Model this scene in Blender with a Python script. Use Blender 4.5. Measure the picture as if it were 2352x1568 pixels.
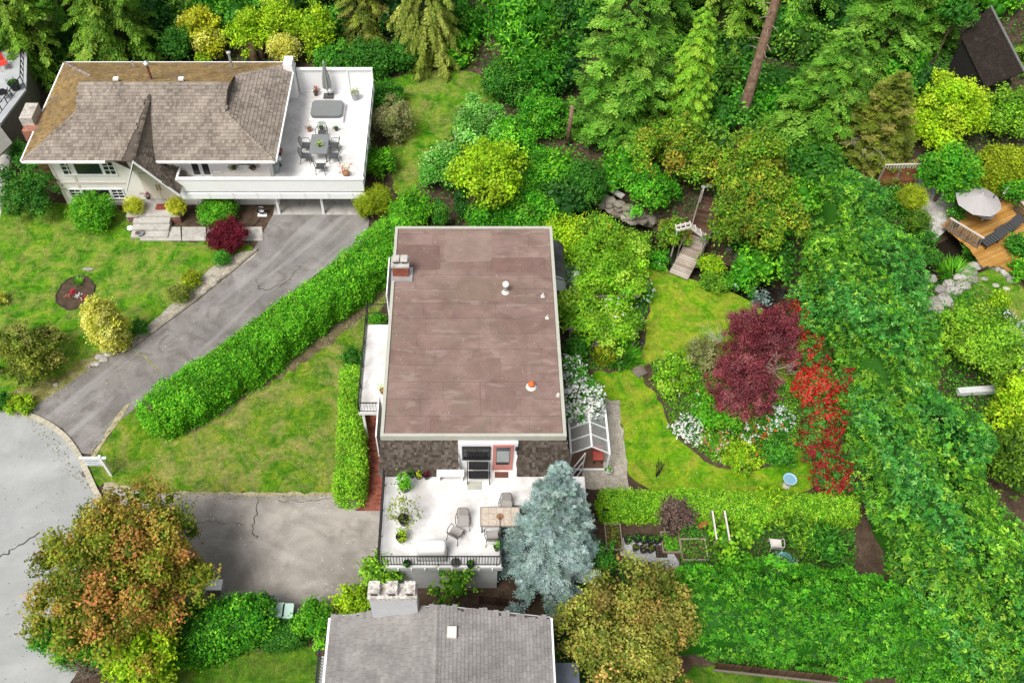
import bpy, math, random
import numpy as np
from mathutils import Vector, Matrix

random.seed(7)
rng = np.random.default_rng(7)
for o in list(bpy.data.objects):
    bpy.data.objects.remove(o)
scene = bpy.context.scene
col = scene.collection
R = math.radians

# ------------------------------------------------------------------ camera
F, CX, CY, DEP, CAMZ = 2100.0, 1090.0, 784.0, 53.0, 40.0     # pixels of a 2352 x 1568 picture
cam = bpy.data.cameras.new('camera')
cam.sensor_width = 36.0
cam.lens = F / 2352 * 36
cam.shift_x = (1176 - CX) / 2352
cam.clip_end = 2000
camo = bpy.data.objects.new('camera', cam)
camo.location = (0, 0, CAMZ)
camo.rotation_euler = (R(90 - DEP), 0, 0)
col.objects.link(camo)
scene.camera = camo

# ------------------------------------------------------------------ sky, sun, exposure
SUN_EL, SUN_AZ = 58.0, -140.0         # soft light from the left, slightly behind the camera
w = bpy.data.worlds.new('World')
scene.world = w
w.use_nodes = True
nt = w.node_tree
bg = nt.nodes['Background']
sky = nt.nodes.new('ShaderNodeTexSky')
sky.sky_type = 'NISHITA'
sky.sun_disc = False
sky.sun_elevation = R(SUN_EL)
sky.sun_rotation = R(SUN_AZ)
sky.air_density = 1.0
sky.dust_density = 4.0
hs = nt.nodes.new('ShaderNodeHueSaturation')
hs.inputs['Saturation'].default_value = 0.22      # an overcast, nearly white sky
nt.links.new(sky.outputs[0], hs.inputs['Color'])
nt.links.new(hs.outputs[0], bg.inputs[0])
bg.inputs[1].default_value = 0.1
sun = bpy.data.lights.new('sun', 'SUN')
sun.energy = 2.2
sun.angle = R(22)
sun.color = (1.0, 0.96, 0.9)
suno = bpy.data.objects.new('sun', sun)
az, el = R(SUN_AZ), R(SUN_EL)
sdir = Vector((math.sin(az) * math.cos(el), math.cos(az) * math.cos(el), math.sin(el)))
suno.rotation_euler = sdir.to_track_quat('Z', 'Y').to_euler()
suno.location = (0, 30, 60)
col.objects.link(suno)
vs = scene.view_settings
vs.view_transform = 'Standard'
vs.look = 'None'
vs.gamma = 1.0
vs.use_curve_mapping = False
vs.exposure = 0.64
scene.render.engine = 'CYCLES'
scene.cycles.max_bounces = 6
scene.cycles.diffuse_bounces = 3
scene.cycles.transmission_bounces = 4

# ------------------------------------------------------------------ survey helpers: photograph position -> place on the site
_d = R(DEP)
FW = np.array([0, math.cos(_d), -math.sin(_d)]); UP = np.array([0, math.sin(_d), math.cos(_d)])
def ray(u, v):
    return FW * F + np.array([u - CX, 0, 0]) - UP * (v - CY)
def G(u, v, z=0.0):
    r = ray(u, v); t = (z - CAMZ) / r[2]
    return Vector((r[0] * t, r[1] * t, z))
def WY(u, v, y):
    r = ray(u, v); t = y / r[1]
    return Vector((r[0] * t, y, CAMZ + r[2] * t))
def ppm(p):
    return F / (np.array([p[0], p[1], p[2] - CAMZ]) @ FW)

# ------------------------------------------------------------------ materials
MATS = {}
def newmat(name):
    m = bpy.data.materials.new(name); m.use_nodes = True
    MATS[name] = m
    return m, m.node_tree, m.node_tree.nodes['Principled BSDF']
def N(nt, typ, **kw):
    n = nt.nodes.new('ShaderNode' + typ)
    for k, v in kw.items(): setattr(n, k, v)
    return n
def c4(c): return (c[0], c[1], c[2], 1)
def ramp(nt, stops):
    r = N(nt, 'ValToRGB'); e = r.color_ramp.elements
    e[0].position, e[0].color = stops[0][0], c4(stops[0][1])
    e[1].position, e[1].color = stops[-1][0], c4(stops[-1][1])
    for p, c in stops[1:-1]:
        q = e.new(p); q.color = c4(c)
    return r
def noise(nt, scale, detail=4, rough=.55, vec=None, distort=0.0):
    n = N(nt, 'TexNoise'); n.inputs['Scale'].default_value = scale
    n.inputs['Detail'].default_value = detail; n.inputs['Roughness'].default_value = rough
    n.inputs['Distortion'].default_value = distort
    if vec: nt.links.new(vec, n.inputs['Vector'])
    return n
def pos(nt): return N(nt, 'NewGeometry').outputs['Position']
def mixc(nt, fac, a, b, mode='MIX'):
    m = N(nt, 'Mix', data_type='RGBA', blend_type=mode)
    for s, v in ((0, fac), (6, a), (7, b)):
        if hasattr(v, 'is_output'): nt.links.new(v, m.inputs[s])
        elif s == 0: m.inputs[0].default_value = v
        else: m.inputs[s].default_value = c4(v)
    return m.outputs[2]
def bump(nt, b, h, strength=.4, dist=.02):
    n = N(nt, 'Bump'); n.inputs['Strength'].default_value = strength; n.inputs['Distance'].default_value = dist
    nt.links.new(h, n.inputs['Height']); nt.links.new(n.outputs[0], b.inputs['Normal'])
def surf(name, stops, scale=1.5, fine=25, finew=.35, rough=.85, bumps=.3, spec=.3, metal=0.0, stain=None):
    """mottled surface: broad noise through a ramp, times a fine grain"""
    m, nt, b = newmat(name); p = pos(nt)
    n1 = noise(nt, scale, 6, .62, p, .4); r1 = ramp(nt, stops); nt.links.new(n1.outputs[0], r1.inputs[0])
    n2 = noise(nt, fine, 3, .6, p)
    r2 = ramp(nt, [(.3, (1 - finew,) * 3), (.7, (1 + finew * .6,) * 3)]); nt.links.new(n2.outputs[0], r2.inputs[0])
    c = mixc(nt, 1.0, r1.outputs[0], r2.outputs[0], 'MULTIPLY')
    if stain:
        sc, lo, hi, scol, amt = stain
        n3 = noise(nt, sc, 5, .6, p, .8); r3 = ramp(nt, [(lo, (0, 0, 0)), (hi, (amt,) * 3)]); nt.links.new(n3.outputs[0], r3.inputs[0])
        c = mixc(nt, r3.outputs[0], c, scol)
    nt.links.new(c, b.inputs['Base Color'])
    b.inputs['Roughness'].default_value = rough; b.inputs['Specular IOR Level'].default_value = spec
    b.inputs['Metallic'].default_value = metal
    if bumps: bump(nt, b, n2.outputs[0], bumps, .02)
    return m
def plain(name, c, rough=.6, metal=0.0, var=.12, spec=.4):
    return surf(name, [(.3, [x * (1 - var) for x in c]), (.7, [min(1, x * (1 + var)) for x in c])], 3, 40, var * .6, rough, 0, spec, metal)
def pieces(name, cols, rough=.9, bumps=.5, grain=60, moss=None):
    """colour picked per piece: object random (own objects) or the 'rnd' attribute (joined pieces)"""
    m, nt, b = newmat(name); p = pos(nt)
    oi = N(nt, 'ObjectInfo'); at = N(nt, 'Attribute', attribute_name='rnd')
    ad = N(nt, 'Math', operation='ADD'); nt.links.new(oi.outputs['Random'], ad.inputs[0]); nt.links.new(at.outputs['Fac'], ad.inputs[1])
    fr = N(nt, 'Math', operation='FRACT'); nt.links.new(ad.outputs[0], fr.inputs[0])
    k = len(cols); r = ramp(nt, [(i / (k - 1), c) for i, c in enumerate(cols)]); nt.links.new(fr.outputs[0], r.inputs[0])
    n2 = noise(nt, grain, 3, .6, p); r2 = ramp(nt, [(.3, (.7,) * 3), (.7, (1.15,) * 3)]); nt.links.new(n2.outputs[0], r2.inputs[0])
    c = mixc(nt, 1.0, r.outputs[0], r2.outputs[0], 'MULTIPLY')
    n4 = noise(nt, .7, 5, .65, p, .5); r4 = ramp(nt, [(.35, (.74, .74, .74)), (.65, (1.1, 1.1, 1.1))]); nt.links.new(n4.outputs[0], r4.inputs[0])
    c = mixc(nt, 1.0, c, r4.outputs[0], 'MULTIPLY')
    if moss:
        mc, sc, lo, hi = moss
        n3 = noise(nt, sc, 6, .7, p, .6); r3 = ramp(nt, [(lo, (0, 0, 0)), (hi, (1, 1, 1))]); nt.links.new(n3.outputs[0], r3.inputs[0])
        c = mixc(nt, r3.outputs[0], c, mc)
    nt.links.new(c, b.inputs['Base Color']); b.inputs['Roughness'].default_value = rough
    b.inputs['Specular IOR Level'].default_value = .2
    bump(nt, b, n2.outputs[0], bumps, .01)
    return m
def leafmat(name, trans=.3, rough=.6):
    m, nt, b = newmat(name)
    at = N(nt, 'Attribute', attribute_name='Col')
    nt.links.new(at.outputs['Color'], b.inputs['Base Color'])
    b.inputs['Roughness'].default_value = rough; b.inputs['Specular IOR Level'].default_value = .25
    tr = N(nt, 'BsdfTranslucent'); nt.links.new(at.outputs['Color'], tr.inputs[0])
    mx = N(nt, 'MixShader'); mx.inputs[0].default_value = trans
    out = nt.nodes['Material Output']
    nt.links.new(b.outputs[0], mx.inputs[1]); nt.links.new(tr.outputs[0], mx.inputs[2]); nt.links.new(mx.outputs[0], out.inputs[0])
    return m
def glassy(name, c, rough=.08):
    m, nt, b = newmat(name)
    b.inputs['Base Color'].default_value = c4(c); b.inputs['Roughness'].default_value = rough
    b.inputs['Specular IOR Level'].default_value = .6
    return m

LEAF = leafmat('leaf'); NEEDLE = leafmat('needle', .18, .7); PETAL = leafmat('petal', .25, .6)
BARK = surf('bark', [(.3, (.07, .045, .03)), (.7, (.19, .13, .09))], 4, 30, .5, .95, .8)
SNAG = surf('snag_bark', [(.3, (.16, .09, .06)), (.55, (.3, .19, .13)), (.75, (.4, .3, .23))], 3, 22, .5, .95, .9)
TWIG = surf('twig', [(.3, (.2, .15, .11)), (.7, (.36, .3, .25))], 4, 30, .3, .9, .3)
WHITE = plain('white_paint', (.82, .82, .82), .5, 0, .03)
WHITED = surf('white_deck_membrane', [(.36, (.56, .54, .525)), (.5, (.68, .67, .66)), (.6, (.75, .745, .74))], .7, 30, .06, .6, .05, .3, 0, (1.6, .56, .68, (.5, .46, .42), .5))
CREAM = plain('cream_stucco', (.8, .775, .73), .8, 0, .05)
PALEP = plain('pale_pink_trim', (.66, .58, .53), .7, 0, .05)
BLACK = plain('black_metal', (.025, .025, .028), .45, .3)
DGREY = plain('dark_grey_resin', (.07, .075, .075), .5)
MGREY = plain('mid_grey_vinyl', (.2, .21, .21), .55, 0, .06)
LGREY = plain('light_grey_paint', (.48, .49, .49), .6, 0, .06)
STEEL = plain('galvanised_steel', (.55, .57, .58), .35, .6, .08)
GLASS = glassy('window_glass', (.02, .024, .026))
CONC = surf('concrete', [(.3, (.36, .34, .31)), (.7, (.52, .5, .47))], 1.2, 30, .15, .9, .2, .3, 0, (2.5, .52, .7, (.2, .18, .15), .6))
KERB = surf('kerb_concrete', [(.3, (.36, .33, .25)), (.7, (.52, .48, .38))], 2, 30, .2, .9, .3)
BRICKP = pieces('brick_red', [(.18, .05, .035), (.3, .09, .06), (.36, .13, .08), (.24, .07, .05)])
STONE = pieces('fieldstone', [(.17, .145, .11), (.27, .235, .19), (.35, .315, .265), (.22, .19, .15)], .9, .8, 12)
PALESTONE = pieces('pale_rock', [(.28, .26, .235), (.4, .375, .34), (.48, .455, .42)], .9, .8, 9)
SOIL = surf('soil', [(.3, (.045, .028, .018)), (.55, (.09, .06, .04)), (.75, (.14, .1, .07))], 1.8, 22, .5, 1, .8)

# ------------------------------------------------------------------ object helpers
WL = {}
def link(o, parent=None):
    col.objects.link(o)
    if parent is not None: o.parent = parent
    return o
def wloc(o): return WL.get(o.name, Vector((0, 0, 0)))
def tag(o, label=None, cat=None, group=None, kind=None):
    if label: o['label'] = label
    if cat: o['category'] = cat
    if group: o['group'] = group
    if kind: o['kind'] = kind
    return o
def thing(name, label, cat, loc=(0, 0, 0), group=None):
    o = bpy.data.objects.new(name, None); o.empty_display_size = .3
    link(o); o.location = loc; WL[o.name] = Vector(loc)
    return tag(o, label, cat, group)
def mesh_obj(name, verts, faces, mat, parent=None, smooth=False, rnd=None):
    o0 = wloc(parent) if parent is not None else Vector((0, 0, 0))
    me = bpy.data.meshes.new(name)
    me.from_pydata([(v[0] - o0[0], v[1] - o0[1], v[2] - o0[2]) for v in verts], [], faces)
    if smooth: me.polygons.foreach_set('use_smooth', [True] * len(me.polygons))
    if rnd is not None:
        a = me.attributes.new('rnd', 'FLOAT', 'FACE'); a.data.foreach_set('value', rnd)
    me.materials.append(mat)
    o = bpy.data.objects.new(name, me); link(o, parent)
    WL[o.name] = o0.copy()
    return o
def copy_tree(o, parent=None):
    c = o.copy(); link(c); c.parent = parent
    WL[c.name] = wloc(o)
    for ch in [x for x in o.children]: copy_tree(ch, c)
    return c
class MB:
    def __init__(s): s.v = []; s.f = []; s.r = []
    def add(s, vs, fs):
        n = len(s.v); s.v += [tuple(v) for v in vs]; s.f += [tuple(i + n for i in f) for f in fs]
        s.r += [random.random()] * len(fs)
        return s
    def box(s, x0, x1, y0, y1, z0, z1):
        return s.add([(x0,y0,z0),(x1,y0,z0),(x1,y1,z0),(x0,y1,z0),(x0,y0,z1),(x1,y0,z1),(x1,y1,z1),(x0,y1,z1)],
                     [(0,3,2,1),(4,5,6,7),(0,1,5,4),(1,2,6,5),(2,3,7,6),(3,0,4,7)])
    def obox(s, c, size, M=None):
        hx, hy, hz = size[0] / 2, size[1] / 2, size[2] / 2
        vs = [Vector((x, y, z)) for z in (-hz, hz) for x, y in ((-hx, -hy), (hx, -hy), (hx, hy), (-hx, hy))]
        if M is not None: vs = [M @ v for v in vs]
        c = Vector(c)
        return s.add([v + c for v in vs], [(0,3,2,1),(4,5,6,7),(0,1,5,4),(1,2,6,5),(2,3,7,6),(3,0,4,7)])
    def bar(s, p, q, w, h=None, up=(0, 0, 1)):
        p, q = Vector(p), Vector(q); h = h or w; d = q - p; L = d.length
        d.normalize(); u = Vector(up)
        if abs(d.dot(u)) > .98: u = Vector((0, 1, 0))
        x = d.cross(u).normalized(); z = x.cross(d)
        M = Matrix((x, d, z)).transposed()
        return s.obox((p + q) / 2, (w, L, h), M)
    def tube(s, pts, r, n=6, cap=True):
        pts = [Vector(p) for p in pts]; k = len(pts)
        rr = r if hasattr(r, '__len__') else [r] * k
        vs = []; a0 = None
        for i, p in enumerate(pts):
            d = (pts[min(i + 1, k - 1)] - pts[max(i - 1, 0)]).normalized()
            u = Vector((0, 0, 1)) if abs(d.z) < .9 else Vector((1, 0, 0))
            x = d.cross(u).normalized() if a0 is None else (a0 - d * a0.dot(d)).normalized()
            a0 = x; y = d.cross(x)
            for j in range(n):
                a = 2 * math.pi * j / n
                vs.append(p + (x * math.cos(a) + y * math.sin(a)) * rr[i])
        fs = [(i*n+j, i*n+(j+1)%n, (i+1)*n+(j+1)%n, (i+1)*n+j) for i in range(k-1) for j in range(n)]
        if cap: fs += [tuple(range(n))[::-1], tuple((k-1)*n + j for j in range(n))]
        return s.add(vs, fs)
    def lathe(s, prof, c=(0, 0, 0), n=14):
        c = Vector(c); vs = []
        for r, z in prof:
            for j in range(n):
                a = 2 * math.pi * j / n; vs.append(c + Vector((r * math.cos(a), r * math.sin(a), z)))
        k = len(prof)
        fs = [(i*n+j, i*n+(j+1)%n, (i+1)*n+(j+1)%n, (i+1)*n+j) for i in range(k-1) for j in range(n)]
        fs += [tuple(range(n))[::-1], tuple((k-1)*n + j for j in range(n))]
        return s.add(vs, fs)
    def prism(s, poly, z0, z1):
        n = len(poly); vs = [(p[0], p[1], z0) for p in poly] + [(p[0], p[1], z1) for p in poly]
        return s.add(vs, [tuple(range(n))[::-1], tuple(range(n, 2*n))] + [(i, (i+1)%n, n+(i+1)%n, n+i) for i in range(n)])
    def poly(s, pts): return s.add(pts, [tuple(range(len(pts)))])
    def slab(s, pts, t, nrm=None):
        """polygon in space thickened by t against its normal"""
        P = [Vector(p) for p in pts]; n = len(P)
        nn = Vector(nrm) if nrm else (P[1] - P[0]).cross(P[2] - P[0]).normalized()
        Q = [p - nn * t for p in P]
        return s.add(P + Q, [tuple(range(n)), tuple(range(n, 2*n))[::-1]] + [(i, n+i, n+(i+1)%n, (i+1)%n) for i in range(n)])
    def blob(s, c, rad, seed=0, n=8, m=5, amp=.25):
        """a faceted, uneven stone"""
        rd = random.Random(seed); c = Vector(c); vs = []
        for i in range(m + 1):
            t = math.pi * i / m
            for j in range(n):
                a = 2 * math.pi * j / n + .3 * i; k = 1 + rd.uniform(-amp, amp)
                if i in (0, m): k = 1
                vs.append(c + Vector((rad[0]*math.sin(t)*math.cos(a)*k, rad[1]*math.sin(t)*math.sin(a)*k, rad[2]*math.cos(t)*(1 + rd.uniform(-amp, amp)*.5 if i not in (0, m) else 1))))
        fs = [(i*n+j, i*n+(j+1)%n, (i+1)*n+(j+1)%n, (i+1)*n+j) for i in range(m) for j in range(n)]
        return s.add(vs, [f[::-1] for f in fs])
    def build(s, name, mat, parent=None, smooth=False, rnd=False):
        return mesh_obj(name, s.v, s.f, mat, parent, smooth, s.r if rnd else None)
def structure(o): o['kind'] = 'structure'; return o

# ------------------------------------------------------------------ foliage
def unit(a): return a / np.maximum(np.linalg.norm(a, axis=-1, keepdims=True), 1e-9)
def rsph(n): return unit(rng.normal(size=(n, 3)))
class Wave:
    """smooth pseudo-noise in space, about -1..1"""
    def __init__(s, freq, k=7, seed=1):
        r = np.random.default_rng(seed); s.K = r.normal(size=(k, 3)) * freq; s.p = r.uniform(0, 6.28, k)
    def __call__(s, P): return np.sin(P @ s.K.T + s.p).sum(1) / math.sqrt(len(s.p)) * .8
class Fol:
    """collects kite-shaped leaves (one folded quad each) into ONE mesh with a colour per leaf"""
    def __init__(s): s.V = []; s.C = []; s.core = []
    def kites(s, P, A, Nn, W, C, wide=.45, fold=.12):
        Bv = unit(np.cross(Nn, A)) * W[:, None] * .5
        L = np.linalg.norm(A, axis=1, keepdims=True); Nu = unit(np.cross(A, Bv))
        mid = P + A * wide; lift = Nu * L * fold
        s.V.append(np.stack([P, mid + Bv + lift, P + A, mid - Bv + lift], 1)); s.C.append(np.repeat(C[:, None, :], 4, 1))
    def leaves(s, P, Nrm, size, asp, C, spread=.8, upw=.35):
        n = len(P); nn = unit(Nrm * .7 + rsph(n) * spread + np.array([0, 0, upw]))
        t = rsph(n) + Nrm * .25; t = unit(t - nn * (t * nn).sum(1, keepdims=True))
        L = size * rng.uniform(.7, 1.3, n)
        s.kites(P - t * L[:, None] * .5, t * L[:, None], nn, L * asp, C)
    def blobcore(s, c, r, color, n=7, m=5):
        b = MB(); b.blob(c, r, int(rng.integers(1e6)), n, m, .12); s.core.append((b.v, b.f, color))
    def build(s, name, mat, parent=None):
        o0 = wloc(parent) if parent is not None else Vector((0, 0, 0))
        V = np.concatenate([v.reshape(-1, 3) for v in s.V]) if s.V else np.zeros((0, 3))
        C = np.concatenate([c.reshape(-1, 3) for c in s.C]) if s.C else np.zeros((0, 3))
        nq = len(V) // 4
        cv, cf, cc = [], [], []; base = nq * 4
        for v, f, color in s.core:
            n0 = base + len(cv); cv += v; cf += [tuple(i + n0 for i in q) for q in f]; cc += [color] * len(v)
        if cv: V = np.concatenate([V, np.array(cv)]); C = np.concatenate([C, np.array(cc)])
        V = V - np.array(o0)
        nv = len(V); loops = np.concatenate([np.arange(nq * 4), np.array([i for q in cf for i in q], int)]) if cf else np.arange(nq * 4)
        tot = np.concatenate([np.full(nq, 4), np.array([len(q) for q in cf], int)]) if cf else np.full(nq, 4)
        st = np.concatenate([[0], np.cumsum(tot)[:-1]])
        me = bpy.data.meshes.new(name)
        me.vertices.add(nv); me.vertices.foreach_set('co', V.astype(np.float32).ravel())
        me.loops.add(len(loops)); me.loops.foreach_set('vertex_index', loops.astype(np.int32))
        me.polygons.add(len(tot)); me.polygons.foreach_set('loop_start', st.astype(np.int32))
        a = me.attributes.new('Col', 'FLOAT_COLOR', 'POINT')
        a.data.foreach_set('color', np.concatenate([np.clip(C, 0, 1), np.ones((nv, 1))], 1).astype(np.float32).ravel())
        me.update(calc_edges=True); me.materials.append(mat)
        o = bpy.data.objects.new(name, me); link(o, parent); WL[o.name] = o0.copy()
        return o
# palettes: list of (colour, weight); colours are reflectances
PAL = dict(
    hedge=[((.10, .40, .012), 3), ((.17, .52, .018), 3), ((.28, .6, .03), 1.2), ((.05, .25, .01), 1.5)],
    green=[((.055, .26, .018), 3), ((.10, .38, .025), 3), ((.19, .5, .04), 1.2), ((.03, .15, .012), 1.5)],
    emerald=[((.06, .33, .01), 3), ((.12, .46, .018), 3), ((.25, .58, .04), 1.3), ((.03, .18, .008), 1.5)],
    pale=[((.13, .44, .04), 3), ((.25, .58, .1), 2.4), ((.42, .7, .22), 1.1), ((.06, .26, .018), 1.3)],
    dark=[((.018, .095, .012), 3), ((.035, .16, .018), 3), ((.07, .23, .025), 1)],
    deep=[((.03, .15, .012), 3), ((.06, .24, .018), 3), ((.13, .36, .035), 1.2)],
    lime=[((.3, .54, .01), 3), ((.45, .66, .018), 3), ((.58, .72, .04), 1), ((.15, .36, .01), 1.5)],
    gold=[((.5, .54, .012), 3), ((.66, .66, .04), 3), ((.74, .74, .2), 1), ((.3, .38, .01), 1.4)],
    cream=[((.74, .72, .12), 3), ((.85, .83, .26), 2.5), ((.58, .6, .05), 2), ((.4, .44, .03), .7)],
    moss=[((.32, .42, .015), 3), ((.42, .52, .02), 3), ((.19, .28, .01), 2)],
    maple=[((.16, .24, .014), 3), ((.28, .35, .025), 3), ((.42, .31, .05), 2.2), ((.62, .25, .09), 1.3), ((.08, .16, .01), 1.5)],
    maplegreen=[((.14, .31, .016), 3), ((.25, .44, .025), 3), ((.42, .42, .035), 1.5), ((.54, .28, .05), .6), ((.05, .18, .012), 2)],
    mapleyel=[((.25, .3, .035), 3), ((.42, .43, .08), 3), ((.54, .38, .1), 1.3), ((.58, .26, .1), .5), ((.13, .19, .02), 1.6)],
    plum=[((.19, .03, .042), 3), ((.3, .065, .08), 3), ((.46, .16, .175), 1.7), ((.09, .016, .024), 1.5)],
    acer=[((.15, .008, .022), 3), ((.25, .015, .035), 3), ((.08, .006, .014), 2)],
    spruce=[((.22, .335, .305), 3), ((.36, .495, .465), 3), ((.55, .675, .645), 1.6), ((.09, .14, .115), 2)],
    fir=[((.08, .25, .016), 3), ((.16, .4, .03), 3), ((.29, .54, .065), 1.7), ((.03, .1, .008), 2)],
    cedar=[((.09, .22, .012), 3), ((.17, .34, .02), 3), ((.28, .44, .045), 1.3), ((.035, .1, .008), 2)],
    cedarlt=[((.16, .4, .02), 3), ((.28, .55, .03), 3), ((.4, .62, .05), 1.2), ((.06, .2, .012), 1.5)],
    weep=[((.27, .33, .045), 3), ((.39, .46, .085), 3), ((.15, .22, .025), 2)],
    olive=[((.14, .2, .018), 3), ((.24, .3, .03), 3), ((.34, .3, .08), 1.4), ((.07, .11, .012), 2)],
    tan=[((.28, .27, .11), 3), ((.4, .38, .18), 3), ((.18, .22, .055), 2)],
    purpl=[((.17, .11, .09), 3), ((.27, .19, .155), 3), ((.1, .065, .05), 2)],
    conhedge=[((.09, .31, .014), 3), ((.17, .44, .022), 3), ((.33, .58, .045), 1.4), ((.035, .15, .01), 2.6)],
    conhedge2=[((.05, .27, .03), 3), ((.1, .39, .055), 3), ((.22, .52, .11), 1.2), ((.025, .14, .016), 2.6)],
    laurel=[((.045, .24, .007), 3), ((.09, .35, .011), 3), ((.18, .46, .025), 1.2), ((.02, .13, .006), 1.8)],
    vine=[((.2, .5, .015), 3), ((.34, .64, .03), 3), ((.48, .7, .08), 1), ((.08, .27, .012), 1.5)],
    rhodo=[((.06, .22, .025), 3), ((.1, .32, .04), 2), ((.22, .36, .035), 1)],
)
WOOD = np.array((.03, .045, .012))      # twigs and old leaves inside a crown, coloured dark to stand for shade
def pick(pal, n, jit=.14):
    cs = np.array([c for c, _ in PAL[pal]]); ws = np.array([x for _, x in PAL[pal]], float)
    c = cs[rng.choice(len(cs), n, p=ws / ws.sum())]
    return c * rng.uniform(1 - jit, 1 + jit, (n, 1)) * rng.uniform(.93, 1.07, (n, 3))
def palmean(pal):
    cs = np.array([c for c, _ in PAL[pal]]); ws = np.array([x for _, x in PAL[pal]], float)
    return (cs * ws[:, None]).sum(0) / ws.sum()
def blobs_on(c, Rr, nb, rf, zmin=-.55, jit=.18):
    """lobe centres spread over an ellipsoid crown"""
    c = np.array(c, float); Rr = np.array(Rr, float)
    i = np.arange(nb) + .5; z = 1 - (1 - zmin) * i / nb; a = i * 2.39996 + rng.uniform(0, 6.28)
    d = np.stack([np.sqrt(np.maximum(0, 1 - z * z)) * np.cos(a), np.sqrt(np.maximum(0, 1 - z * z)) * np.sin(a), z], 1)
    d = d + rng.normal(size=d.shape) * jit
    rb = rf * (Rr.min() * Rr.max()) ** .5 * rng.uniform(.65, 1.3, nb)
    pc = c + d * np.maximum(.05, (Rr - rb[:, None] * .95)) * rng.uniform(.8, 1.06, (nb, 1))
    return pc, rb
def crown(fo, c, Rr, pal, leaf=.13, dens=240, nb=26, rf=.34, asp=.6, zmin=-.55, flower=None, core=True, sprig=5, sprigr=None, upw=.35, jit=.2, clumpvar=.3, loose=.16, midcore=True):
    pc, rb = blobs_on(c, Rr, nb, rf, zmin, jit)
    area = 4 * math.pi * (rb ** 2).sum() * .42
    leaf *= 1.14; ns = max(12, int(dens * .5 * area / sprig)); w_ = rb ** 2 / (rb ** 2).sum()
    b = rng.choice(nb, int(ns * 1.9), p=w_); d = rsph(len(b)); d[:, 2] += .25; d = unit(d)
    p = pc[b] + d * (rb[b] * (1.02 - .42 * rng.random(len(b)) ** 1.8 + np.where(rng.random(len(b)) < loose, rng.random(len(b)) * .45, 0)))[:, None]
    cc = np.array(c, float)
    out = unit((p - cc) / np.array(Rr))
    keep = ((d * out).sum(1) > -.25) & ((d[:, 2] > -.2) | (rng.random(len(d)) < .35)) & ~((d[:, 1] > .35) & (d[:, 2] < .25) & (rng.random(len(d)) < .55))
    p, d, b, out = p[keep], d[keep], b[keep], out[keep]
    dist = np.linalg.norm(p[:, None, :] - pc[None], axis=2) / rb[None]
    dist[np.arange(len(p)), b] = 9
    keep = dist.min(1) > .82
    p, d, b = p[keep][:ns], d[keep][:ns], b[keep][:ns]
    tb = 1 + rng.normal(size=nb) * clumpvar * .6; sp = rng.normal(size=nb)
    cs = (pick(pal, len(p), .18) * .5 + pick(pal, nb, .1)[b] * .5) * np.clip(tb, .55, 1.5)[b][:, None]
    k = sprig; sr = sprigr or leaf * .75
    P = np.repeat(p, k, 0) + rng.normal(size=(len(p) * k, 3)) * sr
    Nn = np.repeat(d, k, 0); C = np.repeat(cs, k, 0) * rng.uniform(.8, 1.22, (len(p) * k, 1))
    fo.leaves(P, Nn, leaf, asp, C, .85, upw)
    if core:
        cm = np.array(min((c_ for c_, _ in PAL[pal]), key=sum))       # the plant's darkest leaf tone, putting shade into the crown's gaps
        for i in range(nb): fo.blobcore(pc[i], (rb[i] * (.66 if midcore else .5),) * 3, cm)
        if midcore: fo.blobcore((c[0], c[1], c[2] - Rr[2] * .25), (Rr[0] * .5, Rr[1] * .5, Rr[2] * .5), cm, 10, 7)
    if flower:
        fcols, frac, fs, per = flower
        wb = rng.random(nb) ** 2 + .06; wq = wb[b]; n = min(int(len(p) * frac), len(p) - 1); q = rng.choice(len(p), n, replace=False, p=wq / wq.sum())
        P = np.repeat(p[q] + d[q] * leaf * .7, per, 0) + rng.normal(size=(n * per, 3)) * fs * .6
        fc = np.array(fcols)[rng.integers(0, len(fcols), n)]
        fo.leaves(P, np.repeat(d[q], per, 0), fs, .8, np.repeat(fc, per, 0) * rng.uniform(.75, 1.2, (n * per, 1)), .7, .5)
    return pc, rb
def limbs(mb, base, pc, r0, n=5, droop=.0):
    base = Vector(base); idx = list(range(len(pc))); random.shuffle(idx)
    top = Vector(pc.mean(0)); mid = base.lerp(top, .55)
    mb.tube([base - Vector((0, 0, .1)), base.lerp(mid, .5) + Vector((random.uniform(-.1, .1), random.uniform(-.1, .1), 0)), mid, top], [r0 * 1.25, r0, r0 * .8, r0 * .35], 7)
    for i in idx[:n]:
        q = Vector(pc[i]); s = base.lerp(top, random.uniform(.45, .8)); m = s.lerp(q, .5) + Vector((0, 0, .15))
        mb.tube([s, m, q], [r0 * .5, r0 * .3, r0 * .12], 5)
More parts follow.
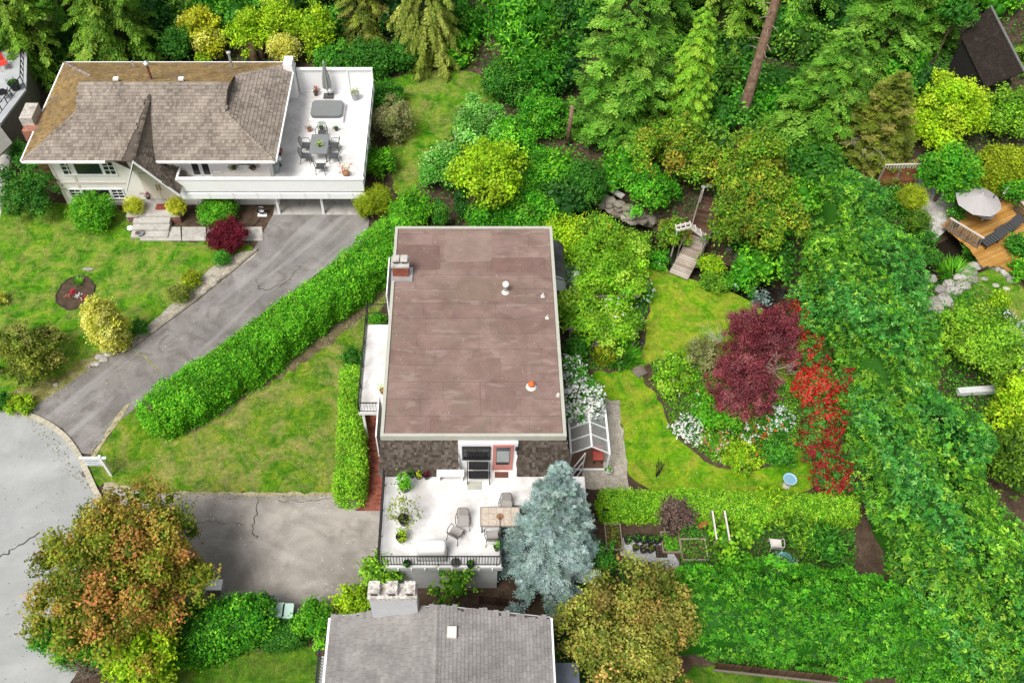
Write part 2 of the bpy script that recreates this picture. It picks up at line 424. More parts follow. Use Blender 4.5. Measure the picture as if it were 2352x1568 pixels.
def plant(name, label, cat, u, v, rpx, zc=None, ar=.85, pal='green', ry=1.0, group=None, trunk=None, base=None, foliage='foliage', petals=None, **kw):
    """shrub or tree whose crown is centred where the photograph shows it"""
    h = 1.0 if zc is None else zc
    for _ in range(4):
        c = G(u, v, h); s = ppm(c); rx = rpx / s; rz = rx * ar
        if zc is None: h = rz * .86
    Rr = (rx, rx * ry, rz)
    bs = Vector((c.x, c.y, 0)) if base is None else Vector(base)
    t = thing(name, label, cat, bs, group)
    nb = kw.pop('nb', int(np.clip(14 + 11 * rx, 14, 70)))
    fo = Fol(); lumps = kw.pop('lumps', 1)
    if lumps <= 1: pc, rb = crown(fo, c, Rr, pal, nb=nb, **kw)
    else:                                                  # billowing crown of several uneven masses
        pcs = []; a0 = rng.uniform(0, 6.28)
        for i in range(lumps):
            f = (.4 + .24 * rng.random()) * (1.12 if i == 0 else 1); rr = 0 if i == 0 else (.62 - .2 * f) * math.sqrt(rng.uniform(.45, 1.25)); a = a0 + 2.39996 * i + rng.normal() * .3
            ci = (c.x + rx * rr * math.cos(a), c.y + rx * ry * rr * math.sin(a), c.z + rz * (.32 - .75 * rr + rng.normal() * .2))
            pc, rb = crown(fo, ci, (rx * f * rng.uniform(.85, 1.2), rx * ry * f * rng.uniform(.85, 1.2), rz * f * rng.uniform(.9, 1.25)), pal, nb=max(12, int(nb * 1.5 / lumps)), midcore=False, **kw); pcs.append(pc)
        pc = np.concatenate(pcs)
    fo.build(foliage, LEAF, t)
    mb = MB(); limbs(mb, bs, pc, trunk or max(.03, rx * .06), 5 if rx > .8 else 3)
    mb.build('trunk' if trunk else 'stem', BARK, t)
    return t
def hedge(name, label, pts, wd, ht, pal, leaf=.12, dens=260, amp=.12, freq=1.3, p=4.5, z0=0.0, cat='hedge', group=None, asp=.6, sprig=5, mat=None, wvar=None, flat=0.0, upw=.35, corer=.86, top_pal=None, tuft=0.0):
    """clipped or loose hedge swept along a ground line; ht and wd may be lists along it"""
    pts = np.array([(q[0], q[1]) for q in pts], float); seg = np.linalg.norm(np.diff(pts, axis=0), axis=1); cum = np.concatenate([[0], np.cumsum(seg)]); L = cum[-1]
    hts = np.array(ht if hasattr(ht, '__len__') else [ht] * len(pts), float); wds = np.array(wd if hasattr(wd, '__len__') else [wd] * len(pts), float)
    def at(s):
        x = np.interp(s, cum, pts[:, 0]); y = np.interp(s, cum, pts[:, 1])
        e = .4; dx = np.interp(s + e, cum, pts[:, 0]) - np.interp(s - e, cum, pts[:, 0]); dy = np.interp(s + e, cum, pts[:, 1]) - np.interp(s - e, cum, pts[:, 1])
        t = unit(np.stack([dx, dy], 1)); return np.stack([x, y], 1), t, np.interp(s, cum, wds), np.interp(s, cum, hts)
    th = np.linspace(0, math.pi, 200); X, Z = np.cos(th), np.sin(th); k = (np.abs(X) ** p + np.abs(Z) ** p) ** (-1 / p); X, Z = X * k, Z * k
    mw, mh = wds.mean(), hts.mean(); arc = np.concatenate([[0], np.cumsum(np.hypot(np.diff(X) * mw / 2, np.diff(Z) * mh))])
    area = L * arc[-1] + mw * mh * 2; ns = int(dens * area / sprig)
    nend = int(ns * mw * mh * 1.6 / area); ncap = nend // 2
    s = rng.uniform(0, L, ns); a = np.interp(rng.random(ns) * arc[-1], arc, th)
    def sect(a, w_, h_):
        x, z = np.cos(a), np.sin(a); k = (np.abs(x) ** p + np.abs(z) ** p) ** (-1 / p); x, z = x * k, z * k
        nx, nz = np.sign(x) * np.abs(x) ** (p - 1) / (w_ / 2), np.abs(z) ** (p - 1) / h_
        nn = np.hypot(nx, nz); return x * w_ / 2, z * h_, nx / nn, nz / nn
    c, t, w_, h_ = at(s); x, z, nx, nz = sect(a, w_, h_)
    side = np.stack([t[:, 1], -t[:, 0]], 1)
    P = np.concatenate([c + side * x[:, None], (z0 + z)[:, None]], 1); Nn = np.concatenate([side * nx[:, None], nz[:, None]], 1)
    for e, sg in ((0.0, -1), (L, 1)):
        c, t, w_, h_ = at(np.full(ncap, e)); r = np.sqrt(rng.random(ncap)); x, z, _, _ = sect(rng.uniform(0, math.pi, ncap), w_, h_)
        x, z = x * r, z * r; side = np.stack([t[:, 1], -t[:, 0]], 1); bul = np.sqrt(np.maximum(0, 1 - r ** 2)) * mw * .25
        P = np.concatenate([P, np.concatenate([c + side * x[:, None] + t * sg * bul[:, None], (z0 + z)[:, None]], 1)])
        Nn = np.concatenate([Nn, np.concatenate([t * sg, np.zeros((ncap, 1)) + .2], 1)])
    Nn = unit(Nn); wv = Wave(freq, 8, int(rng.integers(1e6))); wv2 = Wave(freq * 3.1, 8, int(rng.integers(1e6)))
    disp = wv(P) * amp + wv2(P) * amp * .55 - rng.random(len(P)) ** 2 * min(amp * 1.2, .65)
    tone = 1 + .2 * wv2(P) + .15 * wv(P); P = P + Nn * disp[:, None]; P[:, 2] = np.maximum(P[:, 2], z0 + .04)
    cs = pick(pal, len(P), .16) * np.clip(tone, .6, 1.4)[:, None]
    if top_pal is not None:
        m = (wv(P) + .5 * rng.normal(size=len(P)) > .1) if tuft else (Nn[:, 2] > .7) & (rng.random(len(P)) < .75); cs[m] = pick(top_pal, int(m.sum()), .16)
    kp = ~((Nn[:, 1] > .3) & (Nn[:, 2] < .35) & (rng.random(len(P)) < .6)); P, Nn, cs = P[kp], Nn[kp], cs[kp]
    bs = Vector((pts[len(pts) // 2][0], pts[len(pts) // 2][1], z0))
    tt = thing(name, label, cat, bs, group); fo = Fol()
    PP = np.repeat(P, sprig, 0) + rng.normal(size=(len(P) * sprig, 3)) * leaf * .8; PP[:, 2] = np.maximum(PP[:, 2], z0 + .03)
    if tuft:
        nn = np.repeat(Nn, sprig, 0); tl = tuft * rng.uniform(.6, 1.2, len(PP)) * np.repeat(rng.uniform(.55, 1.35, len(P)), sprig); tip = np.repeat(unit(rsph(len(P)) * .7 + Nn * .8 + np.array([0, -.15, .15])), sprig, 0)
        m_ = unit(rsph(len(P)) * .45 + Nn * .35 + np.array([0, -.1, .8])); t0 = unit(np.cross(np.cross(m_, unit(rsph(len(P)) * .7 + Nn)), m_)); fan_ = np.tile(np.linspace(-1.25, 1.25, sprig), len(P)) + rng.normal(size=len(PP)) * .15
        T0 = np.repeat(t0, sprig, 0); M0 = np.repeat(m_, sprig, 0); A = unit(T0 * np.cos(fan_)[:, None] + np.cross(M0, T0) * np.sin(fan_)[:, None] + rsph(len(PP)) * .12) * (tl * (1.15 - .35 * np.abs(fan_)))[:, None]
        fo.kites(np.repeat(P, sprig, 0) + rng.normal(size=(len(PP), 3)) * .05, A, unit(M0 + rsph(len(PP)) * .25), tl * asp, np.repeat(cs, sprig, 0) * rng.uniform(.75, 1.25, (len(PP), 1)), .45, .08)
    else: fo.leaves(PP, np.repeat(Nn, sprig, 0), leaf, asp, np.repeat(cs, sprig, 0) * rng.uniform(.8, 1.22, (len(PP), 1)), .85, upw)
    # inner mass, its shade painted in with the darkest leaf tone
    m = max(4, int(L / .6)); ss = np.linspace(.1, L - .1, m); c, t, w_, h_ = at(ss); side = np.stack([t[:, 1], -t[:, 0]], 1); K = 13; cv, cf = [], []
    aa = np.linspace(0, math.pi, K)
    for i in range(m):
        x, z, nx, nz = sect(aa, w_[i] * corer, h_[i] * corer)
        for j in range(K): cv.append((c[i, 0] + side[i, 0] * x[j], c[i, 1] + side[i, 1] * x[j], z0 + z[j] + .01))
    cva = np.array(cv); cc0 = cva.mean(0); cva[:, 2] += wv(cva) * amp * .4 * (cva[:, 2] > z0 + .3); cva[:, :2] += np.stack([wv(cva), wv2(cva)], 1) * amp * .4; cv = [tuple(q) for q in cva]
    for i in range(m - 1):
        for j in range(K - 1): cf.append((i*K+j, i*K+j+1, (i+1)*K+j+1, (i+1)*K+j))
    cf += [tuple(range(K)), tuple((m-1)*K + j for j in range(K))[::-1]]
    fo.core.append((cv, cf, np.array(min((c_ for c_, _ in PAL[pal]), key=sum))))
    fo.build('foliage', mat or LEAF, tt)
    # upright stems of the whole hedge, joined in one mesh
    mb = MB(); q, t, _, _ = at(np.linspace(.4, L - .4, max(3, int(L / 1.2))))
    for i in range(len(q)): mb.tube([(q[i, 0], q[i, 1], z0 - .05), (q[i, 0] + .05, q[i, 1], z0 + mh * .7)], [.05, .03], 5)
    mb.build('branches', BARK, tt)
    return tt
def conifer(name, label, base, Ht, R0, z0=.6, pal='fir', nbr=130, style='fir', lean=(0, 0), group=None, power=.62, seed=0, tr=.22, leafk=1.0, cat='tree', frn=9, bare=0.0):
    base = Vector(base); t = thing(name, label, cat, base, group); fo = Fol(); tb = MB()
    i = np.arange(nbr); tt = (i + .5) / nbr; h = z0 + (Ht - z0) * tt ** 1.08
    tt = (h - z0) / (Ht - z0); Lb = (R0 * (1 - tt) ** power + .12) * rng.uniform(.72, 1.15, nbr); az = i * 2.39996 + rng.normal(size=nbr) * .25
    ax = np.stack([np.cos(az), np.sin(az), np.zeros(nbr)], 1); pr = np.stack([-np.sin(az), np.cos(az), np.zeros(nbr)], 1)
    up, dr = dict(fir=(.05, .38), cedar=(.12, .62), weep=(.1, .95), spruce=(.22, .3), upright=(.75, .2), pine=(.3, .3))[style]
    lx = np.array([lean[0], lean[1], 0.0])
    def spine(s, b):
        r = Lb[b] * s
        return np.array([base.x, base.y, base.z]) + lx * (h[b] / Ht)[:, None] + ax[b] * r[:, None] + np.stack([0*r, 0*r, h[b] + Lb[b] * (up * s - dr * s ** 2 + (.12 * s ** 4))], 1)
    hi = h > 9.0; bc = pick(pal, nbr, .2)
    nf = np.maximum(5, (frn * np.sqrt(Lb / R0 * 2.2))).astype(int); nf = np.where(hi & (Ht > 11), np.maximum(3, nf // 3), nf); B = np.repeat(np.arange(nbr), nf * 2)
    s = .18 + .82 * rng.random(len(B)) ** .8; sg = np.where(rng.random(len(B)) < .5, 1.0, -1.0)
    P = spine(s, B); e = .05; D = unit(spine(np.minimum(s + e, 1.05), B) - spine(s - e, B))
    fl = Lb[B] * (.26 if style == 'spruce' else .3) * (1.15 - .75 * s) * rng.uniform(.7, 1.25, len(B)) + (.12 if style == 'spruce' else .16)
    if style == 'spruce': fd = unit(D * .9 + pr[B] * sg[:, None] * .8 + rsph(len(B)) * .35 + np.array([0, 0, .1]))
    elif style == 'weep': fd = unit(D * .5 + pr[B] * sg[:, None] * .45 + np.array([0, 0, -.9]) + rsph(len(B)) * .25)
    elif style == 'cedar': fd = unit(D * .75 + pr[B] * sg[:, None] * .75 + np.array([0, 0, -.38]) + rsph(len(B)) * .3)
    else: fd = unit(D * .8 + pr[B] * sg[:, None] * .85 + np.array([0, 0, -.08]) + rsph(len(B)) * .25)
    fu = unit(np.cross(fd, np.cross(np.array([0, 0, 1.0]), fd) + rsph(len(B)) * .15))
    fc = pick(pal, len(B), .15) * .5 + bc[B] * .5
    # each frond: a row of paired leaflets along its axis
    k = int(7 * leafk); J = np.repeat(np.arange(len(B)), k); q = np.tile((np.arange(k) + .5) / k, len(B)); s2 = np.tile(np.where(np.arange(k) % 2 == 0, 1.0, -1.0), len(B))
    fs = np.cross(fd, fu); pp = P[J] + fd[J] * (fl[J] * q)[:, None]
    ll = fl[J] * ((.3 if style == 'spruce' else .42) - .2 * q) * rng.uniform(.75, 1.25, len(J)) + .05
    A = unit(fd[J] * .8 + fs[J] * s2[:, None] * .8 + rsph(len(J)) * .22 + (np.array([0, 0, .25]) if style == 'spruce' else np.array([0, 0, -.12 if style in ('cedar', 'weep') else 0])))
    fo.kites(pp, A * ll[:, None], unit(fu[J] + rsph(len(J)) * .35), ll * (.42 if style in ('fir', 'spruce', 'pine') else .45), fc[J] * rng.uniform(.78, 1.25, (len(J), 1)), .5, .08)
    # an inner cone of foliage with painted-in shade so that the trunk does not show through
    K = 9; cv, cf = [], []; lv = 7
    for a in range(lv):
        f = a / (lv - 1); rr = (R0 * (1 - f) ** power) * .42 + .05
        for j in range(K):
            an = 6.283 * j / K + a; cv.append((base.x + lx[0]*f + math.cos(an) * rr * random.uniform(.7, 1.2), base.y + lx[1]*f + math.sin(an) * rr * random.uniform(.7, 1.2), base.z + z0 * .9 + (Ht - z0) * f * .96 - rr * .3))
    for a in range(lv - 1):
        for j in range(K): cf.append((a*K+j, a*K+(j+1)%K, (a+1)*K+(j+1)%K, (a+1)*K+j))
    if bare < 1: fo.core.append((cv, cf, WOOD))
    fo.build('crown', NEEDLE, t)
    tb.tube([base - Vector((0, 0, .15)), base + Vector((lx[0]*.3, lx[1]*.3, Ht * .3)), base + Vector((lx[0], lx[1], Ht * .98))], [tr * 1.2, tr, tr * .15], 8)
    tb.build('trunk', BARK, t)
    return t
def blades(fo, c, r, n, L, wd, pal, splay=.6):
    """strap-leaved clump (iris, grass, fern blades)"""
    a = rng.uniform(0, 6.283, n); rr = r * np.sqrt(rng.random(n))
    P = np.stack([c[0] + rr * np.cos(a), c[1] + rr * np.sin(a), np.full(n, c[2])], 1)
    A = unit(np.stack([np.cos(a) * splay, np.sin(a) * splay, np.ones(n)], 1) + rng.normal(size=(n, 3)) * .25) * (L * rng.uniform(.6, 1.15, n))[:, None]
    fo.kites(P, A, unit(np.stack([np.cos(a), np.sin(a), np.full(n, .4)], 1)), np.full(n, wd), pick(pal, n), .4, .05)
def scatter_poly(poly, n):
    """n random points inside a ground polygon"""
    P = np.array([(p[0], p[1]) for p in poly]); lo, hi = P.min(0), P.max(0); out = np.zeros((0, 2))
    while len(out) < n:
        q = rng.uniform(lo, hi, (n * 2, 2)); out = np.concatenate([out, q[inpoly(q, P)]])
    return out[:n]
def inpoly(q, P):
    r = np.zeros(len(q), bool); j = len(P) - 1
    for i in range(len(P)):
        c = ((P[i, 1] > q[:, 1]) != (P[j, 1] > q[:, 1])) & (q[:, 0] < (P[j, 0] - P[i, 0]) * (q[:, 1] - P[i, 1]) / (P[j, 1] - P[i, 1] + 1e-12) + P[i, 0])
        r ^= c; j = i
    return r
# ================================================================== THE SETTING
def chaikin(P, n=2, closed=True):
    for _ in range(n):
        Q = []
        for i in range(len(P) if closed else len(P) - 1):
            a, b = Vector(P[i]), Vector(P[(i + 1) % len(P)])
            Q += [a.lerp(b, .25), a.lerp(b, .75)]
        P = Q if closed else [Vector(P[0])] + Q + [Vector(P[-1])]
    return P
def outline(px, soft=2, jit=.06, step=.35):
    P = [G(u, v) for u, v in px]
    if soft: P = chaikin(P, soft)
    Q = []
    for i in range(len(P)):
        a, b = P[i], P[(i + 1) % len(P)]; k = max(1, int((b - a).length / step))
        for j in range(k):
            q = a.lerp(b, j / k); Q.append(Vector((q.x + random.gauss(0, jit), q.y + random.gauss(0, jit), 0)))
    return Q
def sheet(name, px, z, mat, soft=2, jit=.06, **kw):
    P = outline(px, soft, jit)
    mb = MB(); mb.poly([(p.x, p.y, z) for p in P])
    o = mb.build(name, mat)
    if o.data.polygons[0].normal.z < 0: o.data.flip_normals()
    return structure(o), P

def grass_mat(name, stops, dry, dryamt, shade=1.0):
    m, nt, b = newmat(name); p = pos(nt)
    n1 = noise(nt, 1.1, 8, .75, p, .9); r1 = ramp(nt, stops); nt.links.new(n1.outputs[0], r1.inputs[0])
    n3 = noise(nt, .5, 8, .78, p, 1.3); r3 = ramp(nt, [(.44, (0, 0, 0)), (.62, (dryamt,) * 3)]); nt.links.new(n3.outputs[0], r3.inputs[0])
    c = mixc(nt, r3.outputs[0], r1.outputs[0], dry)
    n4 = noise(nt, 4.2, 7, .8, p, .5); r4 = ramp(nt, [(.32, (.62,) * 3), (.66, (1.3,) * 3)]); nt.links.new(n4.outputs[0], r4.inputs[0])
    c = mixc(nt, 1, c, r4.outputs[0], 'MULTIPLY')
    n2 = noise(nt, 28, 3, .7, p); r2 = ramp(nt, [(.3, (.6,) * 3), (.7, (1.3,) * 3)]); nt.links.new(n2.outputs[0], r2.inputs[0])
    c = mixc(nt, 1, c, r2.outputs[0], 'MULTIPLY')
    nt.links.new(c, b.inputs['Base Color']); b.inputs['Roughness'].default_value = .95; b.inputs['Specular IOR Level'].default_value = .1
    bump(nt, b, n2.outputs[0], .8, .04)
    return m
GR_FRONT = grass_mat('grass_front', [(.38, (.03, .125, .004)), (.48, (.065, .215, .007)), (.56, (.12, .275, .011)), (.64, (.22, .31, .025))], (.34, .29, .09), .6)
GR_MID = grass_mat('grass_middle', [(.38, (.035, .13, .005)), (.48, (.08, .2, .008)), (.56, (.15, .25, .014)), (.64, (.26, .28, .035))], (.35, .28, .11), .65)
GR_GARD = grass_mat('grass_garden', [(.38, (.05, .2, .004)), (.48, (.1, .28, .006)), (.56, (.17, .34, .008)), (.64, (.28, .37, .018))], (.4, .34, .05), .6)
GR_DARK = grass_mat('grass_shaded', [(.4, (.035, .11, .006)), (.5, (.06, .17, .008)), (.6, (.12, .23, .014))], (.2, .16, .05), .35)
GRAVEL = surf('gravel', [(.3, (.3, .26, .2)), (.6, (.45, .41, .35))], 3, 18, .45, .95, .8)
ROADM = surf('road_asphalt', [(.3, (.27, .28, .275)), (.55, (.32, .33, .325)), (.75, (.37, .375, .37))], .45, 30, .1, .9, .15, .2, 0, (.8, .58, .75, (.24, .25, .25), .6))
DRVM = surf('drive_asphalt', [(.3, (.14, .13, .125)), (.5, (.21, .195, .185)), (.72, (.29, .272, .26))], .5, 22, .18, .9, .2, .2, 0, (.9, .5, .66, (.12, .105, .095), .7))
def streaks(m, ang, sx, sy, lo, hi, c, amt):
    """tyre-worn bands running along a driveway"""
    nt = m.node_tree; b = nt.nodes['Principled BSDF']; old = b.inputs['Base Color'].links[0].from_socket
    mp = N(nt, 'Mapping', vector_type='TEXTURE'); mp.inputs['Rotation'].default_value = (0, 0, ang); mp.inputs['Scale'].default_value = (1 / sx, 1 / sy, 1); nt.links.new(pos(nt), mp.inputs['Vector'])
    n = noise(nt, 1.0, 5, .6, mp.outputs[0], .4); r = ramp(nt, [(lo, (0, 0, 0)), (hi, (amt,) * 3)]); nt.links.new(n.outputs[0], r.inputs[0])
    nt.links.new(mixc(nt, r.outputs[0], old, c), b.inputs['Base Color'])
streaks(DRVM, R(52), .1, 1.0, .5, .64, (.33, .32, .315), .5)
DRVM2 = surf('court_asphalt', [(.38, (.22, .2, .178)), (.5, (.29, .265, .238)), (.62, (.37, .34, .305))], .32, 22, .15, .9, .2, .2, 0, (.4, .5, .72, (.14, .12, .1), .75))
streaks(DRVM2, R(-15), .22, .5, .5, .7, (.42, .39, .36), .75); streaks(DRVM2, R(40), .5, .6, .56, .7, (.16, .14, .12), .55); streaks(ROADM, R(20), .2, .4, .5, .7, (.42, .43, .42), .6)
WATER = glassy('stream_water', (.02, .016, .012), .05)

# the ground, with the ravine of the stream cut into it
STREAM_PX = [(1330, 395), (1385, 455), (1440, 505), (1500, 530), (1560, 560), (1640, 600), (1700, 625), (1770, 660), (1860, 690), (1960, 700), (2060, 660), (2140, 600), (2200, 560), (2290, 520), (2400, 500)]
STREAM = np.array([tuple(G(u, v))[:2] for u, v in STREAM_PX])
def stream_dist(P):
    d = np.full(len(P), 1e9)
    for a, b in zip(STREAM[:-1], STREAM[1:]):
        ab = b - a; t = np.clip(((P - a) @ ab) / (ab @ ab), 0, 1); d = np.minimum(d, np.linalg.norm(P - a - t[:, None] * ab, axis=1))
    return d
def axis(lo, hi, step, far):
    a = list(np.arange(lo, hi + .01, step)); x = step; lo_, hi_ = [], []
    while a[-1] + x < far: hi_.append(a[-1] + x); a.append(a[-1] + x); x *= 1.5
    x = step; b = lo
    while b - x > -far: b -= x; lo_.append(b); x *= 1.5
    return np.array(lo_[::-1] + a)
xs, ys = axis(-45, 45, .9, 900), axis(0, 72, .9, 900)
XX, YY = np.meshgrid(xs, ys); PP = np.stack([XX.ravel(), YY.ravel()], 1)
dd = stream_dist(PP); zz = -1.15 * np.clip(1.35 - dd / 1.5, 0, 1) ** .8
hm = Wave(.8, 8, 5)(np.concatenate([PP, np.zeros((len(PP), 1))], 1)); away = np.clip((np.abs(PP[:, 1] - 30) - 25) / 20, 0, 1)
zz = zz - .02 + away * (1 + hm) * .3
nx_ = len(xs); fs = [(j*nx_+i, j*nx_+i+1, (j+1)*nx_+i+1, (j+1)*nx_+i) for j in range(len(ys)-1) for i in range(nx_-1)]
structure(mesh_obj('ground', np.concatenate([PP, zz[:, None]], 1).tolist(), fs, SOIL, None, True))
mb = MB(); S3 = chaikin([(p[0], p[1], -.85) for p in STREAM], 2, False)
SS = []
for i, a in enumerate(S3):
    t = (S3[min(i + 1, len(S3) - 1)] - S3[max(i - 1, 0)]).normalized(); SS.append(Vector((t.y, -t.x, 0)) * 1.3)
for i in range(len(S3) - 1): mb.poly([S3[i] - SS[i], S3[i] + SS[i], S3[i + 1] + SS[i + 1], S3[i + 1] - SS[i + 1]])
structure(mb.build('stream', WATER))

LAWN = {}
def lawn(name, px, mat, z=.008, soft=2):
    o, P = sheet(name, px, z, mat, soft, .07); LAWN[name] = P
lawn('lawn_front', [(-60, 500), (30, 470), (130, 462), (330, 490), (330, 556), (560, 556), (585, 572), (525, 612), (440, 680), (300, 788), (180, 868), (90, 925), (60, 948), (-60, 935)], GR_FRONT, soft=1)
lawn('lawn_middle', [(205, 1058), (250, 1000), (290, 930), (420, 960), (860, 600), (900, 640), (885, 700), (850, 730), (850, 860), (850, 1134), (600, 1134), (360, 1131), (246, 1116), (222, 1112), (206, 1080)], GR_MID, soft=1)
lawn('lawn_garden', [(1440, 590), (1500, 600), (1540, 630), (1640, 655), (1720, 690), (1800, 740), (1870, 860), (1900, 1000), (1900, 1150), (1430, 1150), (1428, 930), (1310, 860), (1320, 830), (1440, 830), (1455, 760), (1490, 700)], GR_GARD)
lawn('lawn_back', [(845, 195), (900, 178), (1000, 160), (1090, 160), (1150, 205), (1140, 255), (1070, 260), (1030, 330), (980, 420), (900, 470), (900, 330), (850, 250)], GR_FRONT)
sheet('neighbour_gravel', [(2085, 395), (2160, 400), (2200, 470), (2170, 540), (2130, 560), (2090, 480)], .014, surf('pale_gravel', [(.38, (.3, .28, .25)), (.6, (.55, .53, .5))], 2.5, 14, .4, .95, .6), 1, .08)
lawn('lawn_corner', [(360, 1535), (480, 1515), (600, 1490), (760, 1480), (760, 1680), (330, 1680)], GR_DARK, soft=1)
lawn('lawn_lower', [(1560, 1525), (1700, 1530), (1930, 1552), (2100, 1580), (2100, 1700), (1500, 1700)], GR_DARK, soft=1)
lawn('lawn_neighbour', [(2140, 735), (2200, 680), (2240, 625), (2300, 615), (2360, 660), (2360, 760), (2260, 800), (2160, 790)], GR_FRONT)
_, ROADP = sheet('road', [(-90, 925), (0, 944), (62, 952), (110, 972), (155, 1005), (190, 1060), (208, 1100), (228, 1145), (300, 1250), (260, 1420), (100, 1660), (-200, 1660), (-250, 1000)], .012, ROADM, 1, .02)
sheet('driveway_left', [(630, 488), (850, 488), (845, 530), (822, 562), (312, 935), (250, 990), (208, 1042), (178, 1040), (145, 985), (70, 945), (90, 925), (200, 852), (300, 787), (430, 690), (530, 612), (585, 570), (612, 520)], .016, DRVM, 0, .02)
sheet('driveway_right', [(236, 1118), (360, 1134), (770, 1137), (845, 1150), (882, 1150), (878, 1340), (820, 1360), (700, 1440), (480, 1440), (300, 1300), (250, 1180)], .02, DRVM2, 0, .02)
sheet('lawn_edge', [(205, 1048), (228, 1018), (262, 965), (292, 926), (300, 930), (272, 968), (238, 1022), (216, 1052)], .022, surf('dry_edge', [(.3, (.26, .22, .12)), (.7, (.46, .42, .28))], 3, 25, .4, 1, .4), 1, .04)
sheet('lawn_edge', [(240, 1108), (360, 1127), (560, 1131), (770, 1131), (772, 1138), (560, 1138), (360, 1134), (240, 1118)], .024, MATS['dry_edge'], 0, .04)
sheet('border_strip', [(582, 574), (596, 580), (545, 618), (455, 690), (380, 742), (310, 795), (300, 785), (360, 730), (430, 668), (500, 600)], .02, GRAVEL, 1, .05)
sheet('border_bed', [(-30, 925), (60, 940), (130, 905), (215, 850), (295, 798), (285, 775), (215, 815), (120, 870), (30, 900)], .014, surf('dry_border', [(.3, (.12, .1, .04)), (.5, (.2, .2, .05)), (.7, (.4, .33, .2))], 1.6, 20, .4, 1, .6), 1, .08)
sheet('hedge_bed', [(420, 990), (560, 880), (700, 780), (820, 690), (890, 600), (898, 668), (845, 712), (765, 786), (640, 868), (540, 928), (440, 1000)], .014, surf('hedge_litter', [(.3, (.07, .05, .03)), (.5, (.14, .11, .06)), (.7, (.24, .2, .1))], 1.5, 18, .5, 1, .8), 1, .12)
sheet('island_bed', [(1480, 830), (1560, 815), (1640, 825), (1830, 880), (1848, 960), (1832, 1050), (1740, 1085), (1660, 1080), (1595, 1045), (1535, 980), (1510, 905), (1475, 880)], .016, SOIL, 2, .05)
sheet('greenhouse_gravel', [(1390, 915), (1422, 920), (1445, 1124), (1340, 1124), (1335, 1040), (1395, 1040)], .02, GRAVEL, 0, .05)
sheet('house_bed', [(1270, 540), (1480, 590), (1500, 700), (1460, 860), (1330, 850), (1400, 930), (1400, 1060), (1290, 1060)], .012, SOIL, 1, .08)
sheet('garden_plot', [(1370, 1190), (1960, 1190), (1960, 1330), (1370, 1330)], .012, SOIL, 0, .05)
sheet('garden_gravel', [(1425, 1235), (1520, 1235), (1560, 1290), (1560, 1312), (1460, 1312), (1425, 1270)], .018, surf('crushed_rock', [(.3, (.36, .36, .36)), (.7, (.52, .52, .53))], 3, 16, .4, .95, .7), 0, .03)
sheet('garden_gravel', [(1740, 1280), (1800, 1262), (1840, 1290), (1820, 1330), (1750, 1330)], .018, MATS['crushed_rock'], 1, .06)
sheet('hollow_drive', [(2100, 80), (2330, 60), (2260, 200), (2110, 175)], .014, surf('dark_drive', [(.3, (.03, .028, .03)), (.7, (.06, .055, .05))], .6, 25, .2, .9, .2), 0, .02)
sheet('neighbour_patio', [(2300, 760), (2380, 720), (2380, 900), (2340, 850)], .016, CONC, 0, .02)

# brick paver path between the clipped hedge and the house
path = thing('brick_path', 'narrow path of worn red brick pavers beside the shingled wall', 'path', G(860, 1050)); del path['category']; structure(path); del path['label']
mbb = MB(); k = 0
y = 19.95; row = 0
while y < 25.4:
    x = -5.7 + (.11 if row % 2 else 0)
    while x < -4.5:
        z1 = .03 + random.uniform(0, .008); mbb.box(x, x + .205, y, y + .1, .0, z1); x += .216
    y += .109; row += 1
tag(mbb.build('pavers', BRICKP, path, False, True), kind='stuff')
# concrete walk and steps to the white house
def slab_part(name, px, z, th, mat, parent=None):
    P = [G(u, v, z) for u, v in px]; mb = MB(); mb.prism(P if (P[1]-P[0]).cross(P[2]-P[1]).z > 0 else P[::-1], z - th, z)
    return mb.build(name, mat, parent)
walk = thing('front_walk', 'walk', 'path', G(400, 535)); del walk['label'], walk['category']; structure(walk)
for a, b in ((322, 416), (418, 474), (476, 540), (542, 604)):
    slab_part('paving_slab', [(a, 552), (b, 552), (b - 2 if b < 540 else b - 2, 521), (a, 521)], .06, .06, CONC, walk)
# kerb along the street
kerb = thing('kerb', 'k', 'kerb', G(190, 1060)); del kerb['label'], kerb['category']; structure(kerb)
kp = [G(u, v) for u, v in ((20, 946), (66, 953), (110, 972), (152, 1003), (178, 1040), (190, 1062), (205, 1095), (222, 1133), (240, 1160))]
kp = chaikin(kp, 2, False)
acc = 0; seg = [kp[0]]
for a, b in zip(kp[:-1], kp[1:]):
    acc += (b - a).length; seg.append(b)
    if acc > 2.3 or b == kp[-1]:
        mb = MB()
        for p, q in zip(seg[:-1], seg[1:]):
            d = (q - p).normalized(); mb.bar(p + d * .008 + Vector((0, 0, .05)), q - d * .004 + Vector((0, 0, .05)), .26, .13)
        mb.build('kerb_stone', KERB, kerb); seg = [b]; acc = 0
def crack(px, wd, mat, parent_name, z=.024):
    P0 = chaikin([G(u, v, z) for u, v in px], 1, False); P = [P0[0]]
    for a, b in zip(P0[:-1], P0[1:]):
        k = max(2, int((b - a).length / .18)); P += [a.lerp(b, (j + 1) / k) + Vector((random.gauss(0, .05), random.gauss(0, .05), 0)) for j in range(k)]
    mb = MB()
    for a, b in zip(P[:-1], P[1:]):
        a = a + Vector((random.gauss(0, .03), random.gauss(0, .03), 0)) * 0; t = (b - a).normalized(); s = Vector((t.y, -t.x, 0)) * wd * random.uniform(.4, 1)
        mb.poly([a - s, b - s, b + s, a + s])
    o = mb.build('crack', mat, bpy.data.objects[parent_name])
    for pl in o.data.polygons:
        if pl.normal.z < 0: pl.flip()
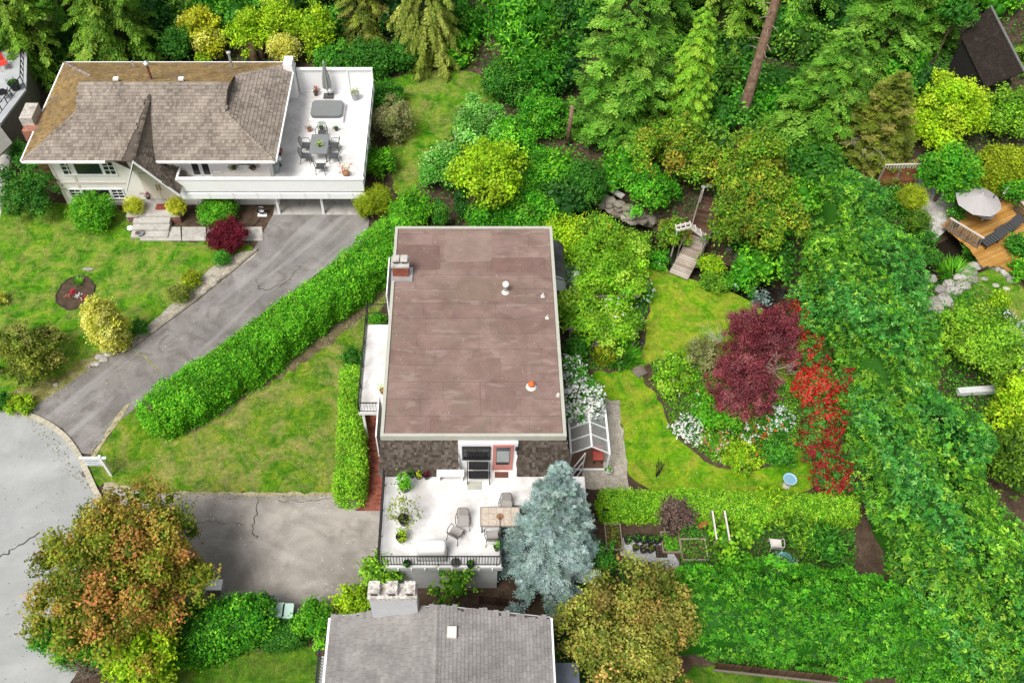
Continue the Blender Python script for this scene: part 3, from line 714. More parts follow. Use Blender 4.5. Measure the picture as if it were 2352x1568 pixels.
CRK = plain('crack_filler', (.05, .045, .04), .95); CRKG = surf('mossy_joint', [(.3, (.16, .15, .08)), (.7, (.32, .33, .16))], 6, 30, .4, 1, .3)
crack([(300, 792), (320, 812), (345, 830), (368, 852)], .07, CRKG, 'driveway_left')
crack([(585, 640), (600, 672), (640, 655), (668, 640)], .025, CRK, 'driveway_left')
crack([(640, 660), (668, 640), (690, 610)], .02, CRK, 'driveway_left')
crack([(590, 1140), (588, 1180), (578, 1215), (590, 1235)], .025, CRK, 'driveway_right')
crack([(640, 1148), (700, 1150), (760, 1145)], .02, CRK, 'driveway_right')
crack([(415, 1200), (500, 1195), (560, 1205)], .02, CRK, 'driveway_right')
crack([(-20, 1290), (30, 1262), (90, 1225)], .035, CRK, 'road', .02)

# fallen petals, leaves and grit on the paving and lawns
fo = Fol(); pts_ = []
for px, n in (([(90, 925), (300, 790), (585, 575), (800, 540), (300, 925), (200, 1030)], 150), ([(240, 1120), (870, 1150), (870, 1330), (480, 1420)], 260), ([(-60, 950), (150, 1000), (230, 1150), (90, 1568), (-60, 1568)], 150), ([(290, 940), (850, 640), (840, 1130), (260, 1110)], 120), ([(420, 985), (890, 640), (895, 690), (540, 940)], 500), ([(1430, 930), (1600, 1050), (1850, 1080), (1430, 1120)], 60)):
    q = scatter_poly([G(u, v) for u, v in px], n); k = len(q); z = np.full((k, 1), .035); cs = np.array([(.75, .73, .68), (.36, .27, .15), (.2, .13, .07), (.3, .36, .08)])[rng.choice(4, k, p=(.25, .3, .3, .15))]
    fo.leaves(np.concatenate([q, z], 1), np.tile([0, 0, 1.0], (k, 1)), .055, .7, cs, .15, 1.0)
for a, b in (((235, 1136), (770, 1140)), ((90, 928), (300, 792)), ((300, 926), (205, 1045)), ((300, 792), (585, 576)), ((70, 957), (235, 1150)), ((640, 1412), (480, 1380))):
    A_, B_ = G(*a), G(*b); k = int((B_ - A_).length * 26); t_ = rng.random(k)[:, None]; q = np.array(A_)[:2] * (1 - t_) + np.array(B_)[:2] * t_ + rng.normal(size=(k, 2)) * .16
    fo.leaves(np.concatenate([q, np.full((k, 1), .034)], 1), np.tile([0, 0, 1.0], (k, 1)), .07, .7, np.array([(.3, .25, .12), (.16, .12, .07), (.22, .28, .05), (.4, .36, .2)])[rng.integers(0, 4, k)], .2, 1.0)
tag(fo.build('fallen_litter', LEAF), 'fallen petals and dry leaves scattered over paving and lawn edges', 'litter', None, 'stuff')
# short grass blades standing on the lawns
fo = Fol()
for nm, dens, pal_ in (('lawn_front', 110, 'grass1'), ('lawn_middle', 130, 'grass2'), ('lawn_garden', 120, 'grass3'), ('lawn_back', 110, 'grass1'), ('lawn_corner', 120, 'grass4'), ('lawn_lower', 100, 'grass4'), ('lawn_neighbour', 120, 'grass1')):
    PAL.setdefault('grass1', [((.07, .2, .01), 3), ((.14, .29, .014), 3), ((.28, .33, .05), 1.2)]); PAL.setdefault('grass2', [((.09, .17, .01), 3), ((.18, .25, .02), 3), ((.34, .3, .1), 1.6)])
    PAL.setdefault('grass3', [((.1, .25, .01), 3), ((.19, .34, .014), 3), ((.34, .36, .05), 1.4)]); PAL.setdefault('grass4', [((.05, .16, .012), 3), ((.1, .24, .02), 3)])
    P = np.array([(p.x, p.y) for p in LAWN[nm]]); ar = abs(np.sum(P[:, 0] * np.roll(P[:, 1], 1) - P[:, 1] * np.roll(P[:, 0], 1))) / 2
    n = int(ar * dens); q = scatter_poly(LAWN[nm], n)
    wv = Wave(.9, 9, 11); wv2 = Wave(3, 9, 12); p3 = np.concatenate([q, np.full((n, 1), .008)], 1); f = wv(p3) + .6 * wv2(p3)
    p3 = p3[f + rng.normal(size=n) * .5 > .15]; n = len(p3); tone = np.clip(1 + .45 * wv2(p3) + .25 * Wave(.35, 8, 21)(p3), .4, 1.6)[:, None]
    A = unit(np.stack([rng.normal(size=n) * .8, rng.normal(size=n) * .8, np.ones(n)], 1)) * (rng.uniform(.03, .085, n))[:, None]
    fo.kites(p3, A, rsph(n) + np.array([0, -1.5, .5]), np.full(n, .03), pick(pal_, n, .25) * tone, .4, .05)
g = fo.build('grass', LEAF); tag(g, 'short patchy grass blades covering the lawns', 'grass', None, 'stuff')
# ================================================================== ROOF PIECES
SHG = {}
def shingle_mesh(wd, ln, th, mat, tag_):
    key = (round(wd, 3), round(ln, 3), tag_)
    if key not in SHG:
        mb = MB(); a = MB()
        x0, x1, y0, y1 = -wd/2, wd/2, -ln/2, ln/2
        a.add([(x0,y0,0),(x1,y0,0),(x1,y1,-.012),(x0,y1,-.012),(x0,y0,th),(x1,y0,th),(x1,y1,th*.3),(x0,y1,th*.3)], [(4,5,6,7),(0,1,5,4),(1,2,6,5),(3,0,4,7)])
        me = bpy.data.meshes.new('shingle'); me.from_pydata(a.v, [], a.f); me.materials.append(mat); SHG[key] = me
    return SHG[key]
def inside2(poly, x, y):
    r = False; j = len(poly) - 1
    for i in range(len(poly)):
        if (poly[i][1] > y) != (poly[j][1] > y) and x < (poly[j][0]-poly[i][0])*(y-poly[i][1])/(poly[j][1]-poly[i][1]+1e-9)+poly[i][0]: r = not r
        j = i
    return r
def lay_shingles(polys, course, widths, th, mats, parent, tag_, keep=300, holes=None):
    """courses of single shingles on sloping polygons; the nearest `keep` become objects, the rest one joined part"""
    out = []
    for pi, pl in enumerate(polys):
        P = [Vector(p) for p in pl]; O = P[0]; ex = (P[1] - P[0]).normalized(); nn = (P[1]-P[0]).cross(P[-1]-P[0]).normalized()
        if nn.z < 0 and abs(nn.z) > .05: nn = -nn
        ey = nn.cross(ex)
        if ey.dot(P[-1] - P[0]) < 0: ey = -ey
        q = [((p-O).dot(ex), (p-O).dot(ey)) for p in P]; x0, x1 = min(a for a, _ in q), max(a for a, _ in q); y1 = max(b for _, b in q)
        row = 0; y = 0.02
        while y < y1:
            x = x0 - random.uniform(0, .2)
            while x < x1:
                wd = random.choice(widths)
                cx_, cy_ = x + wd / 2, y + course * .5
                if inside2(q, cx_, cy_):
                    ctr = O + ex * cx_ + ey * (cy_ + course * .12 + random.uniform(-.006, .006)) + nn * (.006 + random.uniform(0, .006))
                    if not (holes and any(h(ctr) for h in holes)):
                        M = Matrix((ex, ey, nn)).transposed() if ex.cross(ey).dot(nn) > 0 else Matrix((-ex, ey, nn)).transposed()
                        out.append((ctr, M, wd - .008, mats[pi] if isinstance(mats, (list, tuple)) else mats))
                x += wd
            y += course; row += 1
    out.sort(key=lambda s: -ppm(s[0]) if abs((s[0].x) * 0) == 0 else 0)
    o0 = wloc(parent); ln = course * 1.25
    vis = [s for s in out if in_frame(s[0])]
    own = set(id(s) for s in vis[:keep])
    rest = {}
    for s in out:
        ctr, M, wd, mt = s
        if id(s) in own:
            o = bpy.data.objects.new('shingle', shingle_mesh(wd, ln, th, mt, tag_ + mt.name)); link(o, parent)
            M4 = M.to_4x4(); M4.translation = ctr - o0; o.matrix_basis = M4
        else:
            mb = rest.setdefault(mt.name, MB()); x0, x1, y0, y1 = -wd/2, wd/2, -ln/2, ln/2
            vs = [(x0,y0,0),(x1,y0,0),(x1,y1,-.012),(x0,y1,-.012),(x0,y0,th),(x1,y0,th),(x1,y1,th*.3),(x0,y1,th*.3)]
            mb.add([ctr + M @ Vector(v) for v in vs], [(4,5,6,7),(0,1,5,4),(1,2,6,5),(3,0,4,7)])
    for nm, mb in rest.items():
        tag(mb.build('shingle_courses', MATS[nm], parent, False, True), kind='stuff')
def in_frame(p, m=0):
    q = np.array([p[0], p[1], p[2] - CAMZ]); d = q @ FW; u = CX + F * q[0] / d; v = CY - F * (q @ UP) / d
    return -m < u < 2352 + m and -m < v < 1568 + m
def ridge_caps(mb, a, b, step=.2, w=.16):
    a, b = Vector(a), Vector(b); L = (b - a).length; n = max(1, int(L / step)); d = (b - a).normalized(); s = d.cross(Vector((0, 0, 1))).normalized(); u = s.cross(d)
    for i in range(n):
        p = a + d * (i * step); q = p + d * (step * 1.2); t = .035 if True else 0
        mb.add([p - s*w*.5 - u*.04 + u*t, p + u*(.03 + t), p + s*w*.5 - u*.04 + u*t, q - s*w*.5 - u*.04, q + u*.03, q + s*w*.5 - u*.04], [(0,1,4,3),(1,2,5,4),(0,3,5,2),(0,2,1)])

CEDAR_SH = pieces('cedar_shake', [(.2, .165, .14), (.255, .215, .18), (.3, .255, .215), (.34, .295, .25), (.27, .225, .19)], .95, .5, 45)
MOSS_SH = pieces('mossy_shake', [(.2, .13, .055), (.27, .18, .075), (.33, .23, .1), (.24, .155, .065)], 1, .9, 14, ((.15, .12, .09), 1.1, .5, .68))
ASPH_SH = pieces('asphalt_shingle', [(.235, .222, .212), (.265, .25, .24), (.295, .282, .27), (.25, .235, .225), (.28, .262, .25)], .95, .4, 70)
WALL_SH = pieces('dark_wall_shingle', [(.06, .047, .036), (.095, .075, .06), (.135, .108, .088), (.18, .15, .125), (.08, .063, .05)], .9, .5, 50)
RED_ROOF = surf('red_roll_roofing', [(.3, (.19, .105, .09)), (.5, (.235, .135, .118)), (.72, (.28, .172, .15))], .45, 35, .14, .92, .25, .2, 0, (.5, .52, .72, (.17, .115, .09), .7))

def window(parent, x0, x1, z0, z1, y, out=-1, nx=1, nz=1, fw=.07, mat=None, name='window'):
    """framed window in a wall facing -y"""
    mat = mat or WHITE; t = .05; mb = MB()
    mb.box(x0 - fw, x1 + fw, y - t, y + .02, z1, z1 + fw); mb.box(x0 - fw, x1 + fw, y - t - .03, y + .02, z0 - fw, z0)
    mb.box(x0 - fw, x0, y - t, y + .02, z0, z1); mb.box(x1, x1 + fw, y - t, y + .02, z0, z1)
    f = mb.build(name, mat, parent)
    for i in range(nx):
        for j in range(nz):
            a, b = x0 + (x1 - x0) * i / nx, x0 + (x1 - x0) * (i + 1) / nx; c, d = z0 + (z1 - z0) * j / nz, z0 + (z1 - z0) * (j + 1) / nz; g = .022
            p = MB(); p.box(a + (g if i else 0), b - (g if i < nx - 1 else 0), y - .015, y + .01, c + (g if j else 0), d - (g if j < nz - 1 else 0)); p.build('pane', GLASS, f)
    if nx > 1 or nz > 1:
        m = MB()
        for i in range(1, nx): a = x0 + (x1 - x0) * i / nx; m.box(a - .021, a + .021, y - .035, y + .01, z0, z1)
        for j in range(1, nz): c = z0 + (z1 - z0) * j / nz; m.box(x0, x1, y - .033, y + .008, c - .021, c + .021)
        m.build('glazing_bar', mat, f)
    return f

# ================================================================== WHITE HOUSE (upper left)
wh = thing('white_house', 'cream two-storey house with weathered shake hip roof and A-frame entry', 'house', (-18.5, 44.5, 0))
WX0, WX1, WY0, WY1, WE, WR = -25.1, -12.0, 40.7, 48.2, 4.3, 6.25     # walls, eave and ridge heights
EX0, EX1, EY0, EY1 = -26.0, -11.45, 39.85, 49.0; RYm = 44.35; RX0, RX1 = -23.2, -14.45
mb = MB(); mb.box(WX0, WX1, WY0, WY1, 0, WE - .05); mb.build('wall', CREAM, wh)
mb = MB()                                                        # pale trim boards on the front wall
for x in (-25.06, -23.95, -20.95): mb.box(x, x + .16, WY0 - .03, WY0 + .01, 0, WE - .2)
mb.box(WX0, -19.9, WY0 - .033, WY0 + .01, 1.75, 1.9); mb.box(-25.06, -20.8, WY0 - .036, WY0 + .01, .2, .3)
mb.build('trim', PALEP, wh)
roof = MB()
gl, gr = Vector((RX0 + .0, RYm, WR)), Vector((RX1, RYm, WR)); z_h = WR - .75    # small gablets where the hips start below the ridge
A, B, C_, D = Vector((EX0, EY0, WE)), Vector((EX1, EY0, WE)), Vector((EX1, EY1, WE)), Vector((EX0, EY1, WE))
fr = (WR - z_h) / (WR - WE); dyf = (RYm - EY0) * fr
hl_f, hl_b = Vector((RX0, RYm - dyf, z_h)), Vector((RX0, RYm + dyf, z_h)); hr_f, hr_b = Vector((RX1, RYm - dyf, z_h)), Vector((RX1, RYm + dyf, z_h))
Lm, Rm = Vector((RX0, RYm, z_h)), Vector((RX1, RYm, z_h))
front = [A, B, hr_f, gr, gl, hl_f]; back = [C_, D, hl_b, gl, gr, hr_b]; left = [D, A, hl_f, hl_b]; right = [B, C_, hr_b, hr_f]
for pl in (front, back, left, right): roof.slab(pl, .09, None)
roof.poly([hl_f, gl, hl_b]); roof.poly([hr_f, hr_b, gr])
rf = roof.build('roof', surf('shake_underlay', [(.3, (.08, .06, .05)), (.7, (.12, .1, .08))], 2), wh)
# the A-frame over the entry cuts into the front slope
AX, AFY = -19.72, 38.85
apex_f = Vector((WY(305, 368, AFY).x, AFY, WY(305, 368, AFY).z)); fl = WY(289, 440, AFY); frr = WY(413, 446, AFY)
slope = (WR - WE) / (RYm - EY0)
def on_front(x, y): return WE + (y - EY0) * slope
ab = None
for k in range(60):
    y = EY0 + k * .08; p = Vector((0, y, on_front(0, y))); r = G(345, 214, p.z)
    if ab is None or abs(r.y - y) < abs(ab[1] - y if False else ab[0]): ab = (abs(r.y - y), r)
apex_b = ab[1]
def a_hole(c):
    if c.y > apex_b.y: return False
    t = (c.y - apex_f.y) / (apex_b.y - apex_f.y); xr = apex_f.x + (apex_b.x - apex_f.x) * t
    vl = xr + (-21.05 - xr) * (1 - t) * .72; vr = xr + (-18.3 - xr) * (1 - t) * .78
    return abs(c.y - EY0) < 5 and c.z < WR and vl < c.x < vr and c.y < 44 and c.y < RYm
lay_shingles([front, right], .215, [.12, .15, .18, .21], .05, CEDAR_SH, rf, 'wh', 300, [lambda c: a_hole(c)])
lay_shingles([back, left], .215, [.16, .2, .25], .04, MOSS_SH, rf, 'whm', 0)
mb = MB()
for a, b in ((A, hl_f), (B, hr_f), (D, hl_b), (C_, hr_b), (gl, gr)): ridge_caps(mb, a + Vector((0, 0, .04)), b + Vector((0, 0, .04)), .22, .22)
tag(mb.build('ridge_caps', CEDAR_SH, rf, False, True), kind='stuff')
mb = MB()                                                         # gutters
for p, q in ((A, Vector((-21.2, EY0, WE))), (Vector((-18.3, EY0, WE)), B), (B, C_), (C_, D), (D, A)):
    d = (q - p).normalized(); s = Vector((d.y, -d.x, 0)); mb.bar(p + s * .05 + Vector((0, 0, -.03)), q + s * .05 + Vector((0, 0, -.03)), .1, .13)
mb.build('gutter', WHITE, rf)
af = MB()
# the sweeping planes of the A-frame: ridge apex_f -> apex_b, feet fl and frr; inner feet run back into the main slope
vl_b = Vector((-21.0, EY0 + .1, WE + .05)); vr_b = Vector((-18.35, EY0 + .1, WE + .05))
fl = Vector((fl.x, AFY, fl.z)); frr = Vector((frr.x, AFY, frr.z))
frb = Vector((frr.x + .1, WY0 - .05, frr.z + .05)); flb = Vector((fl.x - .1, WY0 - .05, fl.z + .05))
pr1 = [apex_f, frr, frb, vr_b, apex_b]; pl1 = [apex_f, apex_b, vl_b, flb, fl]
def fan(mbx, pts, t=.07):
    c = pts[0]
    for i in range(1, len(pts) - 1): mbx.slab([c, pts[i], pts[i+1]], t)
fan(af, [apex_f, frr, frb, vr_b, apex_b]); fan(af, [apex_b, vl_b, flb, fl, apex_f])
afo = af.build('entry_gable', surf('dark_mossy_shake', [(.3, (.1, .08, .065)), (.6, (.17, .14, .11)), (.75, (.2, .15, .09))], 2, 14, .4, 1, .7), wh)
lay_shingles([[frr, frb, vr_b, apex_b, apex_f][::1]], .2, [.16, .2, .24], .03, pieces('dark_shake', [(.09, .075, .06), (.16, .13, .105), (.22, .18, .145)], .95), afo, 'wha', 0)
mb = MB(); ridge_caps(mb, apex_f + Vector((0, 0, .06)), apex_b + Vector((0, 0, .05)), .22, .24); tag(mb.build('ridge_caps', MATS['dark_shake'], afo, False, True), kind='stuff')
mb = MB(); mb.bar(apex_f + Vector((0, -.02, -.06)), fl + Vector((0, -.02, -.06)), .05, .2, (0, -1, 0)); mb.bar(apex_f + Vector((0, -.022, -.06)), frr + Vector((0, -.022, -.06)), .05, .2, (0, -1, 0)); mb.build('bargeboard', WHITE, afo)
# recessed entry: doors, panels, landing
ey = WY0 - .04
mb = MB(); mb.box(-20.95, -18.2, ey, WY0 + .02, .55, 3.6); mb.build('entry_wall', CREAM, wh)
for x0 in (-20.0, -19.05):
    mb = MB(); mb.box(x0, x0 + .93, ey - .06, ey + .01, .6, 2.65); d = mb.build('door', plain('door_cream', (.7, .64, .54), .6, 0, .04), wh)
    mb = MB(); xx = x0 + (.85 if x0 < -19.5 else .08); mb.bar((xx, ey - .1, 1.35), (xx, ey - .1, 1.8), .05, .04); mb.build('handle', plain('brass', (.3, .2, .07), .35, .8), d)
mb = MB(); mb.box(-21.0, -18.0, 39.2, ey, .0, .55); mb.build('landing', CONC, wh)
mb = MB(); mb.box(-19.35, -18.55, 39.7, 40.2, .55, .575); o = mb.build('door_mat', plain('red_mat', (.26, .06, .04), .95)); tag(o, 'small rust red mat on landing before the cream double doors', 'door mat')
stp = thing('front_steps', 'worn concrete steps rising to the cream double doors', 'steps', (-19.4, 38.6, 0))
for i, (y0, y1, z) in enumerate(((38.75, 39.2, .42), (38.3, 38.75, .28), (37.85, 38.3, .15))):
    mb = MB(); mb.box(-20.55, -18.35, y0, y1 - .004, 0, z); mb.build('step', CONC, stp)
# front windows
for nm, px0, px1, z0, z1 in (('u', 142, 262, 2.55, 3.5), ('l', 164, 284, .62, 1.3)):
    xa, xb = WY(px0, 385 if nm == 'u' else 445, WY0).x, WY(px1, 385 if nm == 'u' else 445, WY0).x; wdt = (xb - xa) * .2
    window(wh, xa, xa + wdt, z0, z1, WY0 - .012, -1, 2, 3); window(wh, xa + wdt + .16, xb - wdt - .16, z0, z1, WY0 - .012, -1, 1, 1); window(wh, xb - wdt, xb, z0, z1, WY0 - .012, -1, 2, 3)
# brick chimney on the left gable end
mb = MB(); mb.box(-26.75, -25.75, 42.4, 44.2, 0, 4.35)
ch = mb.build('chimney', surf('chimney_brick', [(.3, (.26, .1, .07)), (.6, (.38, .17, .12)), (.75, (.45, .3, .24))], 3, 14, .4, .95, .7), wh)
mb = MB(); mb.box(-26.85, -26.1, 42.9, 44.3, 4.3, 4.9); mb.build('chimney_cap', surf('lichen_mortar', [(.3, (.32, .28, .23)), (.7, (.6, .58, .54))], 4, 14, .4, .95, .6), ch)
# vents and pipes on the roof
mb = MB(); p = G(347, 180, 6.0); mb.tube([p, p + Vector((0, 0, .95))], .09, 8); v_ = mb.build('flue_pipe', plain('rusty_pipe', (.2, .08, .045), .8), rf)
mb = MB(); mb.lathe([(.11, .9), (.18, .98), (.18, 1.1), (.06, 1.2)], p, 10); mb.build('cowl', STEEL, v_)
mb = MB(); p = G(533, 155, 5.2); mb.tube([p, p + Vector((0, 0, 1.0))], .08, 8); mb.lathe([(.1, .98), (.14, 1.02), (.14, 1.1), (.05, 1.14)], p, 10); mb.build('flue_pipe', STEEL, rf)
for u in (265, 415):
    mb = MB(); p = G(u, 188, 6.15); mb.obox(p + Vector((0, .2, .06)), (.3, .24, .12)); mb.build('roof_vent', WHITE, rf)
mb = MB(); p = G(307, 152, 5.0); mb.tube([p, p + Vector((0, 0, .35))], .05, 6); mb.build('vent_pipe', LGREY, rf)
# deck: floor, parapet, privacy screen, carport
DZ = 2.3; dx1 = -6.55; dyf_ = 39.62
mb = MB(); mb.box(WX1, dx1, dyf_, 48.75, DZ - .25, DZ); mb.box(-17.2, WX1 - .002, dyf_, WY0 - .06, DZ - .25, DZ); mb.build('deck_floor', WHITED, wh)
mb = MB(); mb.box(-17.3, dx1 + .05, dyf_ - .12, dyf_, DZ - .02, 3.2); mb.box(-17.42, -17.3, dyf_ - .12, WY0, DZ - .02, 3.2); mb.box(-17.35, dx1 + .1, dyf_ - .17, dyf_ + .05, 3.2, 3.26); pp_ = mb.build('deck_parapet', WHITE, wh)
mb = MB(); mb.box(-17.35, dx1 + .08, dyf_ - .18, dyf_ - .03, 1.72, 2.12); mb.build('deck_fascia', WHITE, wh)
for i in range(8):
    x = -17.2 + i * (10.6 / 7.5); mb = MB(); mb.box(x, x + .12, dyf_ - .205, dyf_ - .185, 1.75, 2.24); mb.build('fascia_post', WHITE, wh)
mb = MB(); mb.box(-11.35, dx1, 48.75, 48.85, DZ, 3.95); ps = mb.build('privacy_screen', WHITE, wh)
for i in range(4):
    x = -11.3 + i * 1.57; mb = MB(); mb.box(x, x + .1, 48.68, 48.746, DZ, 3.98); mb.build('screen_post', WHITE, ps)
mb = MB(); mb.box(-11.35, dx1 + .06, 48.66, 48.9, 3.98, 4.05); mb.box(-11.35, dx1 + .06, 48.66, 48.744, DZ, DZ + .1); mb.build('screen_rail', WHITE, ps)
mb = MB(); mb.box(-11.95, -11.4, 48.0, 48.9, DZ, 4.9); mb.build('end_wall', WHITE, wh)
rl = MB(); rl.box(dx1 - .05, dx1 + .05, dyf_, 48.7, 3.2, 3.26); rl.box(dx1 - .03, dx1 + .03, dyf_, 48.7, 2.38, 2.44); rails = rl.build('side_rail', WHITE, wh)
for i in range(9):
    y = 39.7 + i * 1.12; mb = MB(); mb.box(dx1 - .045, dx1 + .045, y - .045, y + .045, DZ, 3.2); mb.build('rail_post', WHITE, rails)
for i in range(8):
    y = 39.78 + i * 1.12; mb = MB(); mb.box(dx1 - .008, dx1 + .008, y, y + .96, 2.44, 3.2); mb.build('rail_panel', plain('frosted_panel', (.68, .7, .7), .3), rails)
for x in (-12.0, -9.3, -6.75):
    mb = MB(); mb.box(x, x + .14, dyf_ + .25, dyf_ + .39, 0, 2.05); mb.build('carport_post', WHITE, wh)
sheet('carport_floor', [(628, 494), (820, 494), (835, 400), (640, 400)], .026, CONC, 0, 0)
mb = MB(); mb.box(-12.0, dx1, 44.5, 44.6, 0, 2.05); mb.build('carport_back_wall', CREAM, wh)
# doors and window opening onto the deck
for i, x in enumerate((-16.75, -16.15)):
    mb = MB(); mb.box(x, x + .56, WY0 - .05, WY0 + .01, DZ, 4.15); d = mb.build('deck_door', WHITE, wh); mb = MB(); mb.box(x + .09, x + .47, WY0 - .065, WY0 - .045, DZ + .25, 4.05); mb.build('pane', GLASS, d)
window(wh, -13.9, -12.9, 3.3, 4.0, WY0 - .012)
mb = MB(); mb.bar((-12.15, WY0 - .08, 2.3), (-12.15, WY0 - .08, 4.2), .07, .07); mb.build('downpipe', WHITE, wh)

# ================================================================== MAIN HOUSE (centre): flat red roof, dark shingled front, deck
mh = thing('flat_roof_house', 'house with large flat red-brown roof and dark shingled front in the centre', 'house', (0, 27, 0))
MZ = 5.4; MX0, MX1, MY0, MY1 = -4.15, 4.05, 20.85, 33.6
sk = math.radians(-.9); Mh = Matrix.Rotation(sk, 3, 'Z'); mc = Vector(((MX0 + MX1) / 2, (MY0 + MY1) / 2, 0))
mh.location = mc; WL[mh.name] = mc.copy(); 
mb = MB(); mb.box(MX0 + .25, MX1 - .25, MY0 + .45, MY1 - .2, 0, MZ - .15); mb.build('wall', plain('grey_siding', (.3, .28, .25), .85, 0, .1), mh)
mb = MB(); mb.box(MX0 + .02, MX1 - .02, MY0 + .02, MY1 - .02, MZ - .3, MZ - .06); rf = mb.build('roof', plain('roof_bitumen', (.11, .075, .065), .9), mh)
# roll roofing laid in lapped sheets
y = MY0 + .16; r_ = 0
def sheet_piece(x0, x1, y0, y1, z):
    mb = MB(); h0, h1 = .012, .003
    mb.add([(x0,y0,z),(x1,y0,z),(x1,y1,z),(x0,y1,z),(x0,y0,z+h0),(x1,y0,z+h0),(x1,y1,z+h1),(x0,y1,z+h1)], [(0,3,2,1),(4,5,6,7),(0,1,5,4),(1,2,6,5),(2,3,7,6),(3,0,4,7)])
    return mb
SHEETM = pieces('roll_sheet', [(.205, .135, .115), (.228, .15, .13), (.25, .168, .147), (.215, .14, .12), (.24, .16, .142)], .92, .35, 26, ((.19, .145, .11), .6, .48, .66))
streaks(SHEETM, 0.0, .6, .9, .48, .62, (.275, .19, .168), .6); streaks(SHEETM, .6, .9, .9, .54, .66, (.16, .108, .092), .5); streaks(SHEETM, 0.0, .8, 2.4, .57, .63, (.33, .26, .23), .35)
while y < MY1 - .2:
    hgt = min(.93, MY1 - .16 - y); x = MX0 + .16; first = True
    while x < MX1 - .2:
        ln = random.uniform(1.6, 3.6) if not (first and r_ % 2) else random.uniform(.8, 1.8); first = False
        x1 = min(x + ln, MX1 - .16); x1 = MX1 - .16 if MX1 - .16 - x1 < .6 else x1
        sheet_piece(x, x1 - .012, y, y + hgt - .01, MZ - .058).build('roofing_sheet', SHEETM, rf); x = x1
    y += .93; r_ += 1
for (u0, u1, v0, v1, c) in ((905, 1012, 560, 618, (.17, .108, .092)), (1125, 1255, 590, 625, (.18, .112, .096)), (1050, 1180, 640, 690, (.2, .14, .11)), (1020, 1130, 530, 600, (.245, .175, .148)), (1115, 1185, 890, 940, (.195, .132, .112)), (1070, 1150, 820, 870, (.205, .137, .118))):
    a, b = G(u0, v1, MZ), G(u1, v0, MZ); mb = MB(); nP = 24
    pts = [((a.x + b.x)/2 + (b.x-a.x)/2*math.copysign(abs(math.cos(t))**.16, math.cos(t))*random.uniform(.97, 1.03), (a.y+b.y)/2+(b.y-a.y)/2*math.copysign(abs(math.sin(t))**.16, math.sin(t))*random.uniform(.95, 1.03)) for t in [6.283*i/nP for i in range(nP)]]
    mb.prism(pts, MZ - .05, MZ - .043 + random.uniform(0, .002)); mb.build('roof_patch', surf('patch_felt_%d' % u0, [(.3, [x*.85 for x in c]), (.7, [x*1.15 for x in c])], 1.5, 25, .25, .95, .3), rf)
mb = MB(); rim = plain('rim_flashing', (.42, .42, .36), .6, 0, .08)
e = .15
for (x0, x1, y0, y1) in ((MX0, MX1, MY0, MY0 + e), (MX0, MX1, MY1 - e, MY1), (MX0, MX0 + e, MY0 + e, MY1 - e), (MX1 - e, MX1, MY0 + e, MY1 - e)): mb.box(x0, x1, y0, y1, MZ - .32, MZ + .02)
mb.build('roof_rim', rim, mh)
mb = MB()
for i in range(120):
    p = (random.uniform(MX0 + .3, MX1 - .3), random.uniform(MY0 + .3, MY1 - .3)) if i % 3 else (random.choice([random.gauss(-.6, .6), MX1 - .4 + random.gauss(0, .12), MX0 + .3 + abs(random.gauss(0, .12))]), random.uniform(27.5, 33.2))
    s = random.uniform(.012, .034); 
    if MX0 + .2 < p[0] < MX1 - .2: mb.blob((p[0], p[1], MZ - .035), (s, s * random.uniform(.5, 1.5), .012), i, 5, 2)
tag(mb.build('debris', plain('pale_litter', (.44, .36, .31), .9), rf), kind='stuff')
# mansard front of dark shingles
ax0, ax1, yb = -.73, 1.93, 20.72                                  # white recessed bay with window and screen door
mt = MZ - .3; yt = MY0 + .05
def mpt(x, z): return Vector((x, 20.36 + (yt - 20.36) * (z - 2.68) / (mt - 2.68), z))
ML = [mpt(-4.42, 2.68), mpt(ax0, 2.68), mpt(ax0, mt), mpt(MX0, mt)]; MR = [mpt(ax1, 2.68), mpt(4.5, 2.68), mpt(MX1, mt), mpt(ax1, mt)]
mb = MB(); mb.slab(ML, .1); mb.slab(MR, .1); mb.slab([mpt(ax0, 5.03), mpt(ax1, 5.03), mpt(ax1, mt), mpt(ax0, mt)], .08); fw_ = mb.build('shingled_front', MATS['shake_underlay'], mh)
lay_shingles([ML, MR], .165, [.1, .12, .14, .16], .035, WALL_SH, fw_, 'mh', 300)
mb = MB(); mb.box(ax0, ax1, yb, 21.2, 2.7, 5.02); al = mb.build('entry_bay', WHITE, mh)
for x in (ax0 + .002, ax1 - .032):
    zc_ = 2.68 + (yb - 20.36) / (yt - 20.36) * (mt - 2.68); mb = MB(); mb.add([(x, 20.36, 2.7), (x, yb, 2.7), (x, yb, zc_), (x + .03, 20.36, 2.7), (x + .03, yb, 2.7), (x + .03, yb, zc_)], [(0, 2, 1), (3, 4, 5), (0, 1, 4, 3), (1, 2, 5, 4), (2, 0, 3, 5)]); mb.build('bay_cheek', WHITE, mh)
f = window(mh, -.5, .66, 3.75, 4.72, yb - .012, -1, 2, 1, .06, BLACK)
mb = MB()
for i in range(11): x = -.5 + 1.16 * i / 10; mb.box(x - .012, x + .012, yb - .1, yb - .08, 3.75, 4.72)
for z in (3.78, 4.2, 4.69): mb.box(-.52, .68, yb - .098, yb - .078, z - .012, z + .012)
mb.build('security_grille', BLACK, f)
PINK = plain('dusty_pink_paint', (.48, .2, .17), .6, 0, .06)
mb = MB(); mb.box(.82, 1.74, yb - .05, yb + .01, 2.71, 4.92); dr = mb.build('screen_door', PINK, mh)
mb = MB(); mb.box(.97, 1.59, yb - .062, yb - .04, 3.25, 4.75); pn = mb.build('pane', GLASS, dr)
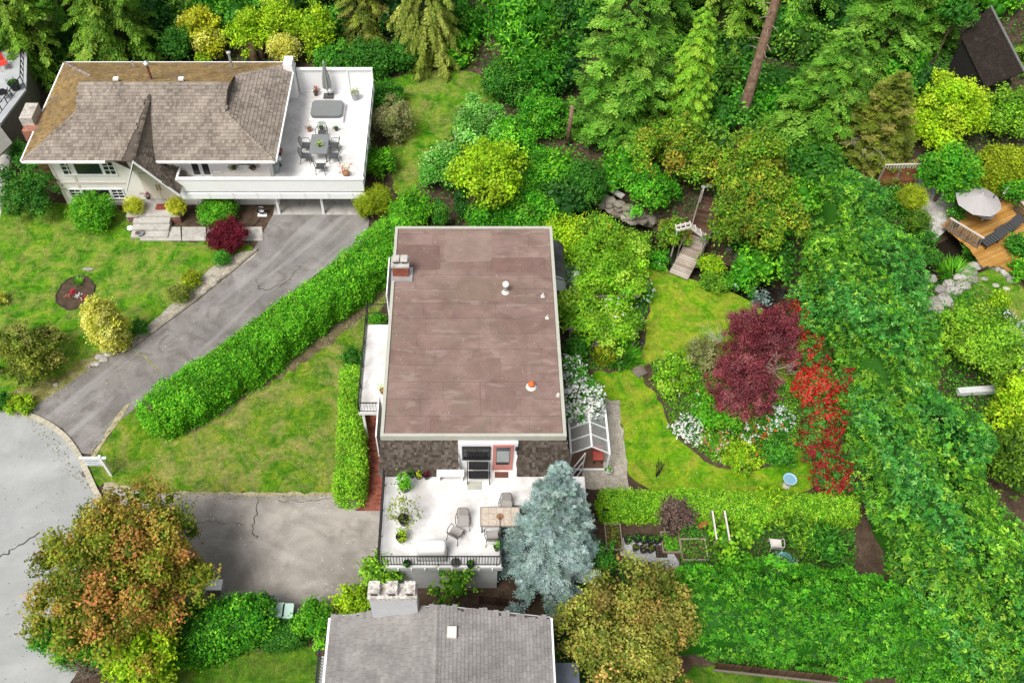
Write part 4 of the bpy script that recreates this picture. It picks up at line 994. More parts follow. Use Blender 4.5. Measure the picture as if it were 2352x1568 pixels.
mb = MB(); mb.box(1.0, 1.56, yb - .07, yb - .06, 3.5, 4.45); mb.build('blind', plain('grey_blind', (.35, .38, .38), .7), dr)
mb = MB(); p = Vector((1.88, yb - .12, 4.6)); mb.lathe([(.05, 0), (.09, .08), (.09, .2), (.04, .26)], p, 8); mb.bar(p + Vector((0, 0, .14)), p + Vector((0, .14, .14)), .03); mb.build('wall_lamp', BLACK, mh)
# front deck (L-shaped), wall below, railing
DK = 2.7
mb = MB(); mb.box(-4.15, 1.15, 15.95, 20.34, DK - .22, DK); mb.box(1.152, 5.05, 18.9, 20.34, DK - .22, DK); mb.box(ax0, ax1, 20.342, yb - .002, DK - .22, DK); mb.build('deck_floor', WHITED, mh)
mb = MB(); mb.box(-3.95, 1.0, 16.1, 20.3, 0, DK - .22); mb.box(1.0, 4.8, 19.1, 20.3, 0, DK - .222); mb.build('deck_wall', LGREY, mh)
mb = MB(); mb.box(-4.2, 1.2, 15.9, 15.946, DK - .26, DK + .02); mb.build('deck_fascia', LGREY, mh)
mb = MB()
for i in range(9): x = -3.9 + i * .58; mb.box(x, x + .05, 15.84, 15.9, DK - .2, DK + .0)
mb.build('joist_ends', WHITE, mh)
def railing(parent, a, b, h, step, mat, gapb=.1, name='railing', wd=.02):
    a, b = Vector(a), Vector(b); d = b - a; L = d.length; mb = MB(); U = Vector((0, 0, 1))
    mb.bar(a + U * h, b + U * h, .05, .03); mb.bar(a + U * gapb, b + U * gapb, .03, .025); r = mb.build(name, mat, parent)
    n = int(L / step); me = None
    for i in range(n + 1):
        big = i % 10 == 0; w_ = .04 if big else wd
        if me is None or big:
            m2 = MB(); m2.box(-w_/2, w_/2, -w_/2, w_/2, 0 if big else gapb, h); o = m2.build('post' if big else 'baluster', mat, None); o.parent = r
            if not big: me = o.data
        else:
            o = bpy.data.objects.new('baluster', me); link(o, r)
        o.location = a + d * (i / n) - wloc(r)
        if i == 0: me = None
    return r
for s_, e_ in (((-4.08, 16.02, DK), (1.08, 16.02, DK)), ((-4.1, 16.1, DK), (-4.1, 20.25, DK))):
    railing(mh, s_, e_, .95, .125, BLACK, .1, 'railing', .028)
mb = MB()                                                         # lattice on the short right side
for i in range(14): mb.bar((1.1, 16.1 + i * .1, DK), (1.1, 16.1 + i * .1 + .5, DK + .9), .012, .025, (1, 0, 0)); mb.bar((1.1, 16.6 + i * .1, DK), (1.1, 16.1 + i * .1, DK + .9), .012, .025, (1, 0, 0))
mb.build('lattice', BLACK, mh)
# side balcony on the left
mb = MB(); mb.box(-5.6, -4.35, 23.8, 29.2, DK - .2, DK); mb.build('balcony_floor', WHITED, mh)
for s_, e_ in (((-5.56, 23.85, DK), (-4.45, 23.85, DK)), ((-5.56, 23.85, DK), (-5.56, 29.9, DK)), ((-5.56, 29.9, DK), (-4.4, 29.9, DK))): railing(mh, s_, e_, .8, .13, BLACK, .06, 'balcony_railing', .014)
for y in (24.0, 26.4, 28.9): 
    mb = MB(); mb.box(-5.5, -5.38, y, y + .12, 0, DK - .2); mb.build('balcony_post', WHITE, mh)
for (y0, y1) in ((21.1, 23.3), (29.3, 31.8)):
    mb = MB(); mb.box(-4.42, -4.36, y0, y1, 2.2, 5.0); mb.build('side_fin', WHITE, mh)
# chimney and vents
mb = MB(); cc = G(921, 636, MZ); cx0, cx1, cy0, cy1 = cc.x - .4, cc.x + .4, cc.y - .02, cc.y + .55
mb.box(cx0 - .08, cx1 + .18, cy0 - .28, cy1 + .05, MZ - .04, MZ + .05); mb.build('chimney_flashing', STEEL, mh)
core = MB(); core.box(cx0 + .02, cx1 - .02, cy0 + .02, cy1, MZ - .1, MZ + .72); chm = core.build('chimney', plain('mortar', (.4, .35, .3), .95), mh)
bb = MB(); z = MZ + .05; rr_ = 0
while z < MZ + .7:
    x = cx0 - (.08 if rr_ % 2 else 0)
    while x < cx1 - .01:
        a, b = max(x, cx0), min(x + .155, cx1)
        if b - a > .03: bb.box(a, b, cy0, cy0 + .05, z, z + .06)
        x += .165
    yy = cy0 + (.0 if rr_ % 2 else .06)
    while yy < cy1 - .03: bb.box(cx1 - .04, cx1 + .0, yy + .055, min(yy + .2, cy1), z, z + .06); yy += .165
    z += .07; rr_ += 1
tag(bb.build('bricks', BRICKP, chm, False, True), kind='stuff')
mb = MB(); mb.box(cx0 - .05, cx1 + .05, cy0 - .05, cy1 + .05, MZ + .72, MZ + .84); mb.build('chimney_crown', CONC, chm)
for s in (-1, 1):
    mb = MB(); m_ = (cx0 + cx1) / 2 + s * .2; mb.box(m_ - .13, m_ + .13, cy0 + .15, cy0 + .45, MZ + .84, MZ + 1.02); p_ = mb.build('flue_pot', plain('flue_dark', (.03, .03, .03), .9), chm)
    mb = MB(); mb.box(m_ - .17, m_ + .17, cy0 + .08, cy0 + .5, MZ + 1.02, MZ + 1.1); mb.build('flue_lid', CONC, p_)
def vent(u, v, h, r, capm, flr=.2, capr=None, name='vent_pipe'):
    p = G(u, v, MZ - .045); mb = MB(); mb.lathe([(flr, 0), (flr * .9, .03), (r * 1.3, .12), (r * 1.2, .14)], p, 12); o = mb.build('vent_flashing', plain('vent_pale', (.62, .58, .54), .6), mh)
    mb = MB(); mb.lathe([(r, .1), (r, h), (r * .8, h + .01)], p, 10); mb.build(name, STEEL if h > .4 else MATS['vent_pale'], o)
    if capr:
        mb = MB(); mb.lathe([(capr * .7, h - .06), (capr, h), (capr, h + .1), (capr * .5, h + .2)], p, 12); mb.build('vent_cap', capm, o)
vent(1161, 671, .55, .075, WHITE, .2, .16); vent(1247, 680, .2, .04, None, .12); vent(1257, 730, .2, .03, None, .11); vent(1282, 908, .14, .05, None, .1)
vent(1220, 888, .16, .1, plain('rust_orange', (.62, .14, .03), .7), .25, .15)
# curved awning over the side patio
pts = [(3.95, 3.15), (4.25, 3.12), (4.6, 3.0), (4.85, 2.8), (4.95, 2.62)]
a0, a1 = G(1270, 640, 2.8).y, G(1270, 553, 3.0).y; mb = MB()
for (xa, za), (xb, zb) in zip(pts[:-1], pts[1:]): mb.slab([(xa, a0, za), (xb, a0, zb), (xb, a1, zb), (xa, a1, za)], .03)
mb.build('awning', surf('awning_sheet', [(.3, (.035, .035, .038)), (.7, (.09, .09, .095))], 1.5, 20, .15, .35, 0), mh)
for k_ in range(5):
    mb = MB(); y = a0 + (a1 - a0) * k_ / 4; mb.bar((4.0, y, 3.0), (4.9, y, 2.62), .03); mb.build('awning_rib', BLACK, mh)
sheet('side_patio', [(1272, 668), (1357, 668), (1345, 610), (1275, 600)], .03, surf('pale_patio', [(.3, (.45, .47, .48)), (.7, (.58, .59, .6))], 1.5, 20, .1, .8, .1), 0, 0)

# ================================================================== LOWER HOUSE (bottom): grey gable roof
lh = thing('grey_roof_house', 'house with grey asphalt shingle gable roof at the bottom of picture', 'house', (-1.4, 8, 0))
LY1, LY0 = 12.9, 3.5; LX0, LX1, LXR, LE, LR = -5.62, 2.95, -1.42, 4.95, 6.2
mb = MB(); mb.box(LX0 + .35, LX1 - .35, LY0 + .3, LY1 - .35, 0, LE - .02)
mb.add([(LX0 + .35, LY1 - .36, LE - .02), (LX1 - .35, LY1 - .36, LE - .02), (LXR, LY1 - .36, LR - .12)], [(0, 1, 2)])
mb.build('wall', plain('lower_wall', (.5, .5, .48), .8), lh)
lp = [Vector((LX0, LY1, LE)), Vector((LX0, LY0, LE)), Vector((LXR, LY0, LR)), Vector((LXR, LY1, LR))]; rp = [Vector((LX1, LY0, LE)), Vector((LX1, LY1, LE)), Vector((LXR, LY1, LR)), Vector((LXR, LY0, LR))]
mb = MB(); mb.slab(lp, .1); mb.slab(rp, .1); rf = mb.build('roof', MATS['shake_underlay'], lh)
lay_shingles([lp, rp], .15, [.18, .24, .3], .05, ASPH_SH, rf, 'lh', 300)
mb = MB(); ridge_caps(mb, (LXR, LY1, LR + .03), (LXR, LY0, LR + .03), .16, .24); tag(mb.build('ridge_caps', ASPH_SH, rf, False, True), kind='stuff')
for x, s in ((LX0, -1), (LX1, 1)):
    mb = MB(); mb.box(x - .1 if s < 0 else x, x if s < 0 else x + .1, LY0, LY1, LE - .14, LE - .01); mb.build('gutter', WHITE, rf)
mb = MB(); mb.bar((LX0, LY1 + .02, LE - .05), (LXR, LY1 + .02, LR - .05), .03, .14); mb.bar((LXR, LY1 + .021, LR - .05), (LX1, LY1 + .021, LE - .05), .03, .14); mb.build('bargeboard', LGREY, rf)
ch0 = G(860, 1412, 5.15); ch1 = G(962, 1395, 5.6)
mb = MB(); mb.box(ch0.x + .0, ch1.x, 12.7, 13.2, 4.6, 7.35); chm = mb.build('chimney', plain('pale_grey_render', (.5, .51, .52), .85, 0, .08), lh)
LICH = surf('lichen_render', [(.35, (.3, .26, .23)), (.5, (.52, .49, .45)), (.65, (.66, .63, .58))], 5, 12, .5, .95, .6)
mb = MB(); mb.box(ch0.x - .04, ch1.x + .04, 12.66, 13.24, 7.35, 7.55); mb.build('chimney_crown', LICH, chm)
for i in range(3):
    x = ch0.x + .02 + i * (ch1.x - ch0.x - .44) / 2; mb = MB(); mb.box(x, x + .4, 12.76, 13.22, 7.55, 7.85); pt = mb.build('flue_pot', LICH, chm); mb = MB(); mb.box(x + .08, x + .32, 12.745, 12.765, 7.6, 7.74); mb.build('flue_opening', MATS['flue_dark'], pt)
mb = MB(); p = G(1038, 1452, 6.12); mb.obox(p, (.34, .42, .2)); mb.build('roof_vent', plain('vent_cream', (.66, .62, .56), .6), rf)
mb = MB(); mb.box(-6.25, -5.75, 3.5, 12.2, 2.4, 2.5); fl_ = mb.build('side_deck', LGREY, lh)
for i in range(24):
    y = 9.3 + i * .12; mb = MB(); mb.box(-6.22, -6.19, y, y + .03, 2.5, 3.4); mb.build('baluster', BLACK, fl_)
mb = MB(); mb.box(-6.24, -6.17, 9.2, 12.2, 3.4, 3.45); mb.build('handrail', BLACK, fl_)
mb = MB(); mb.box(3.0, 4.2, 3.5, 11.9, 2.5, 2.62); mb.build('porch_roof', surf('slate_blue_metal', [(.3, (.1, .12, .16)), (.7, (.16, .18, .23))], 2, 20, .1, .5, 0), lh)

# ================================================================== NEIGHBOUR at the far left edge
nh = thing('left_neighbour_house', 'grey-walled house with raised deck at the far left edge', 'house', (-31.5, 44, 0))
p = [G(0, 285, 2.6), G(60, 205, 2.6), G(62, 115, 2.6), G(-60, 115, 2.6), G(-60, 285, 2.6)]
mb = MB(); mb.prism([(q.x, q.y) for q in p], 2.45, 2.6); mb.build('deck_floor', surf('grey_deck', [(.3, (.34, .36, .37)), (.7, (.44, .46, .47))], 1, 20, .08, .7, 0), nh)
c_ = Vector((sum(q.x for q in p)/5, sum(q.y for q in p)/5, 0)); mb = MB(); mb.prism([((q.x-c_.x)*.97+c_.x, (q.y-c_.y)*.97+c_.y) for q in p], 0, 2.45); mb.build('wall', plain('dark_green_grey', (.14, .14, .11), .9, 0, .1), nh)
railing(nh, p[0], p[1], 1.0, .6, BLACK, .5, 'railing', .05); railing(nh, p[1], p[2], 1.0, .6, BLACK, .5, 'railing', .05)
mb = MB(); q = [G(-40, 520, .0), G(0, 505, 0), G(30, 330, 0), G(-40, 330, 0)]; mb.prism([(a.x, a.y) for a in q], 0, .02); mb.build('side_path', CONC, nh)
for q0, q1 in (((0, 300), (-30, 330)), ):
    mb = MB(); a = G(22, 265, 2.2); mb.slab([G(-60, 290, 2.3), G(0, 290, 2.3), G(30, 330, 2.0), G(-60, 420, 2.0)], .1); mb.build('carport_roof', plain('carport_fascia', (.2, .2, .17), .8), nh)

# NEIGHBOUR roof in the dark hollow at the upper right
rh = thing('hollow_house', 'brown mossy-roofed house in deep shade at the upper right', 'house', G(2290, 90))
a, b, c_, d = G(2205, 60, 2.8), G(2300, -60, 2.8), G(2400, -20, 4.0), G(2352, 140, 3.0)
q0, q1, q2, q3 = G(2262, 200, 2.6), G(2205, 80, 2.6), G(2275, 15, 3.6), G(2352, 165, 3.6)
mb = MB(); mb.slab([q0, q3, q2, q1], .12); mb.build('roof', surf('shaded_brown_felt', [(.3, (.014, .01, .008)), (.6, (.028, .02, .015)), (.75, (.06, .045, .034))], 2.5, 9, .5, 1, .5), rh)  # brown roof, darkened in its colour to stand for deep tree shade
mb = MB(); mb.prism([(x.x, x.y) for x in (q0.lerp(q2, .06), q3.lerp(q1, .06), q2.lerp(q0, .06), q1.lerp(q3, .06))], 0, 2.5); mb.build('wall', plain('shaded_wall', (.02, .018, .016), .9), rh)  # wall colour darkened too, as if under the same trees
mb = MB(); mb.bar(q3 + Vector((0, 0, .04)), q2 + Vector((0, 0, .04)), .14, .08); mb.build('ridge_cap', plain('ridge_grey', (.16, .16, .15), .8), rh)
# ================================================================== HEDGES
def gl_(pts, z): return [G(u, v, z) for u, v in pts]
hedge('laurel_hedge', 'long bright green laurel hedge running diagonally beside the left driveway', gl_([(360, 952), (450, 898), (560, 822), (680, 733), (790, 655), (885, 572), (940, 520)], 1.1), [2.2, 2.5, 2.5, 2.5, 2.5, 2.5, 2.3], [2.0, 2.3, 2.3, 2.3, 2.3, 2.4, 2.4], 'hedge', .1, 560, .17, 1.9, 3.4, asp=.62, sprig=6)
hedge('clipped_hedge', 'narrow clipped light green hedge along the brick path', gl_([(811, 862), (808, 960), (806, 1060), (802, 1138)], .7), [1.1, 1.2, 1.3, 1.35], [1.45, 1.4, 1.4, 1.4], 'vine', .085, 700, .06, 1.8, 5)
hedge('garden_hedge', 'low flat-topped hedge between garden lawn and vegetable plot', gl_([(1388, 1160), (1560, 1160), (1760, 1165), (1960, 1172)], .6), 1.25, [1.25, 1.2, 1.15, 1.1], 'vine', .085, 820, .05, 1.9, 8, top_pal='vine')
hedge('conifer_hedge', 'huge tall feathery conifer hedge down the right side of garden', gl_([(1925, 445), (1945, 540), (1970, 650), (2025, 770), (2068, 900), (2105, 1040), (2160, 1180), (2235, 1330), (2300, 1480), (2350, 1640)], 2.4), [2.6, 4.4, 5.6, 5.2, 4.8, 5.2, 5.8, 5.6, 5.2, 5], [4.0, 4.6, 4.9, 5, 5, 5, 5, 4.6, 4.2, 4], 'conhedge', .1, 480, .85, .8, 2.3, asp=.38, sprig=7, top_pal='conhedge2', corer=.64, tuft=.175)
hedge('laurel_screen', 'broad dark green hedge mass along the bottom right, below the vegetable plot', gl_([(1540, 1395), (1680, 1400), (1830, 1410), (1990, 1425), (2120, 1455), (2240, 1520)], 1.4), [3.0, 3.8, 4, 4, 3.8, 3.4], [2.5, 2.9, 3, 3, 2.9, 2.6], 'laurel', .1, 560, .34, 1.4, 2.6, sprig=8, corer=.84, tuft=.13, asp=.5)
hedge('street_hedge', 'thick deep green hedge beneath the orange-tinged maple, beside lower lawn', gl_([(150, 1478), (250, 1475), (340, 1465), (480, 1440), (615, 1418)], .9), [1.7, 1.8, 2.2, 2.3, 2.1], [1.5, 1.7, 1.8, 1.9, 1.9], 'laurel', .13, 340, .14, 1.4, 3.4)
hedge('box_hedge', 'short boxy dark olive hedge beside two recycling bins', gl_([(612, 1462), (690, 1452)], .6), 1.1, 1.1, 'deep', .07, 600, .05, 2, 6)
hedge('neighbour_hedge', 'tall smooth cedar hedge at right edge above the timber deck', gl_([(2250, 385), (2310, 395), (2390, 400)], 1.5), 1.8, 3.2, 'moss', .13, 300, .15, 1.2, 3.2)
# ================================================================== CONIFERS AND FOREST (top of the picture)
def gb(u, v): return G(u, v)
conifer('cedar_tree', 'large drooping cedar behind the mossy roof corner, far left', gb(85, 165), 15, 3.1, .3, 'cedar', 150, 'cedar', tr=.35, frn=11)
conifer('cedar_tree', 'broad dark cedar behind the white house chimney pipe', gb(285, 150), 16, 3.3, .3, 'cedar', 150, 'cedar', tr=.35, frn=11)
conifer('cedar_tree', 'deep shaded cedar at the top left corner above the grey deck', gb(-20, 60), 15, 3.2, .3, 'fir', 90, 'cedar', tr=.3)
conifer('cedar_tree', 'shaded cedar between the two left cedars, top edge', gb(190, 70), 17, 3.2, .3, 'fir', 90, 'cedar', tr=.3)
conifer('hemlock_tree', 'hemlock with green drooping boughs above yellow shrubs', gb(470, 30), 14, 2.8, 1.2, 'fir', 100, 'cedar', tr=.3)
conifer('hemlock_tree', 'hemlock at top edge above the lime shrubs', gb(655, 20), 14, 2.8, 1.0, 'cedarlt', 100, 'cedar', tr=.3)
conifer('cedar_tree', 'brownish cedar between lime shrubs and weeping cedar', gb(845, 85), 12, 2.0, .8, 'olive', 110, 'cedar', tr=.25)
conifer('weeping_cedar', 'golden weeping cedar with hanging curtains of foliage above back lawn', gb(985, 140), 13, 2.9, .5, 'weep', 150, 'weep', tr=.3, frn=12)
conifer('fir_tree', 'big layered fir standing behind the tall cut post', gb(1415, 318), 15, 3.5, .5, 'fir', 185, 'fir', tr=.4, frn=13)
conifer('fir_tree', 'dark fir at top edge left of the light cedar', gb(1500, 90), 14, 3.2, .5, 'fir', 110, 'fir', tr=.35)
conifer('young_cedar', 'narrow bright yellow-green cedar with pointed top near the bare snag', gb(1556, 318), 9.8, 2.0, .3, 'cedarlt', 150, 'cedar', tr=.2, frn=11)
conifer('hemlock_tree', 'dark hemlock directly left of the bare trunk, top edge', gb(1665, 110), 15, 3.0, .4, 'cedar', 110, 'cedar', tr=.3)
conifer('hemlock_tree', 'dark hemlock behind the bare trunk, top right', gb(1800, 70), 15, 3.4, .4, 'fir', 110, 'cedar', tr=.3)
conifer('fir_tree', 'wide light fir immediately right of the bare trunk', gb(1865, 325), 8.5, 3.4, .3, 'fir', 170, 'fir', tr=.3, frn=12)
conifer('fir_tree', 'tall fir left of the dark hollow drive, upper right', gb(1985, 165), 13, 3.2, .4, 'fir', 130, 'fir', tr=.3)
conifer('cypress_tree', 'olive cypress with bare tan twigs in front of lime bush', gb(1985, 372), 6.8, 2.3, .2, 'olive', 170, 'pine', tr=.2, frn=10)
conifer('fir_tree', 'dark fir overhanging the hollow drive at upper right', gb(2125, 105), 12, 2.5, .4, 'fir', 100, 'fir', tr=.25)
conifer('cedar_tree', 'cedar cropped by the right edge beside the brown hollow roof', gb(2400, 150), 10, 2.4, .4, 'cedar', 90, 'cedar', tr=.25)
conifer('blue_spruce', 'silvery blue spruce standing beside the white front deck', (3.3, 17.0, 0), 9.7, 2.4, .15, 'spruce', 280, 'spruce', tr=.22, frn=15, power=.88, leafk=1.15)
# woodland understory filling the background: one mass of dark and mid green crowns
fo = Fol()
for i, (u, v, r, z, pl_) in enumerate([(x, y, random.uniform(44, 68), random.uniform(.5, 1.7), random.choice(['deep', 'green', 'dark', 'deep', 'fir', 'hedge', 'emerald'])) for y, row in ((-70, range(-40, 2420, 95)), (-10, range(10, 2400, 95)), (50, [350, 420, 540, 760, 890, 1080, 1290, 1350, 1450, 1520, 1640, 1720, 1780, 1900, 1960, 2040]), (110, [20, 160, 340, 1060, 1290, 1440, 1640, 1700, 1760, 1850, 1920, 2010, 2090]), (180, [1290, 1460, 1620, 1660, 1720, 1790, 1860, 1930, 2060, 2120]), (250, [1470, 1640, 1700, 1750, 1820, 1950, 2060]), (320, [1480, 1640, 1760, 1830, 1900]), (390, [1300, 1430, 1790, 1860]), (460, [1180, 1290, 1850]), (540, [1720, 1800]), (600, [1740, 1780])) for x in row]):
    c = G(u + random.uniform(-20, 20), v + random.uniform(-15, 15), z); k = r / ppm(c); crown(fo, c, (k, k, k * .8), pl_, leaf=.22, dens=60, nb=10, rf=.5, sprig=4)
tag(fo.build('woodland_understory', LEAF), 'dark green woodland understory behind the garden trees', 'woodland', None, 'stuff')
# bare snag and cut post
t = thing('bare_snag', 'tall bare reddish trunk with broken branch stubs, upper right', 'tree', G(1697, 290))
b0 = G(1697, 292); mb = MB(); H_ = 14.0
pts = [b0 + Vector((0.02 * i * .3, .01 * i, H_ * i / 8)) for i in range(9)]
mb.tube([b0 - Vector((0, 0, .2))] + pts, [.42] + [.38 - .02 * i for i in range(9)], 11); tk = mb.build('trunk', SNAG, t, True)
for i in range(16):
    z = random.uniform(4.5, 12.5); a = random.uniform(0, 6.28); L_ = random.uniform(.5, 1.2); p = b0 + Vector((.0, .0, z)); d = Vector((math.cos(a), math.sin(a), random.uniform(-.3, .2)))
    mb = MB(); mb.tube([p, p + d * L_ * .6, p + d * L_ + Vector((0, 0, -.15))], [.035, .025, .01], 5); mb.build('branch_stub', TWIG, t)
t = G(1304, 332); mb = MB(); mb.tube([t, t + Vector((.02, .02, 1.6)), t + Vector((.03, .0, 3.1))], [.15, .14, .13], 9)
tag(mb.build('cut_trunk', SNAG, None, True), 'slim cut-off trunk standing like a post among shrubs', 'trunk').location = (0, 0, 0)
for u, lb, h in ((586, 'thicker brown stump behind the white house roof', 1.7), (603, 'paler thin stump behind the white house roof', 1.9)):
    p = G(u, 148, 0) if u < 600 else G(u, 140, 0); mb = MB(); mb.tube([p, p + Vector((0, 0, h * .6)), p + Vector((-.05, 0, h))], [.32 if u < 600 else .2, .26 if u < 600 else .16, .22 if u < 600 else .12], 9)
    tag(mb.build('stump', SNAG if u < 600 else TWIG, None, True), lb, 'stump')

# ================================================================== BROADLEAF TREES
def tree(*a, **k): return plant(*a, foliage='crown', **k)
tree('maple_tree', 'large orange-tinged maple overhanging the street at lower left', 'tree', 284, 1312, 203, 3.1, .62, 'maple', leaf=.13, dens=300, nb=110, rf=.3, trunk=.2, asp=.62, jit=.22, sprig=6, zmin=-.3, loose=.3, lumps=17)
tree('maple_tree', 'yellow-tinged olive maple at bottom, right of the grey roof', 'tree', 1442, 1470, 192, 2.8, .6, 'mapleyel', leaf=.12, dens=290, nb=90, rf=.3, trunk=.17, sprig=6, zmin=-.3, jit=.22, loose=.3, lumps=10)
tree('golden_tree', 'golden-green spreading tree behind the flat-roofed house', 'tree', 1122, 400, 92, 3.2, .72, 'lime', leaf=.17, dens=220, nb=60, rf=.3, trunk=.12, jit=.22, loose=.3, lumps=6)
tree('maple_tree', 'orange-flecked green maple left of the footbridge arbor', 'tree', 1555, 345, 105, 2.6, .75, 'maplegreen', leaf=.15, dens=260, nb=70, rf=.3, jit=.22, loose=.3, lumps=7, trunk=.14, sprig=6)
tree('maple_tree', 'orange-flecked maple behind the footbridge on its right', 'tree', 1715, 385, 98, 2.8, .75, 'maplegreen', leaf=.15, dens=260, nb=70, rf=.3, jit=.22, loose=.3, lumps=7, trunk=.14, sprig=6)
tree('maple_tree', 'largest olive and orange maple overhanging the footbridge right side', 'tree', 1740, 500, 116, 2.8, .75, 'maplegreen', leaf=.15, dens=260, nb=70, rf=.3, jit=.22, loose=.3, lumps=7, trunk=.15, sprig=6)
tree('plum_maple', 'spreading dark plum-red laceleaf maple in the island bed', 'tree', 1755, 775, 95, 1.9, .6, 'plum', leaf=.1, dens=900, nb=80, rf=.3, trunk=.09, sprig=7, asp=.36, lumps=7, loose=.35)
tree('plum_maple', 'lower plum-red maple bough mass over the white flowers', 'tree', 1712, 878, 98, 1.4, .5, 'plum', leaf=.1, dens=900, nb=80, rf=.3, trunk=.08, sprig=7, asp=.36, lumps=7, loose=.35)
tree('green_tree', 'round bright green tree behind the grey parasol', 'tree', 2180, 400, 68, 2.2, .85, 'emerald', leaf=.16, dens=230, trunk=.1, rf=.32)
tree('lime_tree', 'yellow-green tree at bottom left edge above the street', 'tree', 325, 1535, 85, 2.2, .8, 'lime', leaf=.14, dens=260, trunk=.1, nb=36, rf=.3)
tree('green_tree', 'bushy light green tree at right, below the neighbour lawn', 'tree', 2265, 800, 112, 1.9, .75, 'cedarlt', leaf=.14, dens=280, trunk=.12, nb=60, lumps=7)
tree('green_tree', 'yellow-green tree cropped by the right edge, mid height', 'tree', 2330, 940, 90, 2.0, .8, 'lime', leaf=.14, dens=280, trunk=.1, lumps=5)
tree('green_tree', 'deep green tree cropped by the right edge, lower half', 'tree', 2345, 1060, 80, 2.2, .9, 'cedar', leaf=.16, dens=220, trunk=.1)

